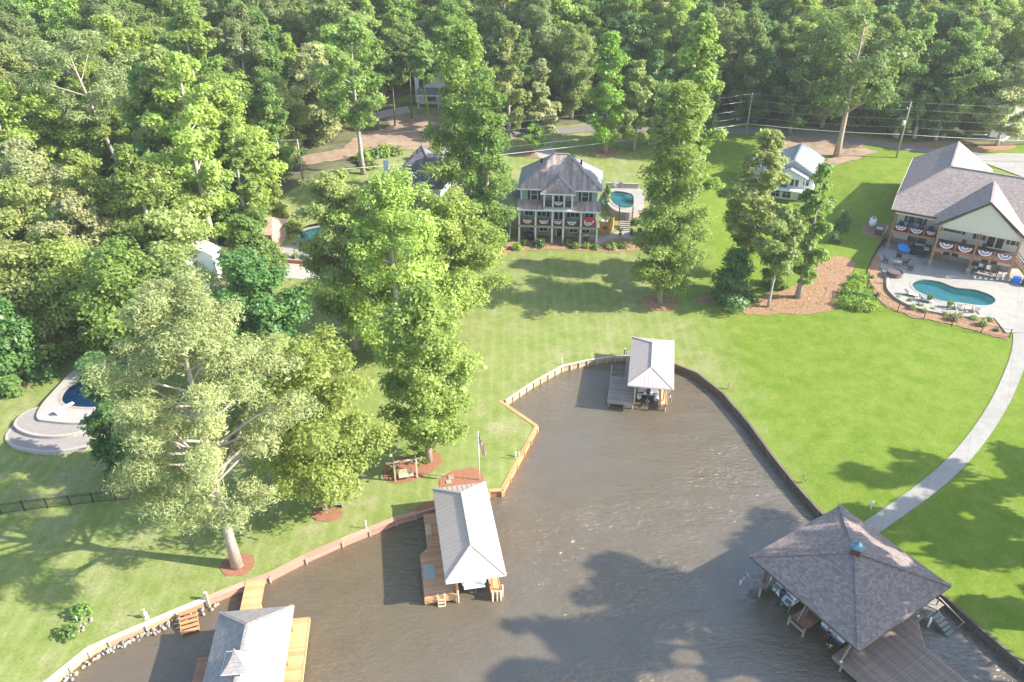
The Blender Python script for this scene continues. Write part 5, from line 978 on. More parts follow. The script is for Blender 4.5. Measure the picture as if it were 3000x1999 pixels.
# windows and doors: upper floor, then patio level
win(Hs, -3.5, 5.75, 4.4, 2.0, 1.5, (2, 1), 'cream_paint', 'glass_sky', shut='charcoal'); win(Hs, -2.6, 5.75, 1.35, 2.6, 1.7, (2, 1), 'cream_paint', 'glass_sky')
win(Hs, 1.6, 3.4, 4.7, 2.3, .9, (1, 1), 'cream_paint', 'glass_sky', shut='charcoal'); win(Hs, 5.1, 3.4, 4.5, .6, 1.1, (1, 1), 'cream_paint', shut='charcoal'); door(Hs, 7.2, 3.4, 2.98, 2.2, 2.25, 2, 'cream_paint'); win(Hs, 9.3, 3.4, 4.5, .6, .9, (1, 1), 'cream_paint', shut='charcoal')
door(Hs, 2.3, 3.4, .0, 2.2, 2.25, 2, 'cream_paint'); door(Hs, 7.3, 3.4, .0, 2.2, 2.25, 2, 'cream_paint')
# roofs
zR = 11.3; A0, A1 = (-6.9, 3.0, ZE + .05), (13.5, 3.0, ZE + .05); K = (-6.9, 5.3, 7.6); r1, r2 = (-1.0, 10.8, zR), (13.5, 10.8, zR)
roof(Hs, [A0, A1, r2, r1, K], 'shingle_tan'); roof(Hs, [(13.5, 18.6, ZE + .05), (4.8, 18.6, ZE + .05), (4.8, 10.8, zR), (13.5, 10.8, zR)], 'shingle_tan')
bk = (-1.0, 24.0, zR); roof(Hs, [K, r1, bk, (-6.9, 24.0, 7.6)][::-1], 'shingle_tan'); roof(Hs, [r1, (4.8, 10.81, 7.7), (4.8, 24.0, 7.7), bk], 'shingle_tan')
MB().add([(-6.2, 23.8, 7.6), (4.4, 23.8, 7.6), (-1.0, 23.8, zR - .2)], [(2, 1, 0)]).build('back_gable', 'siding_cream', Hs)
MB().box(-6.0, 4.4, 21.9, 23.75, -.5, 7.5).build('back_wing_wall', 'siding_cream', Hs)
ridge(Hs, r1, r2, 'shingle_tan'); ridge(Hs, K, r1, 'shingle_tan'); ridge(Hs, r1, bk, 'shingle_tan')
MB().beam((A0[0], A0[1] - .02, ZE - .1), (-.6, A0[1] - .02, ZE - .1), .1, .24).build('fascia', 'dark_brown', Hs); MB().beam((A0[0] - .02, A0[1], ZE - .05), (K[0] - .02, K[1], K[2] - .1), .06, .24).build('rake_board', 'cream_paint', Hs); MB().beam((K[0] - .03, K[1], K[2] - .1), (K[0] - .03, 24, K[2] - .1), .06, .2).build('fascia', 'cream_paint', Hs)
MB().box(-6.3, -.3, 3.12, 3.4, ZE - .55, ZE - .22).build('porch_beam', 'cream_paint', Hs)
MB().box(-6.85, -6.1, 5.7, 23.9, 7.2, 7.35).build('soffit', 'cream_paint', Hs)
gx, gz, gy = 5.0, 10.55, .35; gl, gr = (-.85, gy, ZE - .05), (10.85, gy, ZE - .05); ga, gb = (gx, gy, gz), (gx, 9.5, gz)
roof(Hs, [gl, ga, gb, (-.85, 3.3, ZE - .05)][::-1], 'shingle_tan'); roof(Hs, [gr, (10.85, 3.3, ZE - .05), gb, ga][::-1], 'shingle_tan'); ridge(Hs, ga, gb, 'shingle_tan')
MB().add([(-.1, .55, ZE - .1), (10.1, .55, ZE - .1), (gx, .55, gz - .35), (-.1, .75, ZE - .1), (10.1, .75, ZE - .1), (gx, .75, gz - .35)], [(0, 1, 2), (5, 4, 3), (0, 3, 4, 1)]).build('gable_wall', 'cream_paint', Hs)
for a in (gl, gr): MB().beam((a[0], a[1] - .05, a[2] - .08), (ga[0], ga[1] - .05, ga[2] - .1), .08, .28).build('rake_board', 'dark_brown', Hs)
MB().box(-.2, 10.2, .5, .8, ZE - .32, ZE - .11).build('gable_beam', 'cream_paint', Hs)
# stair from the deck at the right edge
for k in range(10): MB().box(10.2 + k * .28, 10.5 + k * .28, .6, 1.9, 2.8 - k * .29, 2.86 - k * .29).build('stair_tread', 'dark_brown', Hs)
for y in (.55, 1.95): MB().beam((10.0, y, 2.9), (13.2, y, -.1), .08, .3).build('stringer', 'cedar_post', Hs); MB().beam((10.0, y, 3.85), (13.2, y, .85), .06, .1).build('stair_rail', 'dark_brown', Hs)
for i, (x, y, w, lab) in enumerate(((-5.1, 3.08, 1.6, 'bunting on the tan house deck rail above the left windows, outermost'), (-2.95, 3.08, 1.7, 'bunting on the tan house deck rail above the blue umbrella'), (-1.05, 3.08, 1.2, 'narrow half furled bunting beside the first gable post'), (1.3, -.15, 1.9, 'bunting on the gable deck just right of the first post'), (3.7, -.15, 1.9, 'bunting on the gable deck left of the middle post'), (6.2, -.15, 1.9, 'bunting on the gable deck right of the middle post'), (8.6, -.15, 1.9, 'bunting on the gable deck beside the outermost right post'))):
    bunting(x, y, 3.85, w, 0, th, lab, 'buntings on the tan house')
# deck furniture on the upper porch
for x, mt, lab in ((-5.2, 'blue_cloth', 'navy cushioned armchair on the tan house porch by the corner post'), (-4.0, 'blue_cloth', 'navy cushioned armchair in the middle of the tan house porch'), (-2.5, 'blue_cloth', 'navy cushioned armchair on the porch above the umbrella'), (-1.2, 'charcoal', 'dark bare armchair on the porch next to the gable')):
    c = thing('porch_armchair', lab, 'chair', wpt(th, (x, 4.4, 2.95)), th.rotation_euler[2], 'armchairs on the tan house porch'); MB().cbox((0, 0, .38), (.7, .65, .18)).build('seat', mt, c); MB().cbox((0, .3, .75), (.7, .16, .65)).build('backrest', mt, c)
    for s in (-1, 1): MB().cbox((s * .4, 0, .42), (.1, .7, .4)).build('armrest', 'wicker', c)
    for sx in (-1, 1):
        for sy in (-1, 1): MB().cbox((sx * .33, sy * .28, .13), (.06, .06, .26)).build('leg', 'wicker', c)
for x, lab in ((3.4, 'brown chair on the gable deck left of the middle post'), (6.0, 'brown chair on the gable deck right of the middle post')):
    c = thing('porch_chair', lab, 'chair', wpt(th, (x, 1.8, 2.95)), th.rotation_euler[2], 'brown chairs on the gable deck'); MB().cbox((0, 0, .42), (.55, .5, .06)).build('seat', 'dark_brown', c); MB().cbox((0, .25, .8), (.55, .05, .6)).build('backrest', 'dark_brown', c)
    for sx in (-1, 1):
        for sy in (-1, 1): MB().cbox((sx * .24, sy * .22, .2), (.05, .05, .4)).build('leg', 'dark_brown', c)

# ------------------------------------------------------------------ white house between the lawns
Hs = thing('white_house', 'white two storey house with grey metal roof behind the small trees', 'house', (43.3, 127.9, 3.6), math.radians(-25)); wh = Hs
MB().box(0, 7.0, 0, 8.6, -.5, 5.3).build('wall', 'siding_white', Hs); MB().box(-.05, 7.05, -1.9, 0, 2.35, 2.55).build('porch_floor', 'trim_white', Hs)
g1_, g2_ = (-.5, -.6, 5.2), (7.5, -.6, 5.2)
for k in range(12):
    a, b_ = -.6 + k * .8, -.6 + (k + 1) * .8
    for s_ in (-1, 1): p = MB().slab([(3.5 + s_ * 4.0, a, 5.2), (3.5 + s_ * 4.0, b_, 5.2), (3.5, b_, 7.4), (3.5, a, 7.4)][::s_], .08); p.beam((3.5 + s_ * 4.0, a, 5.22), (3.5, a, 7.42), .04, .05); p.build('roof_panel', 'grey_metal', Hs)
ridge(Hs, (3.5, -.6, 7.4), (3.5, 9.0, 7.4), 'grey_metal')
MB().add([(0, -.02, 5.2), (7, -.02, 5.2), (3.5, -.02, 7.15)], [(0, 1, 2)]).build('gable', 'siding_white', Hs)
for a in (g1_, g2_): MB().beam((a[0], a[1], a[2] - .1), (3.5, -.6, 7.3), .1, .24).build('rake_board', 'trim_white', Hs)
roof(Hs, [(.3, -2.2, 4.9), (.3, 0, 4.9), (3.3, 0, 6.2), (3.3, -2.2, 6.2)][::-1], 'grey_metal', .1); roof(Hs, [(6.3, -2.2, 4.9), (3.3, -2.2, 6.2), (3.3, 0, 6.2), (6.3, 0, 4.9)][::-1], 'grey_metal', .1); MB().add([(.6, -2.1, 4.85), (6.0, -2.1, 4.85), (3.3, -2.1, 6.0)], [(0, 1, 2)]).build('porch_gable', 'siding_white', Hs)
for x in (.75, 5.85): MB().box(x - .12, x + .12, -2.0, -1.76, -.4, 4.8).build('column', 'trim_white', Hs)
MB().box(.5, 6.1, -2.15, -1.95, 4.65, 4.85).build('porch_beam', 'trim_white', Hs); roof(Hs, [(-.8, -1.5, 2.2), (3.0, -1.5, 2.2), (3.0, 0, 2.9), (-.8, 0, 2.9)], 'shingle_slate', .1)
win(Hs, 2.3, 0, 3.8, 1.2, 1.4, (1, 2)); door(Hs, 4.1, 0, 2.56, 1.5, 2.1); win(Hs, 1.4, 0, 1.2, 1.3, 1.3, (2, 2)); win(Hs, 3.2, 0, 1.2, 1.3, 1.3, (2, 2)); win(Hs, 5.6, 0, 1.2, 1.0, 1.3, (1, 2)); win(Hs, 5.9, 0, 3.8, .9, 1.4, (1, 2))
MB().box(-4.5, 0, 3.5, 8.0, -.5, 3.8).build('side_wing_wall', 'siding_white', Hs); roof(Hs, [(-4.8, 3.1, 3.7), (0, 3.1, 3.7), (0, 5.8, 5.0), (-4.8, 5.8, 5.0)], 'grey_metal'); roof(Hs, [(0, 8.4, 3.7), (-4.8, 8.4, 3.7), (-4.8, 5.8, 5.0), (0, 5.8, 5.0)], 'grey_metal')

# ------------------------------------------------------------------ slate roofed house behind the lawn oaks
Hs = thing('slate_house', 'house with dark slate roof and pale blue dormer behind the oaks', 'house', (-16.02, 126.07) + (4.2,), math.radians(-14)); sh = Hs
MB().box(-4.6, 4.0, .6, 9, -.5, 2.4).build('wall', 'siding_blue', Hs)
ap_ = (-.3, 4.8, 7.6); e_ = [(-5.2, -.2, 2.2), (4.6, -.2, 2.2), (4.6, 9.6, 2.2), (-5.2, 9.6, 2.2)]
for k in range(4): roof(Hs, [e_[k], e_[(k + 1) % 4], ap_], 'shingle_slate'); ridge(Hs, e_[k], ap_, 'shingle_slate', .26)
roof(Hs, [(-.2, 1.6, 4.4), (3.5, 1.6, 4.4), (3.5, 4.4, 6.5), (-.2, 4.4, 6.5)], 'shingle_slate'); MB().add([(.4, 1.8, 4.2), (3.4, 1.8, 4.2), (3.4, 1.8, 2.6), (3.4, 6.5, 4.2), (3.4, 6.5, 2.6), (3.4, 4.4, 6.3)], [(0, 2, 1), (1, 2, 4, 3), (1, 3, 5)]).build('dormer_wall', 'siding_blue', Hs); MB().box(-.3, 3.55, 1.5, 1.6, 4.15, 4.4).build('gutter', 'trim_white', Hs)
MB().box(-6.6, -5.9, 2.6, 3.3, 0, 5.2).build('chimney', 'trim_white', Hs)

# ------------------------------------------------------------------ white cottage in the clearing
Hs = thing('cottage', 'small white cottage with porch, chimney and black shutters in the clearing', 'house', (-19.39, 165.85) + (hgt(*(-19.39, 165.85)),), math.radians(-3))
MB().box(0, 8, 1.6, 9, -.3, 3.2).build('wall', 'siding_white', Hs); roof(Hs, [(-.4, 1.2, 3.1), (-.4, 9.4, 3.1), (4, 9.4, 6.2), (4, 1.2, 6.2)][::-1], 'shingle_slate'); roof(Hs, [(8.4, 1.2, 3.1), (4, 1.2, 6.2), (4, 9.4, 6.2), (8.4, 9.4, 3.1)][::-1], 'shingle_slate'); MB().add([(.3, 1.55, 3.4), (7.7, 1.55, 3.4), (4, 1.55, 6.0)], [(0, 1, 2)]).build('gable', 'siding_white', Hs)
roof(Hs, [(-.2, -.6, 2.7), (8.2, -.6, 2.7), (7.4, 1.6, 3.7), (.6, 1.6, 3.7)], 'shingle_slate', .1); MB().box(-.2, 8.2, -.62, -.56, 2.45, 2.7).build('gutter', 'trim_white', Hs)
for x in (.1, 4.2, 7.9): MB().box(x - .1, x + .1, -.5, -.3, -.3, 2.5).build('column', 'trim_white', Hs)
MB().box(-.2, 8.2, -.6, 1.6, -.3, .0).build('porch_floor', 'concrete', Hs); win(Hs, 2.3, 1.6, 1.6, 1.2, 1.4, (1, 2), shut='black_paint'); door(Hs, 4.9, 1.6, .0, 1.0, 2.1, 1); win(Hs, 6.6, 1.6, 1.6, 1.0, 1.4, (1, 2), shut='black_paint'); MB().box(-.9, -.1, 2.2, 3.0, -.3, 6.0).build('chimney', 'trim_white', Hs)

# ------------------------------------------------------------------ barn, outbuilding, shed
Hs = thing('white_barn', 'white gabled barn glimpsed behind the spreading oak', 'barn', (-47.99, 91.29) + (2.7,), math.radians(8))
MB().box(0, 8.2, 0, 9, -.5, 4.2).build('wall', 'siding_white', Hs); roof(Hs, [(-.4, -.4, 4.1), (4.1, -.4, 6.6), (4.1, 9.4, 6.6), (-.4, 9.4, 4.1)], 'white_paint'); roof(Hs, [(8.6, -.4, 4.1), (8.6, 9.4, 4.1), (4.1, 9.4, 6.6), (4.1, -.4, 6.6)], 'white_paint'); MB().add([(0, -.02, 4.1), (8.2, -.02, 4.1), (4.1, -.02, 6.4)], [(0, 1, 2)]).build('gable', 'siding_white', Hs); door(Hs, 4.1, 0, 0, 2.4, 2.4, 2, 'white_paint', 'grey_metal'); win(Hs, 1.4, 0, 2, .9, 1.1, (1, 2))
Hs = thing('brick_outbuilding', 'small brick outbuilding with pinkish clay roof', 'outbuilding', (-40.75, 108.18) + (3.4,), math.radians(-8))
MB().box(0, 5.4, 0, 5, -.5, 2.9).build('wall', 'brick', Hs); roof(Hs, [(-.4, -.5, 2.8), (5.8, -.5, 2.8), (4.9, 2.5, 4.3), (.5, 2.5, 4.3)], 'shingle_clay'); roof(Hs, [(5.8, -.5, 2.8), (5.8, 5.5, 2.8), (4.9, 2.5, 4.3)], 'shingle_clay'); roof(Hs, [(5.8, 5.5, 2.8), (-.4, 5.5, 2.8), (.5, 2.5, 4.3), (4.9, 2.5, 4.3)], 'shingle_clay'); roof(Hs, [(-.4, 5.5, 2.8), (-.4, -.5, 2.8), (.5, 2.5, 4.3)], 'shingle_clay'); win(Hs, 1.6, 0, 1.6, 1.0, 1.1, (2, 2)); door(Hs, 3.8, 0, 0, 1.0, 2.1, 1)
Hs = thing('brick_chimney', 'square brick chimney stack behind the outbuilding', 'chimney', (-40.8, 114.6) + (4.3,)); MB().cbox((0, 0, 1.6), (1.0, .9, 3.6)).build('stack', 'brick', Hs); MB().cbox((0, 0, 3.5), (1.25, 1.15, .3)).build('crown_cap', 'terracotta', Hs); MB().cbox((.0, -.46, 1.1), (.6, .06, .8)).build('hearth', 'black_paint', Hs)
Hs = thing('metal_shed', 'pale blue metal shed with light roof among the trees', 'shed', (93.18, 150.96) + (hgt(*(93.18, 150.96)),), math.radians(-18))
MB().box(0, 14, 0, 8, -.4, 3.4).build('wall', 'siding_blue', Hs); roof(Hs, [(-.3, -.4, 3.3), (14.3, -.4, 3.3), (14.3, 4, 4.6), (-.3, 4, 4.6)], 'roof_metal'); roof(Hs, [(14.3, 8.4, 3.3), (-.3, 8.4, 3.3), (-.3, 4, 4.6), (14.3, 4, 4.6)], 'roof_metal'); door(Hs, 4, 0, 0, 3, 2.6, 1, 'white_paint', 'grey_metal'); win(Hs, 9, 0, 1.8, 1.2, 1.0, (2, 1))
o = thing('utility_box', 'white box trailer parked beside the gravel lane', 'trailer', (91.3, 147.17) + (hgt(*(91.3, 147.17)),), math.radians(-15)); MB().box(-1.4, 1.4, 0, 2.2, .45, 2.9).build('body', 'white_paint', o); MB().box(-.6, .6, -.03, .0, .6, 2.6).build('rear_door', 'trim_white', o)
for x in (-1.1, 1.1): MB().tube([(x - .1, 1.1, .38), (x + .1, 1.1, .38)], .38, 12).build('wheel', 'black_paint', o)

# ------------------------------------------------------------------ pools, patios, terraces
def skirt(name, mat, poly, z0, z1, parent=None, off=0.0):
    n = len(poly); vs = [(x, y, z) for z in (z0, z1) for x, y in poly]; return MB().add(vs, [(i, (i + 1) % n, n + (i + 1) % n, n + i) for i in range(n)]).build(name, mat, parent)
def grow(poly, d):
    P = np.array(poly); c = P.mean(0); n = len(P); out = []
    area = sum(P[i][0] * P[(i + 1) % n][1] - P[(i + 1) % n][0] * P[i][1] for i in range(n)); sg = 1 if area > 0 else -1
    for i in range(n):
        t_ = P[(i + 1) % n] - P[i - 1]; t_ /= np.linalg.norm(t_) + 1e-9; out.append((P[i][0] + t_[1] * d * sg, P[i][1] - t_[0] * d * sg))
    return out
def pool(name, label, poly, z, wmat, cmat, cw=.32, depth=.14):
    t = thing(name, label, 'pool', (0, 0, 0)); o = sheet('water', wmat, poly, 0, 3.0, z=z - depth); o.parent = t
    o = sheet('coping', cmat, grow(poly, cw), 0, 50.0, [poly], z=z + .035); o.parent = t
    skirt('tile_band', 'stone_grey', poly, z - depth - .12, z + .03, t); skirt('basin_wall', wmat + '_basin', poly, z - 1.9, z - depth - .12, t); o = sheet('basin_floor', wmat + '_basin', poly, 0, 1.2, z=z - 1.4); o.parent = t; me = o.data; xs = [v.co.x for v in me.vertices]; x0, x1 = min(xs), max(xs)
    for v in me.vertices: v.co.z = z - .55 - .6 * min(1, max(0, ((v.co.x - x0) / (x1 - x0) - .12) / .7))
    for k in range(3): c_ = np.array(poly).mean(0); p_ = min(poly, key=lambda p: p[0]); MB().lathe([(0, 0), (1.5 - k * .42, 0), (1.5 - k * .42, -.25)], (p_[0] + .15, p_[1], z - .58 + k * .14), 18).build('pool_step', wmat + '_basin', t)
    skirt('coping_edge', cmat, grow(poly, cw), z - .05, z + .035, t); return t
def deckpad(name, label, mat, poly, z, holes=(), drop=1.0, smat=None):
    o = tag(sheet(name, mat, poly, 0, 3.0, holes, z=z), label, kind='structure'); skirt('edge', smat or mat, poly, z - drop, z, o); return o
deckpad('patio', 'pale concrete patio round the curved pool', 'concrete_bright', PATIO, 3.2, [POOL_R], 1.4)
pool('swimming_pool', 'curved teal swimming pool in the pale patio below the tan house', POOL_R, 3.2, 'pool_water', 'concrete_bright')
deckpad('pool_deck', 'grey concrete deck round the half hidden kidney pool', 'concrete', DECK_L, 2.9, [POOL_L], 1.2)
pool('kidney_pool', 'deep blue kidney pool half hidden behind the pale pine', POOL_L, 2.9, 'pool_water_deep', 'stone_tan', .35)
def terrace(label, poly, z, z0):
    t = thing('terrace', label, 'terrace', (poly[0][0], poly[0][1], 0)); o = np.array(poly[0]); P = [tuple(np.array(p) - o) for p in poly]
    c = MB(); c.add([(x, y, z) for x, y in P], [tuple(range(len(P)))]); c.build('paving', 'terrace_paving', t)
    n = len(P)
    for i in range(n):
        a, b_ = np.array(P[i]), np.array(P[(i + 1) % n]); L_ = np.linalg.norm(b_ - a); m = max(1, int(round(L_ / .48))); ang = math.atan2(*(b_ - a)[::-1])
        for k in range(m):
            p = a + (b_ - a) * (k + .5) / m; rows = max(1, int(round((z - z0) / .2)))
            for r in range(rows): MB().cbox((0, 0, 0), (L_ / m - .02, .26 + R0.uniform(-.03, .03), .185)).build('stone_block', 'stone_block', t, (p[0], p[1], z - .1 - r * .2 + (.012 if r == 0 else 0)), (0, 0, ang + R0.uniform(-.02, .02)))
    return t
T1 = smooth_poly([(-52.98, 65.37), (-51.93, 64.16), (-50.48, 63.46), (-48.09, 62.98), (-45.99, 63.05), (-43.87, 63.88), (-42.73, 64.87), (-42.83, 66.69), (-46.34, 69.35), (-50.14, 69.35), (-52.51, 68.42), (-53.18, 67.21)], 3)
T2 = smooth_poly([(-52.84, 66.99), (-51.66, 65.96), (-49.96, 65.23), (-48.23, 64.95), (-46.48, 65.09), (-45, 65.81), (-43.75, 66.92), (-45.22, 69.21), (-49.09, 70.39), (-51.98, 69.76), (-52.95, 68.43)], 3)
terrace('lower curved stone edged terrace below the kidney pool', T1[::-1], 2.25, 1.6); terrace('upper curved stone edged terrace next to the kidney pool', T2[::-1], 2.62, 2.2)
db = thing('diving_board', 'white diving board over the kidney pool', 'diving board', (-48.88, 67.97) + (2.9,)); q = ((-47.6, 69.63)[0] - (-48.88, 67.97)[0], (-47.6, 69.63)[1] - (-48.88, 67.97)[1])
MB().beam((0, 0, .48), (q[0], q[1], .55), .46, .06).build('board', 'white_paint', db); MB().beam((.1, .1, .2), (q[0] * .45, q[1] * .45, .3), .4, .4).build('stand', 'trim_white', db)
# raised pool of the green house
GP = grow(POOL_G, .45); deckpad('pool_surround', 'pale stone deck round the raised pool', 'concrete_bright', smooth_poly([(15.67, 125.41), (16.73, 129.95), (19.82, 130.76), (22.23, 129.14), (21.68, 122.58), (20.05, 120.03), (18.4, 119.14), (16.75, 120.03), (15.82, 122.58)], 4), 4.58, [POOL_G], 2.2, 'stone_veneer')
pool('raised_pool', 'bright turquoise raised pool beside the green house', POOL_G, 4.6, 'pool_water_bright', 'stone_tan', .35)
o = thing('tanning_ledge', 'pale round shelf at the far corner of the raised pool', 'pool step', (19.74, 126.52) + (4.5,)); MB().lathe([(0, -.08), (.95, -.08), (.95, -.4)], n=20).build('shelf', 'pool_water_bright_basin', o)
o = thing('garden_wall', 'low tan retaining wall behind the raised pool', 'wall', (16.12, 129.9) + (4.4,), math.radians(-4)); MB().box(0, 5.5, 0, .25, -.5, 1.0).build('wall', 'stone_tan', o); MB().box(-.05, 5.55, -.05, .3, 1.0, 1.08).build('coping', 'concrete', o)
for i, (u, lab) in enumerate((((17.63, 130.04), 'white patio chair by the wall behind the raised pool'), ((18.82, 130.04), 'grey patio chair by the wall behind the raised pool'))):
    c = thing('patio_chair', lab, 'chair', u + (4.6,), 2.8); mt = ('white_cloth', 'grey_metal')[i]; MB().cbox((0, 0, .4), (.6, .6, .08)).build('seat', mt, c); MB().cbox((0, .3, .75), (.6, .08, .7)).build('backrest', mt, c)
    for sx in (-1, 1):
        for sy in (-1, 1): MB().cbox((sx * .26, sy * .26, .18), (.05, .05, .36)).build('leg', mt, c)
fn = thing('cedar_screen', 'orange cedar privacy screen with a sun emblem beside the green house', 'fence', wpt(gh, (12.3, 3.0, .3)), gh.rotation_euler[2])
for k in range(9): MB().box(k * .19, k * .19 + .17, 0, .05, 0, 2.2).build('board', 'plank_orange', fn)
for k in range(12): MB().cbox((0, 0, 1.1), (.17, .05, 2.2)).build('board', 'plank_orange', fn, (1.72 + k * .05, .12 + k * .19, 0), (0, 0, math.radians(75)))
for k in range(12): MB().beam((.85, -.02, 1.25), (.85 + .42 * math.cos(k * .5236), -.02, 1.25 + .32 * math.sin(k * .5236)), .02, .05).build('emblem_ray', 'black_paint', fn)
MB().box(-.02, 1.75, -.03, .08, 2.2, 2.26).build('cap_rail', 'plank_orange', fn)
o = thing('heat_pump', 'white heat pump unit behind the cedar screen', 'air conditioner', wpt(gh, (13.1, 4.6, 1.4)), 0); MB().cbox((0, 0, .35), (.95, .6, .7)).build('case', 'trim_white', o); MB().lathe([(.03, .0), (.24, .01), (.26, .03)], (.15, 0, .71), 14).build('fan_grille', 'charcoal', o); MB().cbox((0, 0, -.6), (1.1, .8, 1.2)).build('stand', 'stone_grey', o)
for k in range(5): tag(MB().box(-.8, .8, 0, .32, -.4, .0).build('stone_step', 'stone_tan', None, wpt(gh, (16.4, 4.6 + k * .36, .6 + k * .2)), (0, 0, gh.rotation_euler[2])), ['lowest', 'second', 'middle', 'fourth', 'topmost'][k] + ' stone step up to the raised pool', 'step', 'steps to the raised pool')
pg = thing('metal_pergola', 'thin black metal pergola frame beside the raised pool wall', 'pergola', wpt(gh, (15.4, 6.3, 1.6)), gh.rotation_euler[2])
for x in (0, 2.1):
    for y in (0, 1.6): MB().box(x - .04, x + .04, y - .04, y + .04, -.8, 2.2).build('post', 'dark_brown', pg)
for y in (0, 1.6): MB().box(-.1, 2.2, y - .03, y + .03, 2.2, 2.26).build('beam', 'dark_brown', pg)
lp_ = [wpt(gh, p)[:2] for p in ((12.1, -.3, 0), (14.2, 1.5, 0), (16.0, 1.9, 0), (18.4, 1.8, 0), (19.2, 4.2, 0), (17.8, 5.6, 0), (15.3, 4.4, 0), (13.2, 2.7, 0), (12.2, 2.2, 0))]
deckpad('side_patio', 'light stone patio right of the green house', 'concrete_bright', smooth_poly(lp_, 3), 2.85, (), 1.2, 'stone_tan')
c = thing('potted_palm', 'small potted palm on the side patio', 'plant', wpt(gh, (15.6, 2.6, .45))); MB().lathe([(.22, 0), (.3, .45), (.27, .45)], n=12).build('pot', 'terracotta', c)
fr = MB()
for k in range(14):
    a = k * .45; fr.add([(0, 0, .45), (.35 * math.cos(a) - .06 * math.sin(a), .35 * math.sin(a) + .06 * math.cos(a), 1.1), (.75 * math.cos(a), .75 * math.sin(a), .85 + .2 * (k % 3)), (.35 * math.cos(a) + .06 * math.sin(a), .35 * math.sin(a) - .06 * math.cos(a), 1.1)], [(0, 1, 2, 3)])
fr.build('fronds', 'leaf_mid', c)
for i, (x, y) in enumerate(((17.6, 3.0), (18.6, 3.6))):
    c = thing('wicker_chair', ['brown wicker chair on the side patio by the tree', 'brown wicker chair half hidden by the tree'][i], 'chair', wpt(gh, (x, y, .45)), 2.0 + i); MB().cbox((0, 0, .4), (.7, .7, .12)).build('seat', 'wicker', c); MB().cbox((0, .33, .8), (.7, .1, .8)).build('backrest', 'wicker', c)
    for s in (-1, 1): MB().cbox((s * .36, 0, .45), (.08, .7, .5)).build('armrest', 'wicker', c)
# mid-left terrace pool
deckpad('stone_patio', 'pale stone patio round the pool under the trees', 'concrete_bright', smooth_poly([(-35.97, 106.49), (-35.6, 110.71), (-34.39, 115.52), (-32.1, 119.26), (-27.27, 119.78), (-24.25, 112.27), (-24.84, 106.2), (-27.82, 105.04), (-32.28, 105.04)], 3), 3.1, [POOL_M], 1.3, 'terracotta')
pool('terrace_pool', 'teal pool glimpsed between the oaks on the stone patio', POOL_M, 3.12, 'pool_water', 'stone_tan', .3)
for i, u in enumerate(((-31.74, 109.17), (-30.52, 109.02), (-29.34, 109.02))):
    c = thing('sling_lounger', ['left', 'middle', 'right'][i] + ' of three dark sling chairs beside the terrace pool', 'chair', u + (3.1,), -2.6, 'dark chairs by the terrace pool'); MB().beam((0, .5, .55), (0, -.3, .35), .6, .05).build('seat', 'dark_brown', c); MB().beam((0, -.3, .35), (0, -.75, 1.0), .6, .05).build('backrest', 'dark_brown', c)
    for sx in (-1, 1): MB().beam((sx * .28, .45, 0), (sx * .28, .3, .5), .05, .05).build('leg', 'dark_brown', c); MB().beam((sx * .28, -.55, 0), (sx * .28, -.3, .4), .05, .05).build('leg', 'dark_brown', c)
c = thing('fire_bowl', 'grey round fire bowl table on the stone patio', 'fire bowl', (-29.72, 106.2) + (3.1,)); MB().lathe([(.9, 0), (1.1, .5), (1.0, .55), (.5, .5), (0, .48)], n=18).build('bowl', 'grey_metal', c); MB().lathe([(.25, .5), (.3, .8), (.0, .85)], n=10).build('burner', 'charcoal', c)

# ------------------------------------------------------------------ patio furniture of the tan house
def rocker(u, rz, lab, mt='charcoal'):
    c = thing('rocking_chair', lab, 'chair', u + (3.2,), rz, 'rocking chairs on the patio'); MB().cbox((0, 0, .42), (.6, .55, .05)).build('seat', mt, c)
    bk = MB().beam((0, .27, .45), (0, .45, 1.15), .6, .04).build('backrest', mt, c)
    for s in (-1, 1):
        MB().cbox((s * .33, .0, .66), (.08, .6, .04)).build('armrest', mt, c); MB().tube([(s * .3, -.45, .1), (s * .3, -.15, .03), (s * .3, .25, .03), (s * .3, .6, .12)], .025, 5).build('rocker', mt, c)
        for y in (-.25, .25): MB().cbox((s * .3, y, .33), (.05, .05, .62)).build('leg', mt, c)
rocker((54.32, 104.13), 1.0, 'dark rocking chair nearest the patio corner'); rocker((56.57, 105.13), 2.6, 'dark rocking chair behind the round patio table'); rocker((56.76, 103.29), -1.9, 'dark rocking chair right of the round patio table'); rocker((56.81, 101.63), -2.2, 'upright dark chair standing alone before the first post')
c = thing('patio_table', 'round pale topped table among the dark rocking chairs', 'table', (55.39, 103.01) + (3.2,)); MB().lathe([(0, .76), (.58, .76), (.58, .71)], n=20).build('tabletop', 'tan_canvas', c)
for k in range(4): MB().beam((.42 * math.cos(k * 1.57 + .7), .42 * math.sin(k * 1.57 + .7), 0), (.2 * math.cos(k * 1.57 + .7), .2 * math.sin(k * 1.57 + .7), .71), .06, .06).build('leg', 'charcoal', c)
c = thing('fire_pit', 'low round brown fire pit ring with a notch on the patio', 'fire pit', (53.92, 100.02) + (3.2,)); MB().lathe([(1.05, 0), (1.08, .48), (.98, .52), (.0, .46)], n=24).build('body', 'wicker', c); MB().lathe([(1.1, .5), (1.1, .62), (.95, .62), (.95, .5)], n=24).build('rim', 'dark_brown', c)
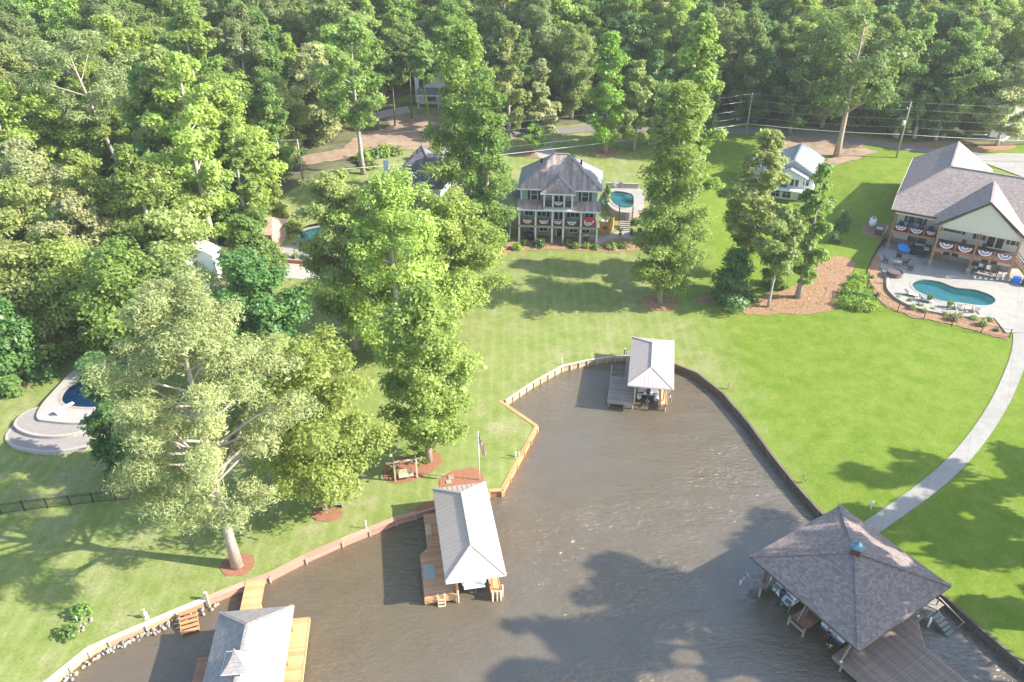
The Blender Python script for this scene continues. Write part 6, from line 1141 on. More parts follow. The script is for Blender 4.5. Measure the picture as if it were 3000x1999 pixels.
c = thing('hot_tub', 'black square hot tub with folded pale cover under the deck', 'hot tub', wpt(th, (-1.9, 3.6, 0)), th.rotation_euler[2]); MB().cbox((0, 0, .5), (2.2, 2.1, 1.0)).build('shell', 'black_paint', c); MB().cbox((-.1, .7, 1.12), (1.3, .55, .16), .1).build('folded_cover', 'boat_cover', c); MB().cbox((.9, -.3, 1.12), (.6, 1.1, .16), .2).build('folded_cover', 'boat_cover', c); MB().cbox((.4, -1.25, .2), (.9, .4, .4)).build('step', 'charcoal', c)
c = thing('inflatable_float', 'bright blue oval pool float leaning by the hot tub', 'float', wpt(th, (-3.9, 2.6, .0)), th.rotation_euler[2]); b_ = MB().lathe([(.02, .18), (.5, .16), (.68, .07), (.72, 0), (.62, -.1), (.02, -.14)], n=20).build('body', 'blue_plastic', c, (0, 0, .75), (math.radians(52), math.radians(18), 0)); b_.scale = (1.35, .9, 1)
c = thing('garden_bench', 'dark wooden bench against the tan house wall', 'bench', wpt(th, (.35, 3.0, 0)), th.rotation_euler[2]); MB().cbox((0, 0, .42), (1.3, .45, .06)).build('seat', 'cedar_post', c); MB().cbox((0, .2, .72), (1.3, .05, .45)).build('backrest', 'cedar_post', c)
for sx in (-1, 1):
    for sy in (-1, 1): MB().cbox((sx * .58, sy * .17, .2), (.06, .06, .4)).build('leg', 'cedar_post', c)
c = thing('grill_cart', 'pale blue metal grill cart behind the middle post', 'grill', wpt(th, (5.5, 1.4, 0)), th.rotation_euler[2]); MB().cbox((0, 0, .5), (1.0, .6, .7)).build('cabinet', 'siding_blue', c); MB().cbox((0, .05, 1.0), (.95, .55, .3)).build('hood', 'black_paint', c); MB().cbox((0, -.32, .5), (.4, .04, .4)).build('drawer', 'alu', c)
for sx in (-1, 1): MB().cbox((sx * .42, 0, .08), (.08, .5, .16)).build('leg', 'grey_metal', c)
c = thing('dining_table', 'long dark slatted dining table under the gable deck', 'table', wpt(th, (7.3, .7, 0)), th.rotation_euler[2])
for k in range(9): MB().cbox((0, -.48 + k * .12, .75), (2.7, .1, .03)).build('slat', 'charcoal', c)
for sx in (-1, 1):
    for sy in (-1, 1): MB().cbox((sx * 1.2, sy * .42, .37), (.07, .07, .74)).build('leg', 'charcoal', c)
for i, (x, y, r, mt, lab) in enumerate(((6.4, 1.7, 0, 'white_cloth', 'pale chair at the left end behind the dining table'), (7.4, 1.8, .1, 'white_cloth', 'round backed white chair behind the dining table'), (8.4, 1.7, 0, 'wicker', 'brown chair at the right end behind the dining table'), (8.95, .6, -1.5, 'white_cloth', 'white chair at the head of the dining table'), (5.75, .7, 1.5, 'wicker', 'brown chair at the post end of the dining table'))):
    k = thing('dining_chair', lab, 'chair', wpt(th, (x, y, 0)), th.rotation_euler[2] + r, 'chairs round the dining table'); MB().cbox((0, 0, .44), (.52, .5, .06)).build('seat', mt, k); MB().lathe([(.0, 0), (.28, .0), (.3, .06)], n=12).build('back_ring', mt, k, (0, .26, .78), (math.radians(80), 0, 0))
    for sx in (-1, 1):
        for sy in (-1, 1): MB().cbox((sx * .22, sy * .2, .21), (.04, .04, .42)).build('leg', 'charcoal', k)
c = thing('storage_bin', 'bright blue storage bin beyond the outermost post', 'bin', wpt(th, (11.0, .2, 0)), th.rotation_euler[2]); MB().cbox((0, 0, .4), (.95, .6, .8)).build('body', 'bright_blue', c); MB().cbox((0, 0, .83), (1.0, .66, .07)).build('lid', 'bright_blue', c)
c = thing('covered_smoker', 'dark brown covered smoker beside the blue bin', 'grill', wpt(th, (12.4, .1, 0)), th.rotation_euler[2]); MB().cbox((0, 0, .5), (1.3, .8, 1.0)).build('cover', 'dark_brown', c); MB().lathe([(.64, 0), (.5, .2), (.0, .3)], (0, 0, 1.0), 10).build('lid', 'dark_brown', c); MB().cbox((.1, -.42, .8), (.7, .03, .1)).build('stripe', 'red_cloth', c)
for i, (u, lab) in enumerate((((53.59, 94.17), 'dark framed sling lounger left beside the curved pool'), ((54.78, 92.61), 'dark framed sling lounger nearer the green planter'))):
    c = thing('pool_lounger', lab, 'lounger', u + (3.2,), math.radians(58), 'loungers by the curved pool'); MB().cbox((0, -.45, .3), (.62, 1.25, .05)).build('seat', 'white_cloth', c); MB().beam((0, .15, .32), (0, .75, .75), .62, .05).build('backrest', 'charcoal', c)
    for sx in (-1, 1): MB().cbox((sx * .32, -.3, .26), (.05, 1.6, .05)).build('side_rail', 'charcoal', c)
    for sx in (-1, 1):
        for y in (-.95, .35): MB().cbox((sx * .32, y, .12), (.05, .05, .24)).build('leg', 'charcoal', c)
for i, (u, lab) in enumerate((((58.36, 90.62), 'brown and white deck chair left of the two by the flower bed'), ((60.31, 89.83), 'brown and white deck chair right of the two by the flower bed'))):
    c = thing('adirondack_chair', lab, 'chair', u + (3.2,), math.radians(160), 'deck chairs by the flower bed'); MB().beam((0, -.35, .42), (0, .3, .30), .62, .05).build('seat', 'white_cloth', c); MB().beam((0, .3, .28), (0, .62, 1.1), .62, .05).build('backrest', 'white_cloth', c)
    for s in (-1, 1): MB().cbox((s * .38, 0, .58), (.14, .85, .04)).build('armrest', 'cedar_post', c); MB().cbox((s * .36, -.33, .28), (.07, .09, .56)).build('leg', 'cedar_post', c); MB().beam((s * .36, -.3, .2), (s * .36, .65, .05), .06, .12).build('leg', 'cedar_post', c)
    f = thing('side_table', ['small brown side table next to the left deck chair', 'small brown side table next to the right deck chair'][i], 'table', (u[0] - 1.0, u[1] + .25, 3.2)); MB().cbox((0, 0, .45), (.5, .5, .04)).build('tabletop', 'tank_white', f)
    for sx in (-1, 1):
        for sy in (-1, 1): MB().cbox((sx * .2, sy * .2, .21), (.05, .05, .42)).build('leg', 'cedar_post', f)
def shrub_mesh(seed, r, h, mat, n=420, leaf=.2):
    rng_ = np.random.RandomState(seed); d = rng_.normal(size=(n, 3)); d /= np.linalg.norm(d, axis=1, keepdims=True); d[:, 2] = abs(d[:, 2]); q = rng_.uniform(.35, 1.1, n)[:, None]; lob = 1 + .25 * np.sin(d[:, :1] * 6 + seed) * np.cos(d[:, 1:2] * 6)
    nor = d * .6 + rng_.normal(size=(n, 3)) * .5 + np.array([0, 0, .3]); nor /= np.linalg.norm(nor, axis=1, keepdims=True)
    return leaf_mesh('leaves', d * q * lob * np.array([r, r, h]) + np.array([0, 0, .05]), nor, leaf * rng_.uniform(.6, 1.3, n), rng_.rand(n), 1.0, mat)
def shrub(u, lab, me, s=1.0, z=None, name='shrub', cat='shrub', group=None, sz=None):
    t = thing(name, lab, cat, (u[0], u[1], (hgt(*u) if z is None else z)), R0.uniform(0, 6), group); link('leaves', me, t); t.scale = (s, s, sz or s)
    st_ = MB()
    for k in range(4): st_.tube([(0, 0, -.1), (.2 * math.cos(k * 1.6), .2 * math.sin(k * 1.6), .3)], .02, 4, False)
    st_.build('stems', 'bark_dark', t); return t
SH = [shrub_mesh(1, .5, .6, 'leaf_mid'), shrub_mesh(2, .5, .75, 'leaf_grey'), shrub_mesh(3, .6, .5, 'leaf_olive'), shrub_mesh(4, .55, .7, 'leaf_dark'), shrub_mesh(5, .55, .6, 'leaf_lime')]
for i, (u, k, s) in enumerate((((50.81, 99.74), 4, .6), ((49.82, 96.95), 2, .55), ((49.7, 94.77), 1, .7), ((51.96, 93.83), 2, .8), ((52.95, 92.73), 0, .8), ((52.68, 91), 1, .9), ((53.83, 91.54), 2, .95), ((53.93, 90.18), 1, .8), ((55.08, 90.6), 0, .7), ((56.21, 89.46), 2, .8), ((56.67, 88.15), 1, 1.2), ((57.83, 88.85), 1, .8), ((59.43, 88.23), 2, .9), ((61.09, 87.79), 2, .8), ((59.7, 86.64), 1, 1.1), ((60.79, 85.33), 3, .6))):
    for c_ in (k,):
        shrub(u, ['tiny yellow green', 'low dry', 'wispy grey', 'low olive', 'small green', 'pale grey', 'wide olive', 'spiky grey', 'tidy green', 'olive', 'largest grey', 'thin grey', 'flat olive', 'grassy olive', 'tall grey', 'small dark'][i] + ' shrub in the straw bed round the patio, ' + ['first', 'second', 'third', 'fourth', 'fifth', 'sixth', 'seventh', 'eighth', 'ninth', 'tenth', 'eleventh', 'twelfth', 'thirteenth', 'fourteenth', 'fifteenth', 'last'][i] + ' from the house side', SH[c_], s, group='shrubs in the patio bed')
for u, lab in (((55.43, 92.37), 'green planter pot beside the sling lounger'), ((57.39, 90.85), 'green planter pot beside the left deck chair')):
    c = thing('planter', lab, 'planter', u + (3.2,)); MB().lathe([(.22, 0), (.34, .62), (.3, .62), (.0, .55)], n=14).build('pot', 'planter_green', c); p = link('leaves', SH[0], c, (0, 0, .55)); p.scale = (.75,) * 3
c = thing('garden_statue', 'small white and red figurine at the patio edge near the fire pit', 'statue', (52.03, 98.05) + (3.2,)); MB().lathe([(.18, 0), (.14, .3), (.1, .6), (.02, .62)], n=10).build('body', 'white_cloth', c); MB().lathe([(.02, .0), (.11, .08), (.1, .2), (.02, .26)], (0, 0, .6), 10).build('head', 'red_cloth', c)
sh_me = shrub_mesh(11, .9, 1.6, 'leaf_dark', 900, .2)
for u, s, lab in (((52.03, 115.73), 1.15, 'highest of three round evergreens on the slope below the tank'), ((50.89, 113.45), 1.2, 'middle of three round evergreens on the slope below the tank'), ((48.93, 110.24), 1.0, 'lowest of three round evergreens on the slope below the tank')): shrub(u, lab, sh_me, s, group='evergreens on the slope')
gc = shrub_mesh(12, 1.3, .75, 'leaf_lime', 1100, .22)
for i, (u, s) in enumerate((((44.93, 92.84), 1.2), ((46.18, 92.01), 1.2), ((47.44, 91.87), 1.0), ((46.11, 95.05), 1.2), ((47.43, 94.33), 1.1), ((47.34, 97.35), 1.0), ((48.87, 99.45), .9))): shrub(u, 'spreading bright green ground cover bush, ' + ['at the lawn corner', 'in the middle of the lawn edge', 'nearest the patio fence', 'second row by the straw bank', 'second row by the fence', 'halfway up the slope', 'at the top of the slope'][i], gc, s, group='bushes on the patio slope')
gc2 = shrub_mesh(13, .7, .8, 'leaf_mid', 600, .2)
for i, (u, k, s, lab) in enumerate((((0.7, 110.33), 4, 1.5, 'big lime green shrub at the stair corner of the green house'), ((2.11, 111.89), 0, 1.1, 'round shrub before the covered grill'), ((4.25, 111.35), 3, 1.6, 'tall leafy shrub between the first columns'), ((8.42, 111.77), 3, 1.2, 'dark shrub right of the basement door'), ((9.69, 110.78), 0, 1.3, 'green shrub before the stone kitchen'), ((11.42, 110.78), 4, 1.1, 'lime shrub near the right end of the front bed'), ((12.73, 110.5), 0, 1.2, 'green shrub at the front right corner column'), ((15.22, 110.75), 2, 1.6, 'wide olive shrub in the bed right of the house'), ((16.91, 110.98), 2, 1.5, 'second wide olive shrub right of the house'), ((-2.27, 109.27), 3, 1.2, 'dark shrub in the bed left of the green house'), ((19.03, 114.75), 0, 1.2, 'shrub below the raised pool patio'), ((15.67, 118.77), 0, 1.4, 'shrub between screen and pool steps'), ((19.78, 118.07), 3, 1.3, 'dark shrub beside the pool steps'))): shrub(u, lab, SH[k], s, group='shrubs by the green house')
tree('cypress_shrub', 'slim bright green cypress cone beside the raised pool', (15.97, 124.37), 140, 3.6, .75, cat='shrub', base=.02, prof='cone', clumps=30, per=120, leaf=.16, crad=.4, mat='leaf_lime', bark='bark_dark')
# propane tank and house units
c = thing('propane_tank', 'white propane tank lying on the slope left of the tan house', 'tank', (55.84, 114.09) + (hgt(*(55.84, 114.09)),), math.radians(62)); MB().tube([(-1.25, 0, .62), (-1.18, 0, .62), (-1.0, 0, .62), (-.75, 0, .62), (.75, 0, .62), (1.0, 0, .62), (1.18, 0, .62), (1.25, 0, .62)], [.05, .3, .48, .55, .55, .48, .3, .05], 16).build('vessel', 'tank_white', c); MB().lathe([(.16, 0), (.16, .16), (.0, .18)], (0, 0, 1.15), 10).build('valve_dome', 'charcoal', c)
for x in (-.7, .7): MB().cbox((x, 0, .06), (.15, .7, .3)).build('foot', 'grey_metal', c)
c = thing('condenser_unit', 'dark condenser unit with white pipes by the corner post', 'air conditioner', (55.95, 111.71) + (hgt(*(55.95, 111.71)),), -.5); MB().cbox((0, 0, .45), (.9, .9, .9)).build('case', 'charcoal', c); MB().cbox((.0, 0, .93), (.95, .95, .06)).build('top', 'alu', c); MB().tube([(.5, .2, .1), (.9, .3, .2), (1.0, .3, 1.6)], .06, 6).build('pipe', 'trim_white', c)
# ------------------------------------------------------------------ fences
def wire_fence(lab, pts, h=1.3, mat='black_paint', picket=None, name='metal_fence', gap=None, cat='fence'):
    t = thing(name, lab, cat, (pts[0][0], pts[0][1], 0)); o = pts[0]; Z = [hgt(*p) for p in pts]
    for p, z in zip(pts, Z): MB().box(-.04, .04, -.04, .04, z - .2, z + h + .05).build('post', mat, t, (p[0] - o[0], p[1] - o[1], 0))
    for (p, z), (q, w) in zip(zip(pts, Z), zip(pts[1:], Z[1:])):
        a, b_ = (p[0] - o[0], p[1] - o[1]), (q[0] - o[0], q[1] - o[1])
        for k in ((.95, .12) if not picket else (.97, .85, .1)): MB().beam((a[0], a[1], z + h * k), (b_[0], b_[1], w + h * k), .025, .035).build('rail', mat, t)
        n = int(math.dist(a, b_) / (picket or .14)); m = MB(); r = .008 if picket else .004
        for i in range(1, n):
            f = i / n; x, y, zz = a[0] + (b_[0] - a[0]) * f, a[1] + (b_[1] - a[1]) * f, z + (w - z) * f; m.box(x - r, x + r, y - r, y + r, zz + .05, zz + h * .97)
        m.build('pickets', mat, t)['kind'] = 'stuff'
    return t
wire_fence('thin black metal fence round the planting bed of the tan house', [(56.52, 110.49), (53.09, 105.44), (51.58, 103.03), (49.97, 100.13), (49, 96.99), (48.82, 93.39), (50.5, 90.39), (53.07, 88.46), (55.84, 86.7), (58.77, 85.06), (61.46, 83.59)])
wire_fence('black iron picket fence on the shaded left lawn', [(-50.06, 53.95), (-47.82, 54.56), (-45.93, 55.06), (-43.96, 55.45), (-41.97, 55.84), (-39.99, 56.22), (-37.97, 56.55), (-35.96, 56.82)], 1.25, picket=.13, name='picket_fence')
# ------------------------------------------------------------------ swing, flagpole, bench, small garden things
u0, u1 = (-11.6, 59.78), (-9.49, 60.3); ang = math.atan2(u1[1] - u0[1], u1[0] - u0[0]); w_ = math.dist(u0, u1); z0 = hgt(*u0)
c = thing('garden_swing', 'wooden swing seat hanging in a timber frame on the mulch bed', 'swing', (u0[0], u0[1], z0), ang)
for x in (0, w_): MB().box(x - .08, x + .08, -.08, .08, -.2, 2.35).build('post', 'plank_tan', c)
MB().box(-.75, w_ + .75, -.06, .06, 2.35, 2.52).build('top_beam', 'plank_tan', c)
for x in (0, w_):
    for s in (-1, 1): MB().beam((x, 0, 1.75), (x + s * .55, 0, 2.35), .07, .07).build('knee_brace', 'plank_tan', c)
for x in (0, w_): MB().box(x - .05, x + .05, -.8, .8, 2.53, 2.64).build('cross_arm', 'plank_tan', c)
s_ = MB().cbox((w_ / 2, 0, .55), (1.45, .5, .05)).build('swing_seat', 'plank_tan', c)
for k in range(8): MB().cbox((w_ / 2 - .63 + k * .18, .28, .85), (.15, .04, .55)).build('back_slat', 'plank_tan', s_)
for x in (-.65, .65): MB().tube([(w_ / 2 + x, 0, .6), (w_ / 2 + x, 0, 2.36)], .012, 4).build('chain', 'grey_metal', s_); MB().cbox((w_ / 2 + x, 0, .8), (.06, .5, .05)).build('armrest', 'plank_tan', s_)
u = (-3.24, 60.07); c = thing('flagpole', 'white flagpole with a large limp american flag behind the boathouse', 'flagpole', (u[0], u[1], hgt(*u))); hp = 6.1
MB().tube([(0, 0, -.2), (0, 0, hp)], [.05, .03], 8).build('pole', 'trim_white', c); MB().lathe([(.01, 0), (.07, .05), (.01, .14)], (0, 0, hp), 8).build('finial', 'trim_white', c); flag_cloth(c, hp - .1, 2.1, 1.25, .78, (.75, -.66))
for u, lab in (((-6.13, 60.37), 'upper square stepping stone in the flagpole bed'), ((-6.31, 59.69), 'lower square stepping stone in the flagpole bed')): tag(MB().cbox((0, 0, .05), (.55, .5, .1), .25).build('stepping_stone', 'stone_tan', None, (u[0], u[1], hgt(*u) + .02)), lab, 'stone')
shrub((-9.25, 62.93), 'lime green shrub at the foot of the sweetgum', SH[4], 1.5); shrub((-11.92, 60.96), 'small lime plant at the left swing post', SH[4], .8); shrub((-9.75, 64.77), 'yellow green shrub behind the sweetgum trunk', SH[4], 1.0)
u = (-16.81, 56.24); c = thing('park_bench', 'small weathered bench beside the mulch ring', 'bench', (u[0], u[1], hgt(*u)), .15)
for k in range(4): MB().cbox((0, -.18 + k * .12, .44), (1.2, .1, .03)).build('slat', 'plank_grey', c)
for k in range(3): MB().cbox((0, .28, .58 + k * .13), (1.2, .03, .1)).build('back_slat', 'plank_grey', c)
for x in (-.52, .52): MB().cbox((x, 0, .22), (.06, .5, .44)).build('leg', 'plank_grey', c); MB().cbox((x, .28, .5), (.06, .06, .9)).build('back_post', 'plank_grey', c)
u = (-30.11, 43.44); c = thing('heron_statue', 'white long necked heron statue on the left lawn', 'statue', (u[0], u[1], hgt(*u)), .4)
MB().lathe([(.02, .25), (.14, .38), (.17, .5), (.12, .66), (.05, .8), (.04, 1.0), (.06, 1.08), (.02, 1.14)], n=10).build('body', 'trim_white', c); MB().tube([(0, 0, 1.08), (-.28, -.02, 1.04)], [.035, .005], 6).build('beak', 'trim_white', c)
for x in (-.05, .05): MB().tube([(x, 0, 0), (x, 0, .35)], .018, 5).build('leg', 'trim_white', c)
MB().lathe([(.2, 0), (.2, .05), (0, .06)], n=12).build('plinth', 'trim_white', c)
shrub((-35.52, 43.64), 'upper of two leafy plants on the left lawn', SH[0], 1.5); shrub((-35.65, 41.66), 'lower of two leafy plants on the left lawn', SH[0], 1.3)
sm = thing('rock_garden', 'small heap of pale rocks between two plants on the left lawn', 'rocks', (-34.95, 42.58) + (hgt(*(-34.95, 42.58)),))
for k in range(14):
    s = link('stone', R0.choice(st_me), sm, (R0.gauss(0, .35), R0.gauss(0, .5), .05), (R0.random() * 3, 0, R0.random() * 6)); s.scale = (R0.uniform(.5, 1.0),) * 3
c = thing('garden_lamp', 'small white globe lamp by the rock heap', 'lamp', (-35.54, 42.97) + (hgt(*(-35.54, 42.97)),)); MB().tube([(0, 0, 0), (0, 0, .35)], .03, 6).build('stem', 'trim_white', c); MB().lathe([(.02, .35), (.1, .42), (.1, .52), (.02, .58)], n=10).build('globe', 'trim_white', c)
for u, lab in (((6.1, 80.96), 'white marker post on the lawn at the head of the cove'), ((-13.56, 53.52), 'white marker post on the red brown seawall lawn'), ((0.38, 63.35), 'short marker post near the pointed lawn corner')):
    c = thing('marker_post', lab, 'post', u + (hgt(*u),)); MB().tube([(0, 0, -.1), (0, 0, .95)], [.05, .04], 7).build('shaft', 'trim_white', c); MB().lathe([(.07, 0), (.07, .08), (0, .1)], (0, 0, .93), 8).build('cap', 'trim_white', c)
for u, lab in (((34.14, 55.69), 'white bollard light beside the concrete footpath'), ((13.95, 82.93), 'dark bollard light by the pontoon boathouse')):
    c = thing('bollard_light', lab, 'lamp', u + (hgt(*u),)); mt = 'trim_white' if 'white' in lab else 'charcoal'; MB().tube([(0, 0, -.1), (0, 0, 1.0)], .07, 8).build('shaft', mt, c); MB().lathe([(.14, 0), (.14, .1), (.0, .16)], (0, 0, .98), 10).build('hood', 'trim_white', c)
for u, lab in (((25.26, 75.88), 'small garden flag by the curving dark seawall near the cove head'), ((28.96, 59.84), 'small red and white garden flag farther down the dark seawall'), ((0.52, 63.84), 'small garden flag at the pointed lawn corner')):
    c = thing('garden_flag', lab, 'flag', u + (hgt(*u),)); MB().tube([(0, 0, -.1), (0, 0, .85)], .012, 5).build('stake', 'charcoal', c); flag_cloth(c, .85, .55, .35, .6, (.8, -.6))
dg = thing('lawn_trench', 'thin bare sod seams crossing the lush right lawn', 'sod seam', (0, 0, 0)); dg['kind'] = 'stuff'
for L_ in ([(51.05, 87.88), (51.09, 85.35), (53.61, 83.11)], [(53.83, 83), (55.92, 81.78), (56.79, 80.35)], [(56.76, 80.07), (55.22, 78.17), (53.74, 76.34)], [(52.52, 74.08), (53.53, 73.44)], [(34.35, 70.54), (35.48, 71.07)]):
    o = sheet('bare_soil', 'pine_straw', ribbon(L_, .07), .03, .5); o.parent = dg; o['kind'] = 'stuff'
bed('worn_patch', 'pine_straw', blob((27.64, 95.36), 3.0, 1.0, seed=32, jit=.25), 'thin straw strip between the two tree beds', .02, .6)
# ------------------------------------------------------------------ utility poles and lines
POLES = []
for u, hpx, lab, tr_ in (((69.45, 139.43), 10.0, 'leaning grey utility pole with transformer beside the lane', 1), ((45.45, 152.36), 8.4, 'grey utility pole at the edge of the woods', 0), ((-36.13, 131.41), 7.5, 'utility pole standing among the trees left of the slate house', 0), ((-72.77, 120.68), 10.5, 'wooden utility pole deep in the trees at the left', 0)):
    z = hgt(*u); p = thing('utility_pole', lab, 'pole', (u[0], u[1], z), 0, 'utility poles along the lane'); MB().tube([(0, 0, -.5), (0, 0, hpx)], [.17, .11], 9).build('shaft', 'plank_grey', p); POLES.append((u[0], u[1], z, hpx))
    MB().box(-.05, .05, -.5, .5, hpx - .75, hpx - .65).build('bracket', 'grey_metal', p)
    for k in (.15, .75, 1.5): MB().lathe([(.05, 0), (.07, .06), (.03, .14)], (0, -.14, hpx - k), 8).build('insulator', 'tank_white', p)
    if tr_: MB().tube([(-.38, -.1, hpx - 4.1), (-.38, -.1, hpx - 3.3)], .24, 12).build('transformer', 'tank_white', p); MB().tube([(-.2, .0, hpx - 1.3), (-.6, -.1, hpx - 1.0)], .09, 8).build('street_lamp', 'alu', p)
ends = [(POLES[0][0] + 48, POLES[0][1] - 8, POLES[0][2] + 1, POLES[0][3])] + POLES[:3] + [POLES[3]]
WN = ['topmost', 'second', 'third', 'fourth', 'thick lowest']
for si in range(len(ends) - 1):
    a, b_ = ends[si], ends[si + 1]
    for k, off in enumerate((.1, 1.4, 3.0, 4.5, 5.8)):
        p, q = Vector((a[0], a[1], a[2] + a[3] - off)), Vector((b_[0], b_[1], b_[2] + b_[3] - off)); sag = .008 * (p - q).length + .1
        pts = [p.lerp(q, t_) - Vector((0, 0, 4 * sag * t_ * (1 - t_))) for t_ in np.linspace(0, 1, 13)]
        tag(MB().tube(pts, .018 if k < 4 else .04, 5).build('power_line', 'tank_white' if k == 4 else 'grey_metal'), f'{WN[k]} power line wire ' + ['running right from the transformer pole', 'between the transformer pole and the woodland edge pole', 'crossing behind the green house roof', 'among the trees at the left'][si], 'wire', 'power lines')
# ------------------------------------------------------------------ slim trees and hedge round the clearing
for i, (u, vt, w, lab) in enumerate((((-20.29, 161.03), 17.7, 4.29, 'slim dark trunked tree left of the cottage'), ((-23.37, 157.72), 15.0, 3.80, 'slim tree on the bare red dirt'), ((-26.42, 155.73), 13.3, 3.34, 'small leafy tree at the left of the red dirt clearing'))):
    tree('clearing_tree', lab, u, 150 + i, vt, w, group='slim trees in the clearing', base=.6, prof='round', clumps=50, per=120, leaf=.42, crad=.28, mat='leaf_mid', bark='bark_dark', tr=.18)
tree('ivy_trunk_tree', 'ivy covered leaning trunk in front of the cottage', (-15.76, 154), 155, 17.8, 3.0, base=.6, prof='tall', clumps=50, per=110, leaf=.42, crad=.3, mat='leaf_mid', bark='leaf_lime', lean=(-2.0, .5), tr=.28)
for i, (u, k, s) in enumerate((((-27.07, 141.6), 4, 3.0), ((-25.34, 142.91), 0, 2.6), ((-23.66, 144.22), 4, 2.8), ((-21.88, 144.95), 2, 2.4), ((-25.67, 138.51), 2, 2.6), ((-15.51, 143.68), 0, 2.6), ((-14.4, 144.93), 0, 2.4), ((-17.4, 142.32), 1, 2.2))): shrub(u, ['lime', 'green', 'bright lime', 'olive', 'low olive', 'dark green', 'rounded green', 'grey green'][i] + ' hedge shrub ' + ('behind the bare trunk tree' if i < 5 else 'behind the slate roof peak'), SH[k], s, group='hedge behind the slate house')
um = shrub_mesh(21, 1.6, 1.5, 'leaf_bright', 900, .34); um2 = shrub_mesh(22, 1.6, 1.3, 'leaf_dark', 900, .34)
ug = [(x, y) for x, y in [(R0.uniform(-95, 100), R0.uniform(120, 190)) for _ in range(420)]]; ua = np.array(ug); ok = inside(WOODS, ua) & ~inside(ribbon(ROAD, 6), ua)
for c in CLEAR[2:]: ok &= ~inside(c, ua)
ok &= ~inside(CLEAR[0], ua) & ~inside(CLEAR[1], ua)
for i, (x, y) in enumerate(ua[ok][:110]): shrub((x, y), ('dark' if i % 3 else 'bright') + ' leafy undergrowth bush along the woodland edge ' + zone(x, y), um2 if i % 3 else um, R0.uniform(.7, 1.5), name='undergrowth_bush', cat='bush', group=('dark' if i % 3 else 'bright') + ' woodland edge undergrowth ' + zone(x, y))
bed('condenser_bed', 'pine_straw', blob((56.26, 112.61), 2.6, 2.0, seed=41), 'straw covered patch under the propane tank and condenser', .03, .6)
tree('golden_conifer', 'yellow green conical conifer beside the brick outbuilding', (-35.68, 113.54), 160, 7.8, 2.01, base=.03, prof='cone', clumps=50, per=130, leaf=.26, crad=.34, mat='leaf_yellow', bark='bark_dark')
tree('patio_tree', 'round green tree in front of the terrace pool patio', (-35.5, 102.37), 161, 9.7, 3.30, base=.08, prof='bush', clumps=55, per=150, leaf=.28, crad=.3, mat='leaf_mid', bark='bark_dark')
for i, (u, vt, w, mt) in enumerate((((22.99, 147.13), 16.4, 3.80, 'leaf_olive'), ((26.66, 149.81), 17.1, 3.65, 'leaf_dark'), ((34.9, 146.91), 17.1, 3.99, 'leaf_dark'), ((-0.55, 152.53), 20.7, 4.52, 'leaf_olive'), ((54.37, 153.57), 14.5, 4.13, 'leaf_dark'))):
    tree('lane_tree', ['olive tree right of the slim columnar tree', 'dark tree close behind the olive one beside the lane', 'dark tree behind the tall tulip tree', 'olive tree behind the left poplars', 'dark tree right of the woodland edge pole'][i], u, 170 + i, vt, w, group='trees in front of the lane', base=.14, prof='tall', clumps=90, per=150, leaf=.38, crad=.25, mat=mt, bark='bark')
tree('snag_tree', 'pale half dead tree with bare white limbs above the woods', (-47.56, 144.56), 180, 21.1, 4.71, base=.35, prof='spread', clumps=60, per=14, leaf=.34, crad=.2, mat='leaf_grey', bark='bark_white', tr=.3)
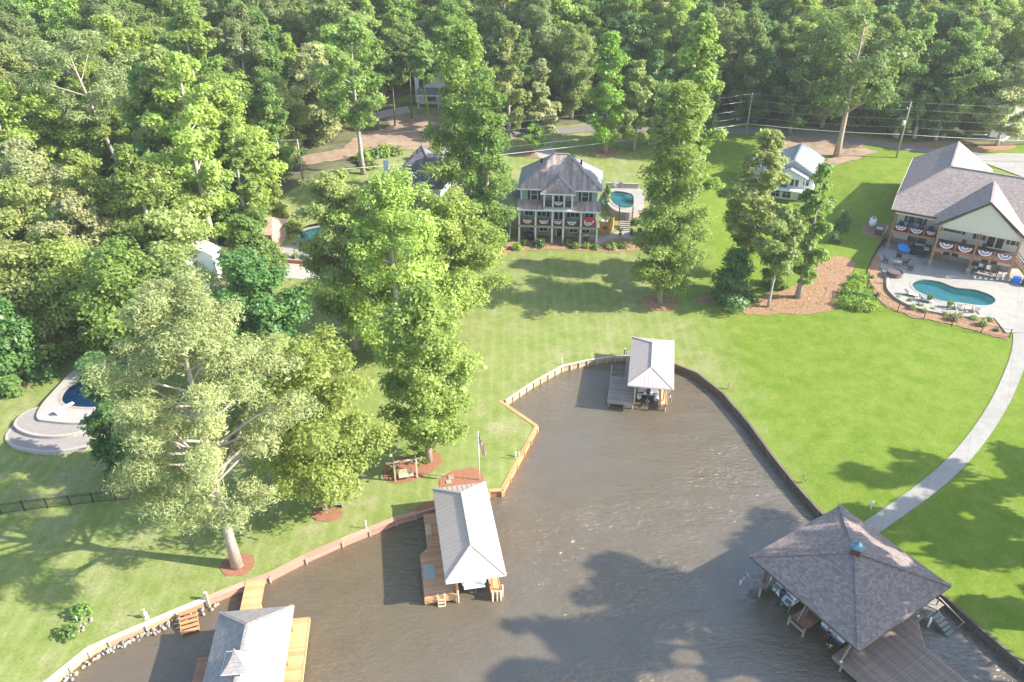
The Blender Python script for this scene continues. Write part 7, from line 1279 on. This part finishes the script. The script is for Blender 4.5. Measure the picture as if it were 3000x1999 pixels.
for i, (u, k, s) in enumerate((((-34.84, 107.67), 1, 1.0), ((-33.51, 106.2), 2, .9), ((-31.84, 105.91), 1, 1.0), ((-33, 113.88), 0, 1.3), ((-34.19, 112.59), 2, 1.3), ((-30.46, 105.47), 0, .8))): shrub(u, ['small grey shrub at the left corner of the stone patio', 'olive tuft on the stone patio front', 'grey tuft in the middle of the stone patio front', 'green shrub left of the terrace pool', 'olive shrub behind the stone patio corner', 'green tuft beside the fire bowl'][i], SH[k], s, z=3.1, group='plants on the stone patio')
rk = thing('rock_border', 'loose boulders along the terrace pool edge', 'rocks', (-32.28, 110.71) + (3.1,))
for k in range(16): s = link('stone', R0.choice(st_me), rk, (R0.uniform(-5, 6), R0.uniform(-2, 4.5), .1), (R0.random() * 3, 0, R0.random() * 6)); s.scale = (R0.uniform(1.2, 2.6),) * 3
wd = MB(); rg = np.random.RandomState(5); n_ = 700; bankp = np.c_[rg.uniform(44, 66, n_), rg.uniform(84, 106, n_)]
bk_ = [(31.79, 92.87), (35.44, 95.65), (39.98, 98.07), (45.12, 103.9), (47.97, 104.92), (49.11, 103.12), (46.47, 98.63), (43.69, 93.56), (39.81, 91.69), (36.23, 92.12)]; bx = np.array(bk_); bankp = rg.uniform(0, 1, (900, 2)) * (bx.max(0) - bx.min(0)) + bx.min(0); bankp = bankp[inside(bk_, bankp)][:190]
zz_ = hgts(bankp); nn_ = rg.normal(size=(len(bankp), 3)) * .4 + np.array([0, 0, .6]); nn_ /= np.linalg.norm(nn_, axis=1, keepdims=True)
wo = link('weeds', leaf_mesh('weeds', np.c_[bankp, zz_ + .12], nn_, rg.uniform(.10, .34, len(bankp)), rg.rand(len(bankp)), .8, 'leaf_olive')); tag(wo, 'sparse green weeds growing through the straw bank', 'weeds', kind='stuff')

# ------------------------------------------------------------------ thin summer haze over the woods
hm = bpy.data.materials.new('summer_haze'); hm.use_nodes = True; hn = hm.node_tree.nodes; hn.remove(hn['Principled BSDF']); pv = hn.new('ShaderNodeVolumePrincipled'); pv.inputs['Color'].default_value = (.98, .98, .92, 1); pv.inputs['Density'].default_value = .00024; pv.inputs['Anisotropy'].default_value = .2
hm.node_tree.links.new(pv.outputs[0], hn['Material Output'].inputs['Volume']); MATS['summer_haze'] = hm
hz = MB().box(-1000, 1000, -500, 1000, -1.5, 62).build('haze', 'summer_haze'); tag(hz, 'thin pale summer haze over the cove and the woods', kind='stuff')
